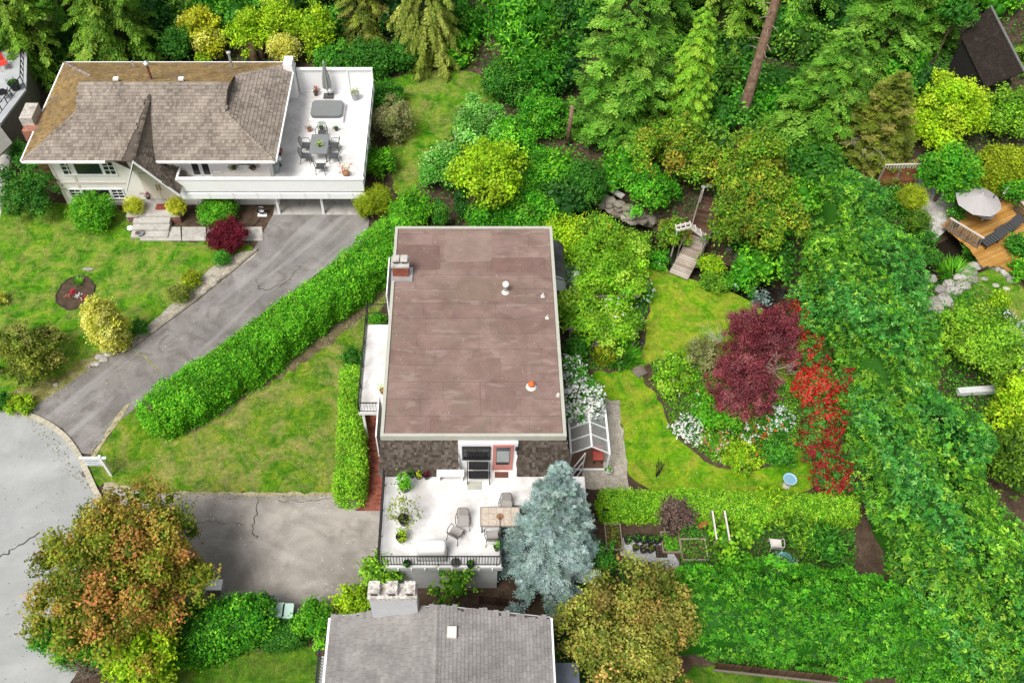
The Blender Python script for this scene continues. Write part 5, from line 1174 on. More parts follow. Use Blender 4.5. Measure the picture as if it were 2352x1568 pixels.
# ================================================================== SHRUBS
SH = [  # name, label, u, v, r, zc, ar, pal, options
 ('dome_shrub', 'big round bright green shrub under the lower front window', 211, 487, 54, None, .78, 'hedge', dict(leaf=.1, dens=480, rf=.4, jit=.08)),
 ('golden_ball', 'clipped golden ball shrub left of the front steps', 309, 474, 24, .95, .95, 'gold', dict(leaf=.06, dens=1000, rf=.5, jit=.04)),
 ('golden_ball', 'clipped golden ball shrub right of the front steps', 405, 475, 24, .95, .95, 'gold', dict(leaf=.06, dens=1000, rf=.5, jit=.04)),
 ('dome_shrub', 'oval light green shrub below the white balcony', 500, 484, 47, None, .6, 'hedge', dict(leaf=.1, dens=480, rf=.42, jit=.08)),
 ('red_acer', 'low crimson maple dome at the top of left driveway', 522, 543, 50, None, .62, 'acer', dict(leaf=.09, dens=620, rf=.4, asp=.4, jit=.08, loose=.05)),
 ('ball_shrub', 'small clipped green ball next to crimson maple dome', 510, 593, 21, None, .9, 'green', dict(leaf=.06, dens=900, rf=.5, jit=.04)),
 ('variegated_shrub', 'upper of two yellow-speckled round shrubs at the driveway edge', 440, 643, 23, None, .85, 'moss', dict(leaf=.07, dens=800, rf=.42)),
 ('variegated_shrub', 'lower of two yellow-speckled round shrubs at the driveway edge', 412, 675, 26, None, .85, 'weep', dict(leaf=.07, dens=800, rf=.42)),
 ('ball_shrub', 'small dark green shrub between cream cypress and driveway', 323, 752, 21, None, .85, 'deep', dict(leaf=.07, dens=800, rf=.45)),
 ('dark_shrub', 'big dark shrub at the left corner of the white house', 70, 448, 90, 1.2, .75, 'deep', dict(lumps=5, leaf=.12, dens=320)),
 ('olive_shrub', 'large olive green bush by the street at left edge', 60, 815, 88, None, .72, 'olive', dict(lumps=5, leaf=.12, dens=330)),
 ('low_shrub', 'yellow-edged low shrub where the left driveway meets street', 45, 930, 30, None, .7, 'lime', dict(leaf=.08, dens=600)),
 ('low_shrub', 'dark green low shrub at the left edge by the street', 8, 922, 24, None, .8, 'deep', dict(leaf=.08, dens=600)),
 ('flower_shrub', 'pale yellow flowering shrub cropped by the left edge', 0, 685, 18, None, .9, 'cream', dict(leaf=.07, dens=600)),
 ('wall_shrub', 'narrow green shrub against the brick chimney base', 48, 350, 26, .8, 1.2, 'green', dict(leaf=.1, dens=350)),
 ('yellow_shrub', 'sparse yellow-green shrub behind the mossy roof slope', 455, 62, 46, 1.8, .9, 'gold', dict(leaf=.16, dens=200)),
 ('yellow_shrub', 'brightest yellow shrub behind the mossy roof slope', 484, 102, 34, 1.4, 1.1, 'gold', dict(leaf=.13, dens=320)),
 ('lime_shrub', 'small lime shrub just behind the roof gutter', 468, 134, 20, .7, .9, 'lime', dict(leaf=.12, dens=320)),
 ('lime_shrub', 'tall lime cypress shrub left of the two stumps', 575, 70, 58, 2.0, 1.0, 'lime', dict(lumps=5, leaf=.17, dens=220)),
 ('lime_shrub', 'wide lime cypress shrub above the two stumps', 640, 50, 55, 2.2, .9, 'lime', dict(lumps=5, leaf=.17, dens=220)),
 ('cream_shrub', 'pale creamy domed shrub touching the white roof corner', 652, 113, 38, 1.3, .9, 'cream', dict(leaf=.1, dens=420, rf=.45, jit=.06)),
 ('lime_shrub', 'lime shrub directly behind the closed grey parasol', 728, 62, 62, 2.2, 1.0, 'lime', dict(lumps=5, leaf=.17, dens=220)),
 ('dark_shrub', 'dark green shrub in the shade between cedar and yellow shrubs', 405, 105, 42, 1.4, 1.0, 'deep', dict(leaf=.15, dens=230)),
 ('dark_shrub', 'dark glossy shrub behind white privacy screen, left part', 770, 140, 48, 1.0, .7, 'green', dict(leaf=.14, dens=280)),
 ('dark_shrub', 'dark glossy shrub behind white privacy screen, right part', 850, 140, 55, 1.0, .7, 'deep', dict(leaf=.14, dens=280)),
 ('dark_shrub', 'shaded shrub below weeping cedar at the lawn corner', 930, 130, 45, .9, .8, 'deep', dict(leaf=.14, dens=250)),
 ('round_shrub', 'green shrub at the corner beside white deck rail', 888, 222, 42, None, .9, 'green', dict(leaf=.12, dens=320)),
 ('dry_shrub', 'tan dry-looking drooping shrub beside the white deck rail', 896, 282, 50, None, 1.0, 'tan', dict(leaf=.1, dens=420)),
 ('leafy_shrub', 'leafy green shrub between dry shrub and topiary', 872, 375, 38, None, .8, 'hedge', dict(leaf=.13, dens=300)),
 ('topiary', 'left half of the twin clipped yellow-green topiary by carport', 840, 470, 28, 1.1, 1.6, 'moss', dict(leaf=.05, dens=1100, rf=.5, jit=.03)),
 ('topiary', 'right half of the twin clipped yellow-green topiary by carport', 872, 462, 30, 1.1, 1.5, 'moss', dict(leaf=.05, dens=1100, rf=.5, jit=.03)),
 ('leafy_shrub', 'loose bright shrub at upper end of the long laurel hedge', 945, 480, 48, 1.2, .9, 'hedge', dict(leaf=.14, dens=300)),
 ('rhododendron', 'big-leaved rhododendron at top, left of the large fir', 1200, 70, 80, 3.2, 1.0, 'emerald', dict(leaf=.32, dens=62, asp=.3, rf=.3)),
 ('rhododendron', 'lower big-leaved rhododendron beside the back lawn', 1235, 165, 55, 2.0, 1.0, 'emerald', dict(leaf=.28, dens=80, asp=.3)),
 ('ivy_shrub', 'dark ivy-like shrub at the far corner of back lawn', 1165, 185, 60, 1.3, .9, 'deep', dict(leaf=.13, dens=280)),
 ('ivy_shrub', 'green shrub under the large fir, left of cut post', 1245, 265, 55, 1.2, .8, 'emerald', dict(leaf=.13, dens=280)),
 ('dogwood_shrub', 'pale green dogwood shrub facing the back lawn', 1105, 290, 68, 1.5, .8, 'pale', dict(leaf=.14, dens=300)),
 ('dogwood_shrub', 'green dogwood shrub left of the cut post', 1180, 325, 64, 1.3, .7, 'emerald', dict(leaf=.14, dens=300)),
 ('dogwood_shrub', 'pale dogwood shrub left of the golden tree', 1020, 385, 55, 1.3, .9, 'pale', dict(leaf=.14, dens=300)),
 ('leafy_shrub', 'dense green shrub right of the golden tree', 1255, 400, 72, 1.3, .7, 'emerald', dict(lumps=5, leaf=.13, dens=300)),
 ('round_shrub', 'dark rounded shrub above the stone stream wall', 1335, 425, 56, 1.4, .9, 'deep', dict(leaf=.12, dens=340)),
 ('columnar_cypress', 'dark narrow cypress below the golden tree', 1060, 470, 18, 1.4, 3.0, 'dark', dict(leaf=.07, dens=600)),
 ('columnar_cypress', 'narrow green cypress at the corner behind the flat roof', 1012, 495, 20, 1.2, 2.4, 'green', dict(leaf=.07, dens=600)),
 ('leafy_shrub', 'leafy shrubs behind the flat roof edge, centre', 1120, 505, 50, 1.0, .7, 'emerald', dict(leaf=.13, dens=300)),
 ('leafy_shrub', 'bright shrub behind the flat roof back right corner', 1215, 490, 62, 1.3, .8, 'emerald', dict(leaf=.14, dens=300)),
 ('leafy_shrub', 'broad green shrub at left of the footbridge far end', 1490, 430, 75, 1.5, .75, 'emerald', dict(lumps=5, leaf=.15, dens=280)),
 ('fern_shrub', 'yellow-green perennial bank right behind the flat roof corner', 1290, 540, 62, .8, .6, 'lime', dict(leaf=.14, dens=300)),
 ('fern_shrub', 'yellow-orange perennial bank along the stream, left part', 1375, 540, 60, .7, .55, 'cedarlt', dict(leaf=.12, dens=340, flower=([(.55, .34, .03), (.6, .5, .04)], .1, .09, 3))),
 ('fern_shrub', 'yellow-orange perennial bank along the stream, right part', 1455, 570, 55, .6, .5, 'cedarlt', dict(leaf=.12, dens=340, flower=([(.55, .34, .03), (.6, .5, .04)], .12, .09, 3))),
 ('azalea', 'orange-tipped azalea by the footbridge left rail', 1545, 535, 40, 1.0, .8, 'maplegreen', dict(leaf=.11, dens=380)),
 ('round_shrub', 'neat round green shrub left of the footbridge foot', 1512, 598, 27, None, .9, 'emerald', dict(leaf=.09, dens=500, flower=([(.75, .75, .72)], .03, .08, 3))),
 ('low_shrub', 'lime shrub right of the footbridge foot', 1630, 610, 32, None, .7, 'lime', dict(leaf=.1, dens=420)),
 ('low_shrub', 'low yellow-green shrub at lawn edge below footbridge', 1640, 650, 34, None, .6, 'cedarlt', dict(leaf=.1, dens=420)),
 ('leafy_shrub', 'bright green shrub beside the small blue gazing flower', 1705, 640, 40, None, .8, 'emerald', dict(leaf=.12, dens=380)),
 ('hosta_clump', 'blue-green hosta by the plum-red maple tip', 1740, 685, 24, None, .5, 'spruce', dict(leaf=.2, dens=150)),
 ('climbing_vine', 'large leafy vine mound over the side patio pergola', 1390, 615, 96, 1.5, .65, 'vine', dict(lumps=5, leaf=.14, dens=420, ry=1.2)),
 ('climbing_vine', 'leafy vine against the house wall beside the vent pipes', 1328, 722, 54, 1.5, .7, 'vine', dict(leaf=.14, dens=420)),
 ('climbing_vine', 'vine with white blossom sprinkled, above garden bench', 1405, 745, 70, 1.5, .5, 'vine', dict(leaf=.14, dens=420, flower=([(.8, .8, .74)], .035, .1, 3))),
 ('rose_bush', 'green rose bush with white flowers facing the lawn', 1462, 668, 42, None, .75, 'green', dict(leaf=.11, dens=420, flower=([(.82, .82, .78)], .12, .1, 4))),
 ('climbing_rose', 'dense white-flowering climbing rose over greenhouse roof', 1338, 925, 54, 1.9, .62, 'green', dict(leaf=.1, dens=360, ry=1.15, flower=([(.85, .85, .83)], .5, .15, 5))),
 ('climbing_rose', 'sparser white rose growing along the house wall', 1312, 860, 36, 1.8, .8, 'green', dict(leaf=.1, dens=420, flower=([(.85, .85, .83)], .4, .11, 4))),
 ('leafy_shrub', 'deep green shrub between rose and striped iris', 1318, 800, 30, 1.0, .8, 'deep', dict(leaf=.1, dens=420)),
 ('leafy_shrub', 'mounded bright green shrub at the head of the island bed', 1550, 862, 66, None, .5, 'vine', dict(lumps=5, leaf=.12, dens=380, flower=([(.8, .8, .75)], .03, .08, 3))),
 ('feathery_shrub', 'silvery green feathery shrub left of plum-red maple', 1620, 815, 42, .8, .8, 'tan', dict(leaf=.1, dens=300)),
 ('leafy_shrub', 'low green shrub in the middle of the island bed', 1640, 940, 55, None, .45, 'hedge', dict(leaf=.11, dens=420, flower=([(.8, .78, .7), (.6, .5, .05), (.55, .2, .1)], .1, .08, 3))),
 ('leafy_shrub', 'yellow-green mound at the lower tip of island bed', 1700, 1050, 48, None, .4, 'lime', dict(leaf=.09, dens=460)),
 ('leafy_shrub', 'dark green shrub at lower right of the island bed', 1790, 1040, 38, None, .6, 'green', dict(leaf=.1, dens=460)),
 ('white_flower_clump', 'mass of white daisies at left of the island bed', 1578, 985, 34, None, .4, 'green', dict(leaf=.08, dens=420, flower=([(.86, .86, .82)], .9, .11, 5))),
 ('white_flower_clump', 'white and pale blue flowers at right of island bed', 1790, 960, 34, None, .5, 'green', dict(leaf=.08, dens=420, flower=([(.82, .84, .86)], .5, .1, 4))),
 ('white_flower_clump', 'white and orange flowers between the iris clumps', 1735, 1000, 32, None, .5, 'green', dict(leaf=.08, dens=420, flower=([(.84, .82, .78), (.84, .82, .78), (.6, .14, .03)], .5, .1, 4))),
 ('white_flower_clump', 'cream flowers along the lower edge of island bed', 1645, 1020, 40, None, .35, 'vine', dict(leaf=.08, dens=420, flower=([(.8, .78, .68), (.55, .2, .1)], .4, .1, 4))),
 ('red_rhododendron', 'red rhododendron at the top of the red row', 1815, 745, 48, 1.1, .8, 'rhodo', dict(leaf=.11, dens=320, flower=([(.5, .012, .02), (.62, .03, .04), (.3, .01, .015), (.14, .03, .02)], .32, .13, 6))),
 ('red_rhododendron', 'red rhododendron second from the top of red row', 1852, 815, 48, 1.2, .8, 'rhodo', dict(leaf=.11, dens=320, flower=([(.5, .012, .02), (.62, .03, .04), (.3, .01, .015), (.14, .03, .02)], .45, .13, 6))),
 ('red_rhododendron', 'brightest scarlet rhododendron in the middle of red row', 1872, 890, 52, 1.2, .85, 'rhodo', dict(leaf=.11, dens=320, flower=([(.6, .015, .025), (.7, .05, .05), (.45, .01, .015)], .7, .13, 6))),
 ('red_rhododendron', 'red rhododendron against the conifer hedge, half shaded', 1945, 885, 36, 1.4, .9, 'rhodo', dict(leaf=.11, dens=320, flower=([(.45, .012, .02), (.3, .01, .015)], .3, .13, 6))),
 ('red_rhododendron', 'red rhododendron third from the lower end', 1885, 965, 48, 1.1, .8, 'rhodo', dict(leaf=.11, dens=320, flower=([(.5, .012, .02), (.62, .03, .04), (.3, .01, .015), (.14, .03, .02)], .5, .13, 6))),
 ('red_rhododendron', 'red rhododendron with much brown foliage, second from lower end', 1885, 1030, 46, 1.0, .8, 'rhodo', dict(leaf=.11, dens=320, flower=([(.42, .012, .02), (.26, .03, .03)], .5, .13, 6))),
 ('red_rhododendron', 'lowest red rhododendron, by the clipped garden hedge', 1905, 1095, 46, 1.0, .8, 'rhodo', dict(leaf=.11, dens=320, flower=([(.5, .012, .02), (.3, .02, .03)], .55, .13, 6))),
 ('purple_shrub', 'greyish purple-leaved shrub leaning over the garden hedge', 1545, 1182, 46, 1.0, .9, 'purpl', dict(leaf=.09, dens=420)),
 ('fern', 'bright lime fern tuft on the garden hedge near bird bath', 1765, 1150, 34, 1.1, .4, 'lime', dict(leaf=.2, dens=150, asp=.25)),
 ('fern', 'large bright fern right of the white garden chair', 1838, 1222, 44, .8, .7, 'cedarlt', dict(leaf=.24, dens=130, asp=.25)),
 ('fern', 'darker fern at the foot of the conifer hedge', 1900, 1250, 48, .8, .7, 'green', dict(leaf=.24, dens=130, asp=.25)),
 ('squash_vine', 'broad-leaved squash vine climbing the timber trellis', 1668, 1236, 44, .4, .5, 'vine', dict(leaf=.19, dens=110, asp=.9)),
 ('squash_vine', 'broad-leaved vine left of the white garden chair', 1728, 1212, 36, .35, .5, 'vine', dict(leaf=.19, dens=110, asp=.9)),
 ('leafy_shrub', 'green shrub at plot edge below the coiled blue hose', 1700, 1310, 44, .8, .6, 'hedge', dict(leaf=.12, dens=320)),
 ('leafy_shrub', 'green shrub under spruce beside the plot path', 1378, 1290, 40, .9, .9, 'green', dict(leaf=.11, dens=360)),
 ('golden_cypress', 'bright golden cypress at the corner of front deck railing', 878, 1318, 50, 1.6, 1.2, 'cedarlt', dict(leaf=.14, dens=330)),
 ('leafy_shrub', 'bright lime shrub left of the grey chimney', 815, 1385, 46, 1.1, .9, 'lime', dict(leaf=.12, dens=330)),
 ('leafy_shrub', 'green hedge-like shrub between bins and grey roof', 722, 1425, 52, 1.1, .9, 'hedge', dict(leaf=.11, dens=380)),
 ('sapling', 'fresh green sapling standing before the grey deck wall', 1045, 1345, 48, 2.0, .9, 'cedarlt', dict(leaf=.13, dens=200, rf=.2, nb=34, jit=.4, loose=.4)),
 ('ball_shrub', 'dark round shrub at the street corner, left of the maple', 125, 1458, 50, None, .85, 'laurel', dict(leaf=.1, dens=420)),
 ('dark_shrub', 'small dark shrub between side balcony and clipped hedge', 806, 822, 27, None, .8, 'deep', dict(leaf=.1, dens=420)),
 ('leafy_shrub', 'green shrub below the end of side balcony railing', 866, 735, 20, None, .9, 'hedge', dict(leaf=.09, dens=420)),
 ('lime_bush', 'big lime green bush right of the olive cypress', 2170, 268, 100, 1.8, .75, 'lime', dict(lumps=5, leaf=.17, dens=230)),
 ('lime_bush', 'greener bush at right edge beside the big lime one', 2320, 260, 62, 1.8, .9, 'cedarlt', dict(leaf=.16, dens=230)),
 ('rhododendron', 'rhododendron at the top edge right of the fir', 2085, 30, 55, 2.4, .9, 'emerald', dict(leaf=.28, dens=70, asp=.3)),
 ('rhododendron', 'rhododendron at the top edge over the brown roof', 2200, 25, 42, 4.2, .8, 'green', dict(leaf=.28, dens=70, asp=.3)),
 ('topiary', 'clipped yellow-green ball topiary by the timber fence', 2096, 454, 34, 1.3, .8, 'moss', dict(leaf=.06, dens=900, rf=.5, jit=.03)),
 ('topiary', 'darker rounded topiary below the yellow-green ball', 2108, 510, 30, .8, 1.0, 'cedar', dict(leaf=.06, dens=800, rf=.5, jit=.04)),
 ('leafy_shrub', 'green shrub at foot of the grey parasol', 2198, 488, 20, .7, 1.0, 'green', dict(leaf=.1, dens=380)),
 ('leafy_shrub', 'green shrub at the right edge near deck rail', 2330, 440, 32, 1.4, .7, 'emerald', dict(leaf=.12, dens=330)),
 ('leafy_shrub', 'green shrub right of the black loungers', 2340, 565, 34, .9, .9, 'green', dict(leaf=.12, dens=330)),
 ('leafy_shrub', 'small shrub left of the slatted deck railing', 2130, 545, 22, .5, .9, 'green', dict(leaf=.1, dens=380)),
 ('leafy_shrub', 'dark shrub between topiary balls and the deck railing', 2140, 590, 26, .5, .8, 'deep', dict(leaf=.1, dens=380)),
 ('leafy_shrub', 'green shrub at the foot of timber fence', 2070, 470, 26, .7, .9, 'green', dict(leaf=.1, dens=380)),
 ('leafy_shrub', 'bright shrub overhanging the right deck corner', 2345, 620, 30, .8, .8, 'hedge', dict(leaf=.12, dens=330)),
 ('golden_shrub', 'small golden shrub on the neighbour lawn beside a pot', 2296, 690, 24, None, .9, 'lime', dict(leaf=.1, dens=330)),
]
for nm, lb, u, v, r, zc, ar, pal_, kw in SH:
    g_ = {'red_rhododendron': 'red rhododendrons along the conifer hedge'}.get(nm)
    plant(nm, lb, 'shrub', u, v, r, zc, ar, pal_, group=g_, **kw)
# the tall leaning cream-yellow cypress on the front lawn
t = thing('cream_cypress', 'tall plump cream-yellow cypress on front lawn beside the driveway', 'shrub', G(268, 800)); b0 = G(268, 795)
fo = Fol(); allpc = []
for f_, r_ in ((.16, .85), (.38, 1.12), (.6, 1.08), (.8, .86), (.95, .5)):
    pc, rb = crown(fo, (b0.x, b0.y, 3.6 * f_), (r_, r_, .75), 'cream', leaf=.1, dens=420, nb=20, rf=.42, jit=.1, zmin=-.5)
fo.build('foliage', LEAF, t); mb = MB(); mb.tube([b0, b0 + Vector((0, 0, 2.6))], [.09, .04], 6); mb.build('stem', BARK, t)
# strap-leaved clumps
def clump(nm, lb, u, v, r, n, L, wd, pal_, splay=.6, fl=None):
    t = thing(nm, lb, 'plant', G(u, v)); p = G(u, v); fo = Fol(); blades(fo, (p.x, p.y, .0), r, n, L, wd, pal_, splay); fo.build('leaves', LEAF, t)
    if fl:
        f2 = Fol(); c, m, sz = fl; q = np.array([p.x, p.y, L * .85]) + rng.normal(size=(m, 3)) * np.array([r, r, L * .12]); f2.leaves(np.repeat(q, 4, 0) + rng.normal(size=(m*4, 3)) * sz * .4, np.tile([0, 0, 1.0], (m*4, 1)), sz, .8, np.tile(np.array(c), (m*4, 1))); tag(f2.build('flowers', PETAL, t), kind='stuff')
clump('iris_clump', 'deep green iris clump beside the lawn torch', 1425, 820, .85, 420, .8, .06, 'emerald', .7)
clump('striped_iris', 'yellow-striped iris clump below the garden bench', 1385, 828, .5, 160, .8, .08, 'gold', .4)
clump('iris_clump', 'dark iris clump in the centre of island bed', 1668, 985, .5, 260, .8, .05, 'deep', .7)
clump('iris_clump', 'dark iris clump at right of island bed with orange flowers', 1765, 1010, .6, 320, .8, .05, 'deep', .7, ((.7, .12, .02), 14, .12))
clump('iris_clump', 'small iris clump near the island bed lower edge', 1650, 1035, .3, 140, .6, .05, 'green', .6)
clump('grass_clump', 'arching green grass clump on the rocks by the neighbour deck', 2188, 632, .7, 300, .9, .06, 'hedge', 1.0)
clump('fern_clump', 'green fern clump beneath the slatted deck railing', 2238, 590, .5, 200, .7, .06, 'green', 1.0)
# dead twiggy shrubs
def twigs(nm, lb, u, v, r, h, n, mat=None, th=.012, cat='shrub', z=0.0, lean=(0, 0)):
    p = G(u, v, z); t = thing(nm, lb, cat, p); mb = MB()
    for i in range(n):
        a = random.uniform(0, 6.28); e = Vector((math.cos(a) * r * random.uniform(.3, 1) + lean[0], math.sin(a) * r * random.uniform(.3, 1) + lean[1], h * random.uniform(.5, 1)))
        m = p + e * .5 + Vector((random.gauss(0, r*.12), random.gauss(0, r*.12), h * .1)); mb.tube([p, m, p + e], [th * 1.6, th, th * .5], 4, False)
        for k in range(3):
            s = p.lerp(p + e, random.uniform(.5, .95)); mb.tube([s, s + Vector((random.gauss(0, r*.22), random.gauss(0, r*.22), random.uniform(0, h*.2)))], [th * .7, th * .3], 4, False)
    mb.build('twigs', mat or TWIG, t)
twigs('dead_shrub', 'bare grey-brown twiggy shrub at the bottom left street edge', 215, 1540, 1.0, 1.4, 70)
twigs('dead_shrub', 'bare twigs poking out under the orange maple', 385, 1465, .6, 1.6, 36)
twigs('bare_sapling', 'small bare dark sapling alone on the garden lawn', 1507, 1096, .28, 1.25, 9, BLACK, .014, 'sapling', 0, (.1, .35))
twigs('silvery_branch', 'pale bare branches reaching left from the plum-red maple', 1655, 790, .9, .9, 16, plain('pale_twig', (.42, .39, .32), .9), .008, 'branch', 1.0, (-.5, .5))
twigs('silvery_branch', 'pale bare branches across the plum-red maple centre', 1775, 850, 1.1, .7, 16, MATS['pale_twig'], .007, 'branch', 1.7, (.3, -.2))
twigs('bare_twigs', 'tan bare twigs on the face of olive cypress', 1990, 330, 2.0, 1.2, 40, MATS['pale_twig'], .009, 'branch', 1.6, (-.4, -.9))
# ground cover under the trees and between the shrubs
fo = Fol()
for px, n, pal_, sz, h in (([(-60, -80), (2420, -80), (2420, 420), (1950, 430), (1900, 640), (1760, 680), (1500, 590), (1300, 540), (980, 520), (1010, 330), (1080, 265), (1150, 200), (1090, 150), (860, 180), (840, 150), (100, 150), (-60, 160)], 30000, 'deep', .2, .45),
        ([(1280, 540), (1480, 590), (1490, 700), (1450, 850), (1330, 850)], 9000, 'green', .13, .35), ([(1490, 835), (1640, 830), (1835, 890), (1840, 1040), (1740, 1075), (1660, 1070), (1600, 1035), (1540, 975)], 12000, 'hedge', .1, .3),
        ([(1560, 1195), (1960, 1195), (1960, 1330), (1560, 1330)], 7000, 'green', .12, .3), ([(2030, 430), (2100, 430), (2120, 560), (2155, 650), (2080, 650), (2010, 480)], 3500, 'green', .14, .5), ([(2100, 520), (2360, 760), (2360, 1100), (2200, 1100)], 9000, 'green', .14, .4), ([(1230, 1290), (1520, 1290), (1520, 1568), (1280, 1568)], 5000, 'deep', .14, .3)):
    P = [G(u, v) for u, v in px]; q = scatter_poly(P, n)
    ok = np.ones(len(q), bool)
    for nm in ('lawn_back', 'lawn_garden', 'lawn_neighbour'): ok &= ~inpoly(q, np.array([(p.x, p.y) for p in LAWN[nm]])) if n > 30000 else True
    q = q[ok]; d = stream_dist(q); zg = -1.15 * np.clip(1.35 - d / 1.5, 0, 1) ** .8
    keep = (d > .8) & ~((q[:, 0] < -6.3) & (q[:, 1] > 39) & (q[:, 1] < 49.3)); q, zg = q[keep], zg[keep]
    wv = Wave(.5, 8, 31); p3 = np.concatenate([q, (zg + rng.random(len(q)) ** 2 * h + .03)[:, None]], 1)
    fo.leaves(p3, np.tile([0, 0, 1.0], (len(p3), 1)), sz, .6, pick(pal_, len(p3), .25) * np.clip(1 + .3 * wv(p3), .5, 1.6)[:, None], .8, .3)
tag(fo.build('undergrowth', LEAF), 'low leafy undergrowth covering the ground between shrubs and trees', 'undergrowth', None, 'stuff')
# ================================================================== FURNITURE AND SMALL THINGS
def place(o, u, v, z, rz=0.0):
    o.location = G(u, v, z); o.rotation_euler = (0, 0, R(rz)); return o
def patio_chair(name, label, mat, seatm, arms=True, hoop=False, group=None):
    """metal garden chair at the origin, facing -y"""
    t = thing(name, label, 'chair', (0, 0, 0), group); r = .016 if not hoop else .022
    mb = MB(); mb.obox((0, 0, .43), (.5, .5, .03)); mb.build('seat', seatm, t)
    mb = MB(); mb.tube([(-.25, .24, .42), (-.26, .3, .7), (-.22, .36, .92), (-.1, .38, .97), (.1, .38, .97), (.22, .36, .92), (.26, .3, .7), (.25, .24, .42)], r, 6); bk = mb.build('back_frame', mat, t)
    if hoop:
        for x in (-.14, -.05, .05, .14):
            mb = MB(); mb.tube([(x, .26, .45), (x, .37, .95)], r * .6, 5); mb.build('slat', mat, bk)
    else:
        mb = MB(); mb.slab([(-.22, .25, .46), (.22, .25, .46), (.2, .36, .93), (-.2, .36, .93)], .012); mb.build('sling', seatm, bk)
    for sx in (-1, 1):
        for sy in (-1, 1):
            mb = MB(); mb.tube([(sx * .25, sy * .23, .43), (sx * .28, sy * .27 + (.08 if sy > 0 else 0), 0)], r, 6); mb.build('leg', mat, t)
        if arms:
            mb = MB(); mb.tube([(sx * .26, .3, .68), (sx * .33, .1, .68), (sx * .33, -.2, .64), (sx * .27, -.25, .43)] if not hoop else [(sx * .26, .3, .72), (sx * .36, .1, .7), (sx * .38, -.15, .66), (sx * .3, -.27, .43)], r, 6); mb.build('armrest', mat, t)
    return t
# --- white house deck
DZ1 = 2.302
def table(name, label, w_, d_, h, topm, legm, cat='table'):
    t = thing(name, label, cat, (0, 0, 0)); mb = MB(); mb.box(-w_/2, w_/2, -d_/2, d_/2, h - .04, h); mb.build('tabletop', topm, t)
    for sx in (-1, 1):
        for sy in (-1, 1):
            mb = MB(); mb.box(sx * (w_/2 - .08) - .03, sx * (w_/2 - .08) + .03, sy * (d_/2 - .08) - .03, sy * (d_/2 - .08) + .03, 0, h - .04); mb.build('leg', legm, t)
    return t
place(table('dining_table', 'grey rectangular dining table on the white upper deck', 1.08, 1.75, .74, MGREY, DGREY), 737, 352, DZ1)
c0 = patio_chair('garden_chair', 'x', DGREY, DGREY, True, True, 'chairs round the grey dining table')
SPOT = [(742, 318, 0, 'dark garden chair at the back end of the grey dining table'), (705, 346, 90, 'dark garden chair left of grey table, farther from camera'), (704, 370, 90, 'dark garden chair left of grey table, nearer the camera'),
        (770, 346, -90, 'dark garden chair right of grey table, farther from camera'), (769, 370, -90, 'dark garden chair right of grey table, nearer the camera'), (738, 394, 180, 'dark garden chair at the front end of the grey dining table')]
for i, (u, v, a, lb) in enumerate(SPOT):
    o = c0 if i == 0 else copy_tree(c0); o['label'] = lb; place(o, u, v, DZ1, a)
# hot tub with grey cover
ht = thing('hot_tub', 'square hot tub under a padded grey cover on white deck', 'hot tub', G(753, 268, DZ1)); c = G(753, 266, DZ1)
mb = MB(); mb.box(c.x - 1.05, c.x + 1.05, c.y - .75, c.y + .95, DZ1, DZ1 + .28); mb.build('tub_surround', WHITE, ht)
def rrect(cx_, cy_, w_, d_, r, n=5):
    P = []
    for sx, sy, a0_ in ((1, 1, 0), (-1, 1, 90), (-1, -1, 180), (1, -1, 270)):
        for k in range(n + 1): a = R(a0_ + 90 * k / n); P.append((cx_ + sx * (w_/2 - r) + r * math.cos(a), cy_ + sy * (d_/2 - r) + r * math.sin(a)))
    return P
mb = MB(); mb.prism(rrect(c.x, c.y + .12, 1.92, 1.5, .25), DZ1 + .28, DZ1 + .52); cv_ = mb.build('cover', plain('cover_vinyl', (.19, .2, .2), .6, 0, .04), ht)
mb = MB(); mb.prism(rrect(c.x, c.y + .12, 1.98, 1.56, .27), DZ1 + .44, DZ1 + .5); mb.build('cover_skirt', plain('cover_edge', (.14, .15, .15), .6, 0, .04), cv_)
# closed parasol
ps_ = thing('closed_parasol', 'closed grey parasol upright behind the covered hot tub', 'parasol', G(755, 222, DZ1)); p = G(755, 222, DZ1)
mb = MB(); mb.box(p.x - .32, p.x + .32, p.y - .25, p.y + .25, p.z, p.z + .1); mb.build('base', DGREY, ps_)
mb = MB(); mb.tube([p, p + Vector((0, 0, 2.65))], .028, 8); mb.build('pole', BLACK, ps_)
mb = MB(); n = 14; prof = [(.3, .75), (.29, 1.0), (.24, 1.5), (.14, 2.1), (.05, 2.55)]; vs = []
for r_, z_ in prof:
    for j in range(n): k = r_ * (1.0 if j % 2 else .66); vs.append(p + Vector((k * math.cos(6.283*j/n), k * math.sin(6.283*j/n), z_ + (random.uniform(-.12, .05) if z_ < .8 else 0))))
mb.add(vs, [(i*n+j, i*n+(j+1)%n, (i+1)*n+(j+1)%n, (i+1)*n+j) for i in range(len(prof)-1) for j in range(n)]); mb.build('canopy', plain('grey_canvas', (.24, .25, .24), .85, 0, .08), ps_)
mb = MB(); mb.lathe([(.04, 2.55), (.055, 2.62), (.02, 2.75)], p, 8); mb.build('finial', LGREY, ps_)
POTS = dict(dark=plain('pot_dark', (.05, .045, .045), .5), terra=plain('pot_terracotta', (.36, .16, .1), .8), grey=plain('pot_grey', (.3, .32, .34), .6), pale=plain('pot_pale', (.6, .58, .55), .6), black=plain('pot_black', (.012, .012, .013), .4))
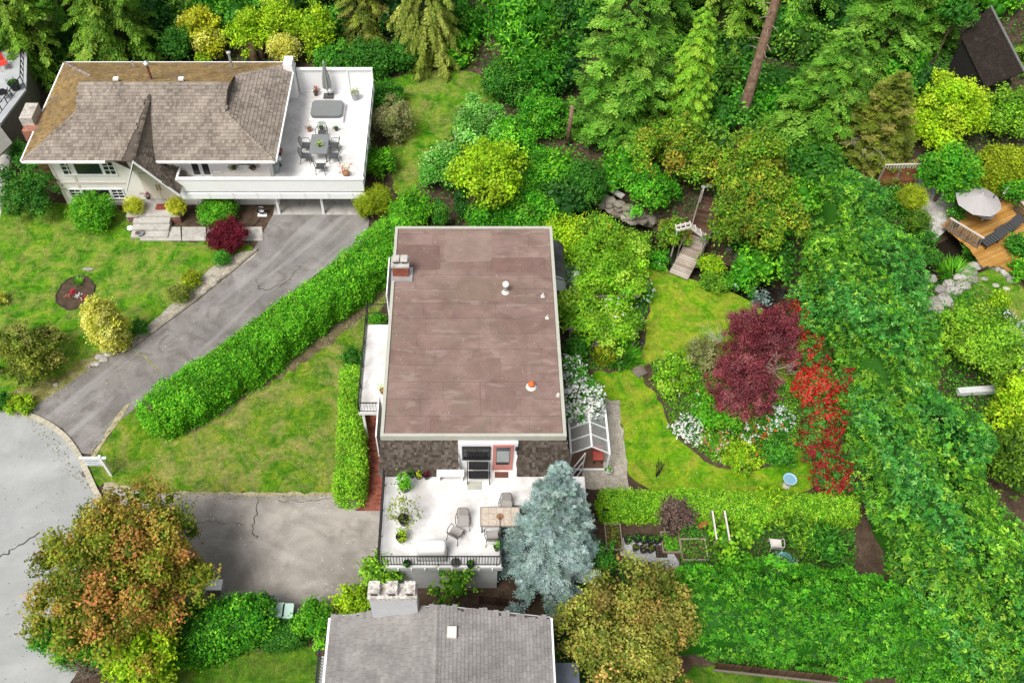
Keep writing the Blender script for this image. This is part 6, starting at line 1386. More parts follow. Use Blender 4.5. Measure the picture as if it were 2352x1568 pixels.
def pot(name, label, u, v, z, r, h, potm, pal_, pr, ph, fl=None, leaf=.07, dens=500, cat='plant pot', blade=False):
    p = G(u, v, z); t = thing(name, label, cat, p)
    mb = MB(); mb.lathe([(r * .72, 0), (r, h), (r * 1.06, h), (r * 1.06, h + .03), (r * .9, h + .03), (r * .86, h - .03), (.01, h - .03)], p, 14); mb.build('pot', POTS[potm], t)
    fo = Fol()
    if blade: blades(fo, (p.x, p.y, p.z + h), pr * .5, 60, ph, .035, pal_, .8)
    else: crown(fo, (p.x, p.y, p.z + h + ph * .45), (pr, pr, ph * .55), pal_, leaf=leaf, dens=dens, nb=10, rf=.48, flower=fl, core=False)
    fo.build('foliage', LEAF, t); return t
pot('flower_pot', 'small pot of pink flowers left of the closed parasol', 726, 219, DZ1, .15, .28, 'dark', 'green', .2, .25, ([(.6, .06, .12)], .9, .08, 4))
pot('planter', 'large weathered planter of moss at the deck corner', 817, 228, DZ1, .28, .5, 'grey', 'moss', .3, .25)
pot('flower_pot', 'small reddish pot, leftmost of three before the hot tub', 711, 302, DZ1, .13, .22, 'terra', 'purpl', .16, .14)
pot('flower_pot', 'small green pot, middle of three before the hot tub', 739, 299, DZ1, .15, .22, 'dark', 'green', .18, .2)
pot('flower_pot', 'small green pot, rightmost of three before the hot tub', 773, 300, DZ1, .13, .2, 'dark', 'deep', .17, .2)
pot('flower_pot', 'little leafy pot standing on the grey dining table', 735, 336, DZ1 + .74, .1, .14, 'dark', 'lime', .2, .2, leaf=.09)
pot('flower_pot', 'pot with sprawling red-flowered plant at deck front corner', 795, 402, DZ1, .22, .2, 'terra', 'maple', .5, .75, ([(.55, .04, .05), (.7, .3, .3)], .4, .09, 4), .08, 110)
pot('flower_pot', 'pot of bright pink flowers under the roof eave corner', 642, 362, DZ1, .16, .3, 'dark', 'rhodo', .22, .4, ([(.65, .04, .09)], .95, .08, 5))
pot('flower_pot', 'small pot of mixed flowers left of the front walk', 325, 543, .0, .2, .28, 'grey', 'purpl', .22, .16, ([(.5, .15, .18)], .3, .07, 3))
pot('flower_pot', 'pot of purple and red flowers by the cream double doors', 342, 455, .56, .2, .25, 'dark', 'green', .3, .3, ([(.4, .05, .3), (.55, .04, .08)], .9, .09, 5))
for u, lb in ((537, 'hanging basket of pale pink flowers, left of the two on balcony wall'), (581, 'hanging basket of deep pink flowers, right of the two on balcony wall')):
    p = WY(u, 386, 40.45); t = thing('hanging_basket', lb, 'hanging basket', p); mb = MB(); mb.lathe([(.05, -.12), (.16, -.05), (.2, .06), (.15, .06)], p, 10); mb.build('basket', POTS['dark'], t)
    fo = Fol(); crown(fo, (p.x, p.y, p.z + .05), (.32, .28, .26), 'rhodo', leaf=.06, dens=420, nb=10, rf=.45, core=False, flower=([(.6, .25, .32), (.35, .1, .14), (.7, .5, .52)] if u < 560 else [(.5, .07, .14), (.25, .03, .07), (.6, .2, .25)], .8, .07, 4)); fo.build('foliage', LEAF, t)
    mb = MB(); mb.tube([p, p + Vector((0, 0, .7))], .008, 4); mb.build('hanger', BLACK, t)
wc = patio_chair('plastic_chair', 'white plastic chair on the narrow balcony', WHITE, WHITE); place(wc, 503, 403, DZ1, 0)
t = thing('storage_box', 'grey-green storage box at the deck corner under eave', 'box', G(630, 395, DZ1)); p = G(630, 395, DZ1)
mb = MB(); mb.box(p.x - .3, p.x + .3, p.y - .1, p.y + .45, p.z, p.z + .5); mb.build('body', plain('box_greygreen', (.3, .34, .32), .6), t); mb = MB(); mb.box(p.x - .33, p.x + .33, p.y - .13, p.y + .48, p.z + .5, p.z + .57); mb.build('lid', plain('box_lid', (.36, .4, .38), .6), t)
t = thing('white_lantern', 'white round lantern on black stand by the storage box', 'lantern', G(643, 380, DZ1)); p = G(643, 380, DZ1)
mb = MB(); mb.lathe([(.12, .0), (.05, .05), (.04, .4), (.12, .42)], p, 10); mb.build('stand', BLACK, t); mb = MB(); mb.lathe([(.12, .42), (.2, .5), (.2, .6), (.1, .66)], p, 12); mb.build('shade', WHITE, t)
# pedestals, hose reel and front garden bits
for u, v, lb in ((309, 512, 'low brick pedestal left of the front steps'), (406, 512, 'low brick pedestal right of the front steps')):
    p = G(u, v); t = thing('brick_pedestal', lb, 'pedestal', p); mb = MB()
    mb.box(p.x - .3, p.x + .3, p.y, p.y + .6, 0, .5); mb.build('pier', surf('pedestal_brick', [(.3, (.16, .06, .05)), (.7, (.3, .14, .11))], 4, 16, .4, .95, .6) if 'pedestal_brick' not in MATS else MATS['pedestal_brick'], t)
    mb = MB(); mb.box(p.x - .33, p.x + .33, p.y - .03, p.y + .63, .5, .56); mb.build('coping', CONC, t)
t = thing('hose_reel', 'black and white hose reel at the carport corner', 'hose reel', G(602, 492)); p = G(603, 494)
for k, m in enumerate((BLACK, WHITE, BLACK)):
    mb = MB(); q = [p + Vector(((.22 - .05*k) * math.cos(a), .08 * k - .06, .45 + (.22 - .05*k) * math.sin(a))) for a in [6.283 * i / 14 for i in range(15)]]; mb.tube(q, .05, 6, False); mb.build('hose_coil', m, t)
mb = MB(); mb.bar(p + Vector((-.2, 0, 0)), p + Vector((0, 0, .5)), .05); mb.bar(p + Vector((.2, 0, 0)), p + Vector((0, 0, .5)), .05); mb.box(p.x - .28, p.x + .28, p.y - .15, p.y + .15, 0, .05); mb.build('frame', WHITE, t)
mb = MB(); q = [G(u, v, .04) for u, v in ((596, 505), (580, 520), (560, 532), (548, 540))]; mb.tube(chaikin(q, 2, False), .02, 5); tag(mb.build('garden_hose', BLACK), 'thin dark hose trailing from reel toward crimson maple', 'hose')
mb = MB(); p = G(301, 528); mb.lathe([(.03, 0), (.03, .12), (.2, .14), (.18, .22), (.06, .28)], p, 12); tag(mb.build('garden_light', WHITE), 'white mushroom-shaped light on front lawn by the pedestal', 'garden light')
bed = thing('flower_bed', 'oval soil flower bed cut into the front lawn', 'flower bed', G(174, 672)); p = G(174, 672)
mb = MB(); pts = [(p.x + (1.02 + random.gauss(0, .04)) * math.cos(a), p.y + (1.22 + random.gauss(0, .04)) * math.sin(a)) for a in [6.283*i/30 for i in range(30)]]
mb.prism(pts, 0, .05); mb.build('soil', SOIL, bed)
mb = MB(); mb.tube([(x, y, .05) for x, y in pts + pts[:1]], .05, 5); mb.build('edging', plain('dark_edging', (.05, .035, .03), .9), bed)
fo = Fol()
for du, dv, cl, n in ((8, -35, None, 0), (-5, 2, (.5, .02, .06), 14), (22, 16, (.5, .03, .08), 14), (8, 10, (.7, .7, .7), 10), (-15, 12, (.55, .2, .1), 6)):
    q = G(174 + du, 672 + dv)
    if cl: fo.leaves(np.array([q.x, q.y, .12]) + rng.normal(size=(n * 3, 3)) * .09, np.tile([0, 0, 1.0], (n * 3, 1)), .1, .8, np.tile(np.array(cl), (n * 3, 1)))
q = G(182, 652); blades(fo, (q.x, q.y, .05), .2, 60, .4, .05, 'hedge', .6); tag(fo.build('bedding_flowers', PETAL, bed), kind='stuff')
for i, (u, v, sx, lb) in enumerate(((202, 618, .35, 'small flat grey stone on the front lawn'), (148, 1070 - 0, .0, ''), (18, 588 + 190, .0, ''), (128, 883, .16, 'small pale stone at the left driveway border'), (16, 612 + 166, 0, ''))):
    if sx:
        mb = MB(); mb.blob(tuple(G(u, v, .05)), (sx, .12, .08), i, 8, 5, .2); tag(mb.build('rock', PALESTONE), lb, 'rock')
rb = thing('rock_cluster', 'cluster of pale rocks at the driveway border below the cream cypress', 'rocks', G(235, 820))
for i in range(9):
    q = G(205 + i * 8 + random.uniform(-6, 6), 842 - i * 5 + random.uniform(-8, 8), .04); mb = MB(); mb.blob(tuple(q), (random.uniform(.1, .28), random.uniform(.1, .22), .1), 50 + i, 8, 5, .25); mb.build('stone', PALESTONE, rb)
dw = thing('driveway_edging', 'low stone edging along the upper side of left driveway', 'edging', G(440, 690))
ep = chaikin([G(u, v, .05) for u, v in ((592, 572), (545, 612), (450, 690), (370, 748), (305, 796))], 2, False); L_ = 0
for a, b in zip(ep[:-1], ep[1:]):
    k = max(1, round((b - a).length / .45))
    for j in range(k): mb = MB(); mb.bar(a.lerp(b, j / k + .02), a.lerp(b, (j + 1) / k - .01), .13, .12 + random.uniform(-.02, .03)); mb.build('stone', STONE, dw)
# --- estate sign at the kerb
sg = thing('post_sign', 'white yard sign hanging from a white post by the kerb', 'sign', G(256, 1092)); p = G(256, 1091)
top = 1.75; mb = MB(); mb.box(p.x - .06, p.x + .06, p.y - .06, p.y + .06, 0, top + .12); mb.build('post', WHITE, sg)
mb = MB(); mb.box(p.x - 1.0, p.x + .28, p.y - .05, p.y + .05, top - .1, top); mb.build('arm', WHITE, sg)
mb = MB(); mb.box(p.x - .86, p.x - .1, p.y - .015, p.y + .015, top - .78, top - .18); pn = mb.build('sign_panel', plain('panel_bluewhite', (.66, .7, .72), .4, 0, .03), sg)
for z0, z1, a, b, m in ((top - .34, top - .25, -.8, -.16, 'panel_grey'), (top - .46, top - .42, -.78, -.25, 'panel_grey'), (top - .54, top - .5, -.78, -.35, 'panel_grey'), (top - .7, top - .62, -.8, -.16, 'panel_grey')):
    mb = MB(); mb.box(p.x + a, p.x + b, p.y - .02, p.y - .016, z0, z1); mb.build('print_line', MATS.get(m) or plain(m, (.42, .47, .5), .5), pn)
for dx in (-.8, -.16): mb = MB(); mb.tube([(p.x + dx, p.y, top - .18), (p.x + dx, p.y, top - .1)], .008, 4); mb.build('hook', STEEL, sg)
mb = MB(); mb.lathe([(.24, 0), (.24, .02), (.05, .03)], G(198, 1086, .014), 14); tag(mb.build('drain_cover', plain('iron_cover', (.12, .1, .09), .8)), 'round rusty drain cover in road beside the kerb', 'drain cover')
# --- bins and box by the lower hedge
for u, v, lb, w_ in ((645, 1420, 'left pale green recycling bin by boxy hedge', .62), (670, 1422, 'right pale green recycling bin partly hidden by shrub', .45)):
    p = G(u, v); t = thing('recycling_bin', lb, 'bin', p, 'pale green recycling bins'); mb = MB(); h = 1.0
    mb.add([(p.x-w_*.4, p.y-.22, 0), (p.x+w_*.4, p.y-.22, 0), (p.x+w_*.4, p.y+.22, 0), (p.x-w_*.4, p.y+.22, 0), (p.x-w_*.5, p.y-.3, h), (p.x+w_*.5, p.y-.3, h), (p.x+w_*.5, p.y+.3, h), (p.x-w_*.5, p.y+.3, h)], [(0,3,2,1),(4,5,6,7),(0,1,5,4),(1,2,6,5),(2,3,7,6),(3,0,4,7)]); mb.build('body', plain('bin_dark', (.05, .09, .07), .6) if 'bin_dark' not in MATS else MATS['bin_dark'], t)
    mb = MB(); mb.prism(rrect(p.x, p.y, w_ * 1.06, .68, .08), h, h + .07); mb.build('lid', MATS.get('bin_lid') or plain('bin_lid', (.38, .52, .46), .5), t)
    mb = MB(); mb.tube([(p.x - w_*.3, p.y + .37, h), (p.x + w_*.3, p.y + .37, h)], .025, 6); mb.build('handle', MATS['bin_dark'], t)
p = G(500, 1356); t = thing('utility_box', 'pale utility box at the edge of the lower driveway', 'utility box', p); mb = MB(); mb.box(p.x - .35, p.x + .3, p.y - .2, p.y + .25, 0, .6); mb.build('body', STEEL, t); mb = MB(); mb.box(p.x - .38, p.x + .33, p.y - .23, p.y + .28, .6, .66); mb.build('lid', WHITE, t)
# --- main house front deck
DK1 = DK + .002
SLING = plain('beige_mesh', (.32, .3, .28), .8, 0, .06); BRONZE = plain('bronze_metal', (.07, .055, .045), .45, .4)
pc_ = patio_chair('metal_chair', 'x', BRONZE, SLING, True, False, 'metal mesh chairs on the front deck')
for i, (u, v, a, lb) in enumerate(((1064, 1206, 0, 'metal mesh chair facing camera in the middle of deck'), (1047, 1232, 150, 'metal mesh chair turned askew in the middle of deck'), (1162, 1172, 0, 'metal mesh chair behind the stone-topped table, beside spruce'), (1130, 1240, 180, 'metal mesh chair pulled up in front of the stone-topped table'))):
    o = pc_ if i == 0 else copy_tree(pc_); o['label'] = lb; place(o, u, v, DK1, a)
STT = surf('stone_tabletop', [(.3, (.4, .33, .26)), (.6, (.55, .47, .39)), (.75, (.6, .54, .47))], 6, 18, .25, .7, .2)
t = table('stone_table', 'rectangular table with beige stone tile top on front deck', 1.75, .95, .73, plain('table_edge', (.22, .19, .16), .6), BRONZE); place(t, 1148, 1203, DK1)
for i in range(5):
    for j in range(3):
        mb = MB(); x0 = -.83 + i * .332; y0 = -.43 + j * .288; mb.box(x0 + .006, x0 + .326, y0 + .006, y0 + .282, .73, .74); o = mb.build('tile', STT, None); o.parent = t
mb = MB(); mb.lathe([(.16, .74), (.16, .748)], (0, 0, 0), 16); o = mb.build('medallion', plain('rust_medallion', (.26, .13, .07), .7), None); o.parent = t
# white bench
p = G(1035, 1104, DK1); t = thing('white_bench', 'white painted bench against the dark shingled front', 'bench', p)
mb = MB(); mb.box(p.x - .62, p.x + .62, p.y - .06, p.y + .28, p.z + .48, p.z + .56); mb.build('seat', WHITE, t)
for sx in (-1, 1):
    mb = MB(); mb.box(p.x + sx * .52 - .05, p.x + sx * .52 + .05, p.y - .02, p.y + .24, p.z, p.z + .48); mb.build('leg', WHITE, t)
mb = MB(); mb.box(p.x - .47, p.x + .47, p.y + .02, p.y + .06, p.z + .34, p.z + .48); mb.build('apron', WHITE, t)
# black glider bench
p = Vector((.18, 20.22, DK1)); t = thing('glider_bench', 'black mesh two-seat bench beside the pink screen door', 'bench', p)
mb = MB(); mb.slab([(p.x - .45, p.y - .2, p.z + .42), (p.x + .45, p.y - .2, p.z + .42), (p.x + .45, p.y + .2, p.z + .4), (p.x - .45, p.y + .2, p.z + .4)], .04); mb.build('seat', BLACK, t)
mb = MB(); mb.slab([(p.x - .45, p.y + .2, p.z + .5), (p.x + .45, p.y + .2, p.z + .5), (p.x + .45, p.y + .34, p.z + .95), (p.x - .45, p.y + .34, p.z + .95)], .03); mb.build('backrest', BLACK, t)
for sx in (-1, 1):
    mb = MB(); mb.tube([p + Vector((sx * .5, -.3, 0)), p + Vector((sx * .5, -.22, .6)), p + Vector((sx * .5, .2, .62)), p + Vector((sx * .5, .34, .98))], .022, 6); mb.tube([p + Vector((sx * .5, .2, .6)), p + Vector((sx * .5, .3, 0))], .022, 6); mb.build('side_frame', BLACK, t)
# doormats
for u, v, w_, d_, m, lb in ((1090, 1115, .66, .42, plain('mat_greygreen', (.42, .42, .36), .95), 'pale grey-green mat on deck before the black bench'), (1152, 1090, .62, .3, plain('mat_brown', (.12, .05, .035), .95), 'dark brown doormat before the pink screen door')):
    p = G(u, v, DK1); mb = MB(); mb.box(p.x - w_/2, p.x + w_/2, p.y - d_/2, p.y + d_/2, p.z, p.z + .015); tag(mb.build('doormat', m), lb, 'doormat')
# covered barbecue
p = G(994, 1272, DK1); t = thing('covered_barbecue', 'long barbecue under a white fabric cover by the deck railing', 'barbecue', p)
rows = []; n = 20; cvm = MB(); vs = []
for z_, w_, d_ in ((.0, 1.28, .62), (.35, 1.25, .6), (.75, 1.22, .58), (.92, 1.15, .5), (.98, 1.0, .36)):
    pts = rrect(p.x, p.y, w_, d_, min(.14, d_ / 2.2), 4); rows.append(len(pts)); vs += [(x + random.gauss(0, .008), y + random.gauss(0, .008), p.z + z_) for x, y in pts]
n = rows[0]; cvm.add(vs, [(i*n+j, i*n+(j+1)%n, (i+1)*n+(j+1)%n, (i+1)*n+j) for i in range(4) for j in range(n)] + [tuple(4*n + j for j in range(n))]); cvm.build('cover', plain('cover_white', (.76, .75, .73), .75, 0, .03), t, True)
mb = MB(); mb.box(p.x - .66, p.x + .66, p.y - .33, p.y + .33, p.z, p.z + .06); mb.build('base', MGREY, t)
t = thing('parasol_base', 'round dark parasol base with short pole by the railing', 'parasol base', G(1047, 1290, DK1)); p = G(1047, 1292, DK1)
mb = MB(); mb.lathe([(.22, 0), (.22, .05), (.06, .08)], p, 18); mb.build('base', plain('base_grey', (.09, .09, .08), .7), t); mb = MB(); mb.tube([p + Vector((0, 0, .05)), p + Vector((0, 0, .6))], .022, 8); mb.build('pole', BLACK, t)
pot('planter', 'tall leafy planter at the back left of front deck', 930, 1124, DK1, .26, .4, 'dark', 'hedge', .34, .8, leaf=.12, dens=300)
pot('flower_pot', 'dark pot of green leaves, leftmost of three by shingled front', 946, 1093, DK1, .17, .3, 'black', 'deep', .2, .3)
pot('flower_pot', 'dark pot with yellow flower, middle of three by shingled front', 962, 1097, DK1, .15, .28, 'black', 'green', .12, .16, ([(.75, .65, .02)], .6, .08, 3))
pot('flower_pot', 'dark pot of reddish leaves, rightmost of three by shingled front', 980, 1097, DK1, .15, .28, 'black', 'acer', .14, .16)
pot('olive_pot', 'airy grey-green potted tree, tallest plant on the front deck', 928, 1200, DK1, .25, .4, 'black', 'weep', .72, 1.5, None, .1, 150)
pot('flower_pot', 'black pot of lime leaves below the airy potted tree', 922, 1240, DK1, .22, .36, 'black', 'lime', .28, .35, leaf=.1)
pot('flower_pot', 'small dark pot at the left of deck front railing', 936, 1298, DK1, .16, .25, 'black', 'deep', .14, .12)
pot('flower_pot', 'small dark pot right of the parasol base', 1081, 1300, DK1, .17, .25, 'black', 'deep', .15, .14)
pot('flower_pot', 'small leafy pot at the deck corner beside lattice', 1141, 1262, DK1, .13, .25, 'dark', 'hedge', .18, .35)
pot('flower_pot', 'bright leafy pot on the side balcony by the wall', 878, 902, DK1, .12, .25, 'terra', 'lime', .18, .4)
# --- greenhouse
gw = WHITE; fr_ = G(1400, 1041, 1.65); bk_ = G(1391, 930, 1.65); fl_ = G(1312, 1042, 1.65)
gx0, gx1, gy0, gy1 = fl_.x, fr_.x, fr_.y, bk_.y; gm = (gx0 + gx1) / 2; ge, grz = 1.65, 2.3
gh = thing('greenhouse', 'small white-framed glass greenhouse against the house, roses over it', 'greenhouse', ((gx0 + gx1) / 2, gy0, 0))
mb = MB(); k = .09
for x in (gx0, gx1):
    for y in (gy0, gy1): mb.box(x - k/2, x + k/2, y - k/2, y + k/2, 0, ge)
    mb.bar((x, gy0, ge), (x, gy1, ge), k, k)
mb.bar((gm, gy0, grz), (gm, gy1, grz), k, k); mb.bar((gx0, gy0, .08), (gx1, gy0, .08), k, k)
fm = mb.build('frame', gw, gh)
nr = 5
for i in range(nr):
    y = gy0 + (gy1 - gy0) * i / (nr - 1)
    for x in (gx0, gx1):
        mb = MB(); mb.bar((x, y, ge), (gm, y, grz), .05, .06); mb.build('rafter', gw, fm)
m_, nt_, b_ = newmat('greenhouse_glass'); b_.inputs['Base Color'].default_value = (.75, .8, .8, 1); b_.inputs['Roughness'].default_value = .15; b_.inputs['Alpha'].default_value = .16
for i in range(nr - 1):
    y0, y1 = gy0 + (gy1 - gy0) * i / (nr - 1) + .03, gy0 + (gy1 - gy0) * (i + 1) / (nr - 1) - .03
    for x in (gx0, gx1):
        mb = MB(); mb.slab([(x, y0, ge + .02), (x, y1, ge + .02), (gm, y1, grz + .02), (gm, y0, grz + .02)], .006); mb.build('roof_pane', m_, gh)
        mb = MB(); mb.box(x - .003, x + .003, y0, y1, .1, ge - .04); mb.build('side_pane', m_, gh)
d_ = MB(); q = Vector((gm - .25, gy0 - .02, 0)); e_ = Vector((gx0 + .1, gy0 - .75, 0))
for z in (.08, .95, 1.7): d_.bar(q + Vector((0, 0, z)), e_ + Vector((0, 0, z)), .04, .07)
d_.bar(q + Vector((0, 0, .05)), q + Vector((0, 0, 1.72)), .05, .05); d_.bar(e_ + Vector((0, 0, .05)), e_ + Vector((0, 0, 1.72)), .05, .05); d_.build('open_door', gw, gh)
mb = MB(); mb.box(gx0 + .1, gx1 - .1, gy0 + .1, gy1 - .1, .0, .03); mb.build('floor', plain('greenhouse_floor', (.16, .09, .06), .9), gh)
p = Vector((gx1 - .38, gy0 + .55, .03)); t = thing('red_chair', 'faded red chair inside the greenhouse', 'chair', p)
RED = plain('faded_red', (.4, .08, .06), .8); mb = MB(); mb.box(p.x - .25, p.x + .25, p.y - .25, p.y + .25, .42, .5); mb.build('seat', RED, t); mb = MB(); mb.box(p.x - .25, p.x + .25, p.y + .2, p.y + .28, .5, 1.0); mb.build('backrest', RED, t)
for sx in (-1, 1):
    for sy in (-1, 1): mb = MB(); mb.box(p.x + sx*.2 - .02, p.x + sx*.2 + .02, p.y + sy*.2 - .02, p.y + sy*.2 + .02, .03, .42); mb.build('leg', BLACK, t)
pot('garden_urn', 'pale tilted pot on gravel outside the greenhouse', 1395, 1086, 0, .2, .3, 'pale', 'hedge', .2, .2, blade=True)
# --- garden: bench, torch, bird bath, step, table
p = G(1385, 800); t = thing('garden_bench', 'weathered wooden bench under the vine by the house', 'bench', p); WOODG = pieces('weathered_wood', [(.16, .13, .11), (.24, .2, .17), (.3, .26, .22)], .9, .5, 30)
for i in range(3): mb = MB(); mb.box(p.x - .65, p.x + .65, p.y - .2 + i * .15, p.y - .07 + i * .15, .42, .46); mb.build('seat_slat', WOODG, t)
for i in range(3): mb = MB(); mb.box(p.x - .65, p.x + .65, p.y + .26, p.y + .3, .55 + i * .13, .64 + i * .13); mb.build('back_slat', WOODG, t)
for sx in (-1, 1): mb = MB(); mb.box(p.x + sx*.6 - .04, p.x + sx*.6 + .04, p.y - .2, p.y + .3, 0, .42); mb.box(p.x + sx*.6 - .04, p.x + sx*.6 + .04, p.y + .22, p.y + .3, .42, .95); mb.build('leg', WOODG, t)
p = G(1470, 812); t = thing('lawn_torch', 'small dark torch lamp on a thin pole beside iris clump', 'torch', p); mb = MB(); mb.tube([p, p + Vector((0, 0, .9))], .012, 5); mb.build('pole', BLACK, t); mb = MB(); mb.lathe([(.05, .88), (.12, .95), (.13, 1.02), (.04, 1.06)], p, 10); mb.build('lamp_head', BLACK, t)
p = G(1806, 1115); t = thing('bird_bath', 'pale blue round bird bath on a pedestal at lawn corner', 'bird bath', p)
mb = MB(); mb.lathe([(.2, 0), (.18, .06), (.08, .12), (.07, .5), (.12, .58)], p, 12); mb.build('pedestal', CONC, t)
mb = MB(); mb.lathe([(.1, .56), (.3, .64), (.34, .7), (.31, .7), (.26, .66), (.01, .64)], p, 18); bs_ = mb.build('basin', plain('basin_blue', (.28, .5, .6), .5, 0, .06), t, True)
mb = MB(); mb.lathe([(.27, .672), (.01, .673)], p, 16); mb.build('water', glassy('basin_water', (.18, .33, .42), .1), bs_)
p = G(1685, 672); t = thing('gazing_flower', 'small pale blue metal flower ornament among shrubs', 'ornament', p); mb = MB(); mb.tube([p, p + Vector((0, 0, .6))], .012, 5); mb.build('stake', STEEL, t)
mb = MB(); mb.lathe([(.02, .58), (.16, .62), (.15, .65), (.05, .63)], p, 9); mb.build('petals', plain('pale_blue', (.5, .68, .78), .5), t)
p = G(1468, 855); t = thing('wooden_step', 'small slatted wooden step at the lawn path', 'step', p)
for i in range(5): mb = MB(); M_ = Matrix.Rotation(.5, 3, 'Z'); mb.obox(p + M_ @ Vector((-.26 + i * .13, 0, .1)), (.12, .62, .05), M_); mb.build('slat', WOODG, t)
p = G(1329, 642, .03); t = thing('side_table', 'small white low table on the side patio', 'table', p)
mb = MB(); M_ = Matrix.Rotation(-.3, 3, 'Z'); mb.obox(p + Vector((0, 0, .42)), (.56, .42, .05), M_); mb.build('tabletop', WHITE, t)
for sx in (-1, 1):
    for sy in (-1, 1): mb = MB(); mb.bar(p + M_ @ Vector((sx * .2, sy * .15, .4)), p + M_ @ Vector((sx * .27, sy * .2, 0)), .05); mb.build('leg', WHITE, t)
pg = thing('pergola', 'weathered timber pergola carrying the vines beside the house', 'pergola', G(1370, 740))
for u, v in ((1300, 690), (1455, 690), (1305, 800), (1452, 800)):
    q = G(u, v); mb = MB(); mb.box(q.x - .06, q.x + .06, q.y - .06, q.y + .06, 0, 1.7); mb.build('post', WOODG, pg)
for v in (727, 800):
    mb = MB(); mb.bar(G(1296, v) + Vector((0, 0, 1.75)), G(1460, v) + Vector((0, 0, 1.75)), .07, .1); mb.build('beam', WOODG, pg)
# --- footbridge with arbor
br = thing('footbridge', 'weathered plank footbridge with railings crossing the ravine', 'footbridge', G(1560, 635)); PLANK = pieces('bridge_plank', [(.3, .24, .19), (.42, .35, .29), (.5, .44, .38), (.36, .29, .23)], .9, .5, 18)
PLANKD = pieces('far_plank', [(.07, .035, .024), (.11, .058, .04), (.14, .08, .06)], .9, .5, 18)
A_ = (G(1558, 634, .12), G(1606, 545, .45), G(1632, 452, .3)); wdt = 1.15
ln1 = (A_[1] - A_[0]).length; n1 = int(ln1 / .17); ln2 = (A_[2] - A_[1]).length; n2 = int(ln2 / .17)
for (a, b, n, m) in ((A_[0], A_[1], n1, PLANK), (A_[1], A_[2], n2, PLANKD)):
    d = (b - a).normalized(); s = Vector((d.y, -d.x, 0)).normalized()
    for i in range(n):
        q = a.lerp(b, (i + .5) / n); mb = MB(); mb.bar(q - s * wdt / 2, q + s * wdt / 2, .15, .045); mb.build('plank', m, br)
    for sg_ in (-1, 1): mb = MB(); mb.bar(a + s * sg_ * .45 - Vector((0, 0, .1)), b + s * sg_ * .45 - Vector((0, 0, .1)), .1, .14); mb.build('beam', WOODG, br)
    for sg_ in (-1, 1):
        mb = MB(); e0, e1 = a.lerp(b, .35 if m is PLANK else .0), b; mb.bar(e0 + s * sg_ * .6 + Vector((0, 0, .85)), e1 + s * sg_ * .6 + Vector((0, 0, .85)), .06, .06); mb.build('handrail', WOODG, br)
        for f_ in ((.4, .7, .98) if m is PLANK else (.35, .7, .98)):
            q = a.lerp(b, f_) + s * sg_ * .6; mb = MB(); mb.bar(q - Vector((0, 0, .3)), q + Vector((0, 0, .85)), .07); mb.build('post', WOODG, br)
ar = thing('garden_arbor', 'pale peaked arbor spanning the middle of the footbridge', 'arbor', G(1590, 560))
ARB = plain('bleached_wood', (.6, .55, .53), .8, 0, .08); z_ = 2.1
e0, pk, e1 = WY(1553, 530, 36.6), WY(1586, 522, 36.6), WY(1622, 550, 36.6)
yA = 36.6
for dy in (0, .32):
    mb = MB(); o_ = Vector((0, dy, 0)); mb.bar(e0 + o_, pk + o_, .06, .14); mb.bar(pk + o_, e1 + o_, .06, .14); mb.build('rafter', ARB, ar)
for i in range(7):
    f_ = i / 6; q = e0.lerp(pk, f_ * 2) if f_ <= .5 else pk.lerp(e1, f_ * 2 - 1); mb = MB(); mb.bar(q + Vector((0, -.08, .09)), q + Vector((0, .42, .09)), .05, .05); mb.build('slat', ARB, ar)
for q in (e0, e1):
    for dy in (.16,): mb = MB(); mb.bar(Vector((q.x + (.12 if q is e0 else -.12), yA + dy, -.4)), Vector((q.x + (.12 if q is e0 else -.12), yA + dy, q.z)), .07); mb.build('post', ARB, ar)
gp = thing('gate_post', 'leaning pale post with short crossbar at far bridge end', 'post', G(1604, 470)); q = G(1604, 474); mb = MB(); mb.bar(q, q + Vector((.05, .1, 1.5)), .09); mb.build('post', ARB, gp); mb = MB(); mb.bar(q + Vector((-.1, .1, 1.55)), q + Vector((.6, .2, 1.5)), .1, .12); mb.build('crossbar', ARB, gp)
# --- stone retaining wall and stones along the stream
sw = thing('stone_wall', 'retaining wall of rounded fieldstones above the dark stream', 'stone wall', G(1410, 460))
for i in range(20):
    u = 1370 + (i % 7) * 17 + random.uniform(-5, 5); r_ = i // 7; v = 446 + (i % 7) * 9 + r_ * 11; zz_ = .55 - r_ * .3
    q = G(u, v, zz_); mb = MB(); mb.blob(tuple(q + Vector((0, .15, 0))), (random.uniform(.24, .4), .3, random.uniform(.17, .26)), 200 + i, 9, 6, .16); mb.build('stone', STONE, sw)
cap_ = MB(); cap_.bar(G(1390, 428, .8), G(1432, 452, .8), .35, .12); cap_.build('coping', PALESTONE, sw)
for i, (u, v, s, lb) in enumerate(((1490, 508, .5, 'large brown boulder in the stream by the yellow perennials'), (1700, 590, .42, 'larger wet boulder in the stream right of the footbridge'), (1722, 606, .36, 'smaller wet boulder in the stream right of the footbridge'), (1675, 575, .3, 'small grey boulder near the bridge post'))):
    mb = MB(); mb.blob(tuple(G(u, v, -.35)), (s, s * .8, s * .8), 300 + i, 10, 7, .16); tag(mb.build('boulder', STONE), lb, 'boulder')
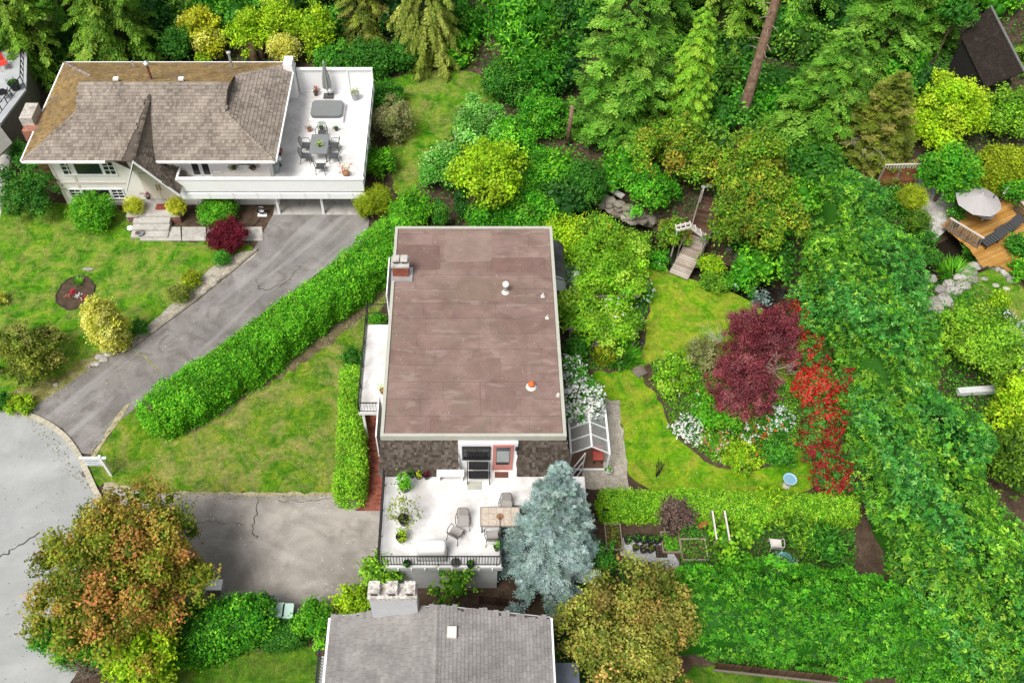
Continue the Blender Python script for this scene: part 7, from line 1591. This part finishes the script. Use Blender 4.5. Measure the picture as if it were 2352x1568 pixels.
# --- vegetable plot
TIMB = pieces('plot_timber', [(.3, .25, .17), (.4, .34, .24), (.24, .2, .14)], .9, .4, 25)
for (u0, u1, v0, v1, lb, pal_, n_) in ((1392, 1424, 1206, 1266, 'narrow timber-edged bed at the left of vegetable plot', 'olive', 260), (1521, 1557, 1224, 1272, 'timber-edged seedling bed in the middle of vegetable plot', 'hedge', 420), (1566, 1618, 1240, 1290, 'timber-edged soil bed right of the seedling bed', 'cedar', 160)):
    a, b = G(u0, v1), G(u1, v0); t = thing('raised_bed', lb, 'raised bed', (a + b) / 2, 'raised beds in the vegetable plot')
    mb = MB(); mb.box(a.x + .04, b.x - .04, a.y + .04, b.y - .04, .0, .14); mb.build('soil', SOIL, t)
    for (x0, x1, y0, y1) in ((a.x, b.x, a.y, a.y + .05), (a.x, b.x, b.y - .05, b.y), (a.x, a.x + .05, a.y + .05, b.y - .05), (b.x - .05, b.x, a.y + .05, b.y - .05)): mb = MB(); mb.box(x0, x1, y0, y1, 0, .22); mb.build('board', TIMB, t)
    fo = Fol(); q = np.stack([rng.uniform(a.x + .1, b.x - .1, n_), rng.uniform(a.y + .1, b.y - .1, n_), rng.uniform(.15, .3, n_)], 1); fo.leaves(q, np.tile([0, 0, 1.0], (n_, 1)), .09, .7, pick(pal_, n_)); tag(fo.build('seedlings', LEAF, t), kind='stuff')
K_ = 0
for (u, v, r_) in ((1441, 1244, .2), (1462, 1241, .2), (1478, 1243, .21), (1493, 1245, .21), (1508, 1244, .2), (1458, 1262, .15), (1477, 1265, .2), (1493, 1265, .18)):
    nmz = ('first from left of upper row', 'second from left of upper row', 'third from left of upper row', 'fourth from left of upper row', 'rightmost of upper row', 'leftmost of lower row', 'middle of lower row', 'rightmost of lower row')[K_]; K_ += 1
    o = pot('nursery_pot', 'black nursery pot in the vegetable plot, ' + nmz, u, v, .02, r_, .3, 'black', ('hedge', 'green', 'hedge', 'green', 'hedge', 'moss', 'tan', 'moss')[K_-1], r_ * .8, .12, None, .05, 700); o['group'] = 'nursery pots in the vegetable plot'
p = G(1520, 1266, .02); t = thing('seed_tray', 'black cell seed tray beside the seedling bed', 'tray', p); mb = MB(); mb.box(p.x - .3, p.x + .22, p.y - .3, p.y + .3, p.z, p.z + .06); mb.build('tray', POTS['black'], t)
for i in range(3):
    for j in range(4): mb = MB(); mb.box(p.x - .27 + i*.16, p.x - .15 + i*.16, p.y - .27 + j*.145, p.y - .16 + j*.145, p.z + .06, p.z + .075); mb.build('cell', SOIL, t)
tr_ = thing('timber_trellis', 'two leaning pale timber rails forming a vine trellis', 'trellis', G(1655, 1235))
for (u0, v0, u1, v1) in ((1646, 1238, 1636, 1172), (1676, 1240, 1664, 1172)):
    a = G(u0, v0, .9); b = G(u1, v1, 1.5); mb = MB(); mb.bar(a, b, .07, .07); mb.build('rail', ARB, tr_)
    for q in (a, b): mb = MB(); mb.bar(Vector((q.x, q.y, 0)), q, .05); mb.build('post', TIMB, tr_)
p = G(1777, 1258); gc = patio_chair('garden_chair', 'pale weathered garden chair among the ferns', ARB, ARB); gc.location = p; gc.rotation_euler = (0, 0, R(175))
t = thing('coiled_hose', 'turquoise garden hose coiled on gravel in the plot', 'hose', G(1797, 1292))
for k in range(6):
    q = G(1797, 1293); r_ = .42 - .05 * (k % 3); mb = MB(); ang = [6.283 * i / 22 for i in range(23)]
    mb.tube([(q.x + r_ * math.cos(a) + .02 * k, q.y + r_ * math.sin(a) * (1 + .05 * k), .05 + .035 * k + .02 * math.sin(a * 2 + k)) for a in ang], .028, 6, False); mb.build('coil', plain('hose_turquoise_%d' % k, ((.12, .45, .48), (.4, .62, .66), (.1, .38, .42))[k % 3], .5), t)
p = G(1612, 1212); t = thing('rusty_barrow', 'rusty orange garden cart against the low hedge', 'cart', p); mb = MB(); M_ = Matrix.Rotation(.5, 3, 'Z'); mb.obox(p + Vector((0, 0, .35)), (.5, .22, .12), M_); mb.build('tray', plain('rust', (.3, .1, .03), .9), t); mb = MB(); mb.bar(p + M_ @ Vector((.2, .05, .3)), p + M_ @ Vector((.45, .3, .75)), .03); mb.bar(p + M_ @ Vector((-.2, 0, .3)), p + M_ @ Vector((-.2, 0, 0)), .03); mb.build('frame', TIMB, t)
fp = thing('low_fence', 'low weathered timber fence at the bottom edge below the hedge', 'fence', G(1800, 1548))
for i in range(16):
    a = G(1640 + i * 20, 1535 + i * 2.2); b = G(1658 + i * 20, 1537 + i * 2.2); mb = MB(); mb.bar(a + Vector((0, 0, .4)), b + Vector((0, 0, .4)), .03, .7); mb.build('board', PLANKD, fp)
mb = MB(); mb.bar(G(1638, 1538, .8), G(1962, 1573, .8), .08, .06); mb.build('top_rail', WOODG, fp)
rf_ = thing('rust_fence', 'low rust red fence between spruce and grey roof', 'fence', G(1140, 1385))
for i in range(9):
    a = G(1105 + i * 13, 1385 + i * 1.5); mb = MB(); mb.box(a.x - .1, a.x + .1, a.y - .015, a.y + .015, 0, 1.0); mb.build('board', PLANKD, rf_)
# --- neighbour at right: timber deck, rails, parasol, loungers, rocks
TEAK = pieces('deck_teak', [(.36, .17, .04), (.46, .24, .06), (.52, .29, .09), (.4, .2, .05)], .6, .3, 20)
nd = thing('timber_deck', 'orange-brown timber deck in the right neighbour garden', 'deck', G(2270, 545)); dzn = .5
poly = np.array([tuple(G(u, v, dzn))[:2] for u, v in ((2165, 520), (2205, 470), (2300, 455), (2352, 440), (2420, 470), (2420, 650), (2340, 640), (2300, 612), (2255, 612), (2225, 570))])
dirv = (G(2352, 520, dzn) - G(2225, 575, dzn)).normalized(); sd = Vector((-dirv.y, dirv.x, 0)); o0 = Vector((poly[:, 0].mean(), poly[:, 1].mean(), 0))
for i in range(-40, 40):
    s_ = i * .15; ts = np.arange(-7, 7, .05); P = np.stack([o0.x + sd.x * s_ + dirv.x * ts, o0.y + sd.y * s_ + dirv.y * ts], 1); ins = inpoly(P, poly)
    if ins.sum() > 6:
        a, b = ts[ins][0], ts[ins][-1]; mb = MB(); mb.bar(o0 + sd * s_ + dirv * a + Vector((0, 0, dzn - .02)), o0 + sd * s_ + dirv * b + Vector((0, 0, dzn - .02)), .138, .04); mb.build('board', TEAK, nd)
def rail2(lb, a, b, n, m, tilt=0):
    t = thing('slatted_railing', lb, 'railing', a); mb = MB(); mb.bar(a + Vector((0, 0, .9)), b + Vector((0, 0, .9)), .12, .05); mb.build('top_rail', plain('pale_rail', (.5, .46, .42), .8) if 'pale_rail' not in MATS else MATS['pale_rail'], t)
    mb = MB(); mb.bar(a + Vector((0, 0, .1)), b + Vector((0, 0, .1)), .06, .05); mb.build('bottom_rail', m, t)
    for i in range(n): q = a.lerp(b, (i + .5) / n); mb = MB(); mb.bar(q + Vector((0, 0, .1)), q + Vector((0, 0, .88)), .06, .06); mb.build('baluster', m, t)
rail2('pale slatted railing along the lower left edge of timber deck', G(2168, 525, dzn), G(2245, 572, dzn), 15, WOODG)
rail2('dark slatted railing behind the parasol table', G(2290, 470, dzn), G(2316, 430, dzn), 8, DGREY); rail2('dark slatted railing at the right picture edge', G(2325, 480, dzn), G(2356, 520, dzn), 9, DGREY)
p = G(2250, 505, dzn); t = thing('open_parasol', 'open grey-beige parasol over the timber deck', 'parasol', p); mb = MB(); mb.tube([p, p + Vector((0, 0, 2.2))], .03, 8); mb.build('pole', BLACK, t)
q = G(2247, 462, 2.1); CAN = plain('taupe_canvas', (.37, .35, .345), .85, 0, .05); n = 8; rr_ = 1.3
for j in range(n):
    a0_, a1_ = 6.283 * (j + .3) / n, 6.283 * (j + 1.3) / n; mb = MB()
    mb.slab([q + Vector((0, 0, .55)), q + Vector((rr_ * math.cos(a0_), rr_ * math.sin(a0_), 0)), q + Vector((rr_ * .96 * math.cos((a0_+a1_)/2), rr_ * .96 * math.sin((a0_+a1_)/2), .03)), q + Vector((rr_ * math.cos(a1_), rr_ * math.sin(a1_), 0))], .01); mb.build('canopy_panel', CAN, t)
mb = MB(); mb.lathe([(.04, .55), (.05, .6), (.01, .66)], q, 8); mb.build('finial', ARB, t)
p = G(2254, 505, dzn); mb = MB(); mb.lathe([(.1, 0), (.12, .5), (.5, .52), (.52, .56), (.01, .57)], p, 14); tag(mb.build('stone_table', PALESTONE), 'round stone table in the shade of the open parasol', 'table')
p = G(2193, 520, dzn); mb = MB(); mb.lathe([(.14, 0), (.2, .3), (.2, .34)], p, 12); tag(mb.build('black_pot', POTS['black']), 'black pot on the timber deck beside parasol', 'plant pot')
def lounger(lb, u, v, a):
    t = thing('sun_lounger', lb, 'sun lounger', (0, 0, 0), 'black loungers on the timber deck')
    mb = MB(); mb.box(-.3, .3, -.9, .25, .28, .34); mb.build('seat', BLACK, t); mb = MB(); mb.slab([(-.3, .25, .34), (.3, .25, .34), (.3, .75, .8), (-.3, .75, .8)], .05); mb.build('backrest', BLACK, t)
    for sx in (-1, 1):
        for y in (-.8, .2): mb = MB(); mb.box(sx*.26 - .025, sx*.26 + .025, y - .025, y + .025, 0, .28); mb.build('leg', BLACK, t)
    for i in range(5): mb = MB(); mb.box(-.3, .3, -.85 + i*.22, -.72 + i*.22, .34, .37); mb.build('cushion_roll', DGREY, t)
    place(t, u, v, dzn, a)
lounger('black lounger on timber deck, nearest the lawn', 2276, 555, -60); lounger('black lounger on timber deck, nearest the dark railing', 2312, 530, -60)
rk = thing('rock_border', 'curving border of pale rocks round the neighbour lawn', 'rocks', G(2190, 680)); i = 0
for u, v, s in ((2150, 705, .5), (2170, 690, .55), (2190, 668, .5), (2212, 655, .5), (2230, 640, .5), (2225, 625, .5), (2238, 612, .45), (2255, 605, .42), (2275, 608, .4), (2292, 614, .4), (2310, 625, .42), (2325, 640, .38), (2145, 690, .4), (2160, 665, .42), (2180, 652, .36), (2205, 640, .4), (2140, 640, .35), (2125, 660, .3)):
    mb = MB(); mb.blob(tuple(G(u, v, .12)), (s * random.uniform(.8, 1.1), s * random.uniform(.6, .9), .26), 400 + i, 10, 7, .15); mb.build('stone', PALESTONE, rk); i += 1
for i, (u, v, lb) in enumerate(((2262, 640, 'leftmost pale stepping stone on neighbour lawn'), (2288, 655, 'middle pale stepping stone on neighbour lawn'), (2312, 662, 'rightmost pale stepping stone on neighbour lawn'))):
    mb = MB(); mb.blob(tuple(G(u, v, .02)), (.2, .15, .04), 500 + i, 9, 4, .15); tag(mb.build('stepping_stone', PALESTONE), lb, 'stone')
mb = MB(); mb.bar(G(2200, 900, .3), G(2300, 893, .3), .35, .3); o = mb.build('white_bundle', plain('bundle_white', (.66, .66, .67), .7)); tag(o, 'long white wrapped bundle among bushes at right edge', 'bundle')
p = G(2305, 735); pot('planter', 'dark planter with white flowers beside neighbour patio', 2303, 735, 0, .3, .35, 'black', 'rhodo', .36, .3, ([(.75, .74, .72)], .6, .09, 4))
wf = thing('timber_fence', 'red-brown horizontal board fence with pale lattice top at right', 'fence', G(2050, 420)); a, b = G(2008, 432), G(2095, 430)
for i in range(8): mb = MB(); mb.bar(a + Vector((0, 0, .12 + i * .19)), b + Vector((0, 0, .12 + i * .19)), .03, .175); mb.build('board', pieces('fence_board', [(.22, .08, .04), (.3, .12, .06), (.36, .16, .08)], .85, .4, 15) if 'fence_board' not in MATS else MATS['fence_board'], wf)
for f_ in (0, .45, 1): q = a.lerp(b, f_); mb = MB(); mb.bar(q + Vector((0, -.05, 0)), q + Vector((0, -.05, 1.75)), .1); mb.build('post', WOODG, wf)
for i in range(14): q = a.lerp(b, (i + .5) / 14); mb = MB(); mb.bar(q + Vector((0, 0, 1.62)), q + Vector((0, 0, 1.9)), .05, .03); mb.build('lattice_slat', ARB, wf)
mb = MB(); mb.bar(a + Vector((0, 0, 1.93)), b + Vector((0, 0, 1.93)), .08, .05); mb.build('top_rail', ARB, wf)
# --- left neighbour deck things
rc = patio_chair('red_chair', 'bright red chair on the far left grey deck', RED, plain('bright_red', (.6, .04, .02), .7)); place(rc, 12, 158, 2.602, 30)
bc_ = patio_chair('black_chair', 'black chair on the far left grey deck by railing', BLACK, BLACK); place(bc_, 14, 225, 2.602, 200)
pot('planter', 'dark round planter at the far left deck railing', 37, 205, 2.602, .35, .5, 'black', 'deep', .35, .3)
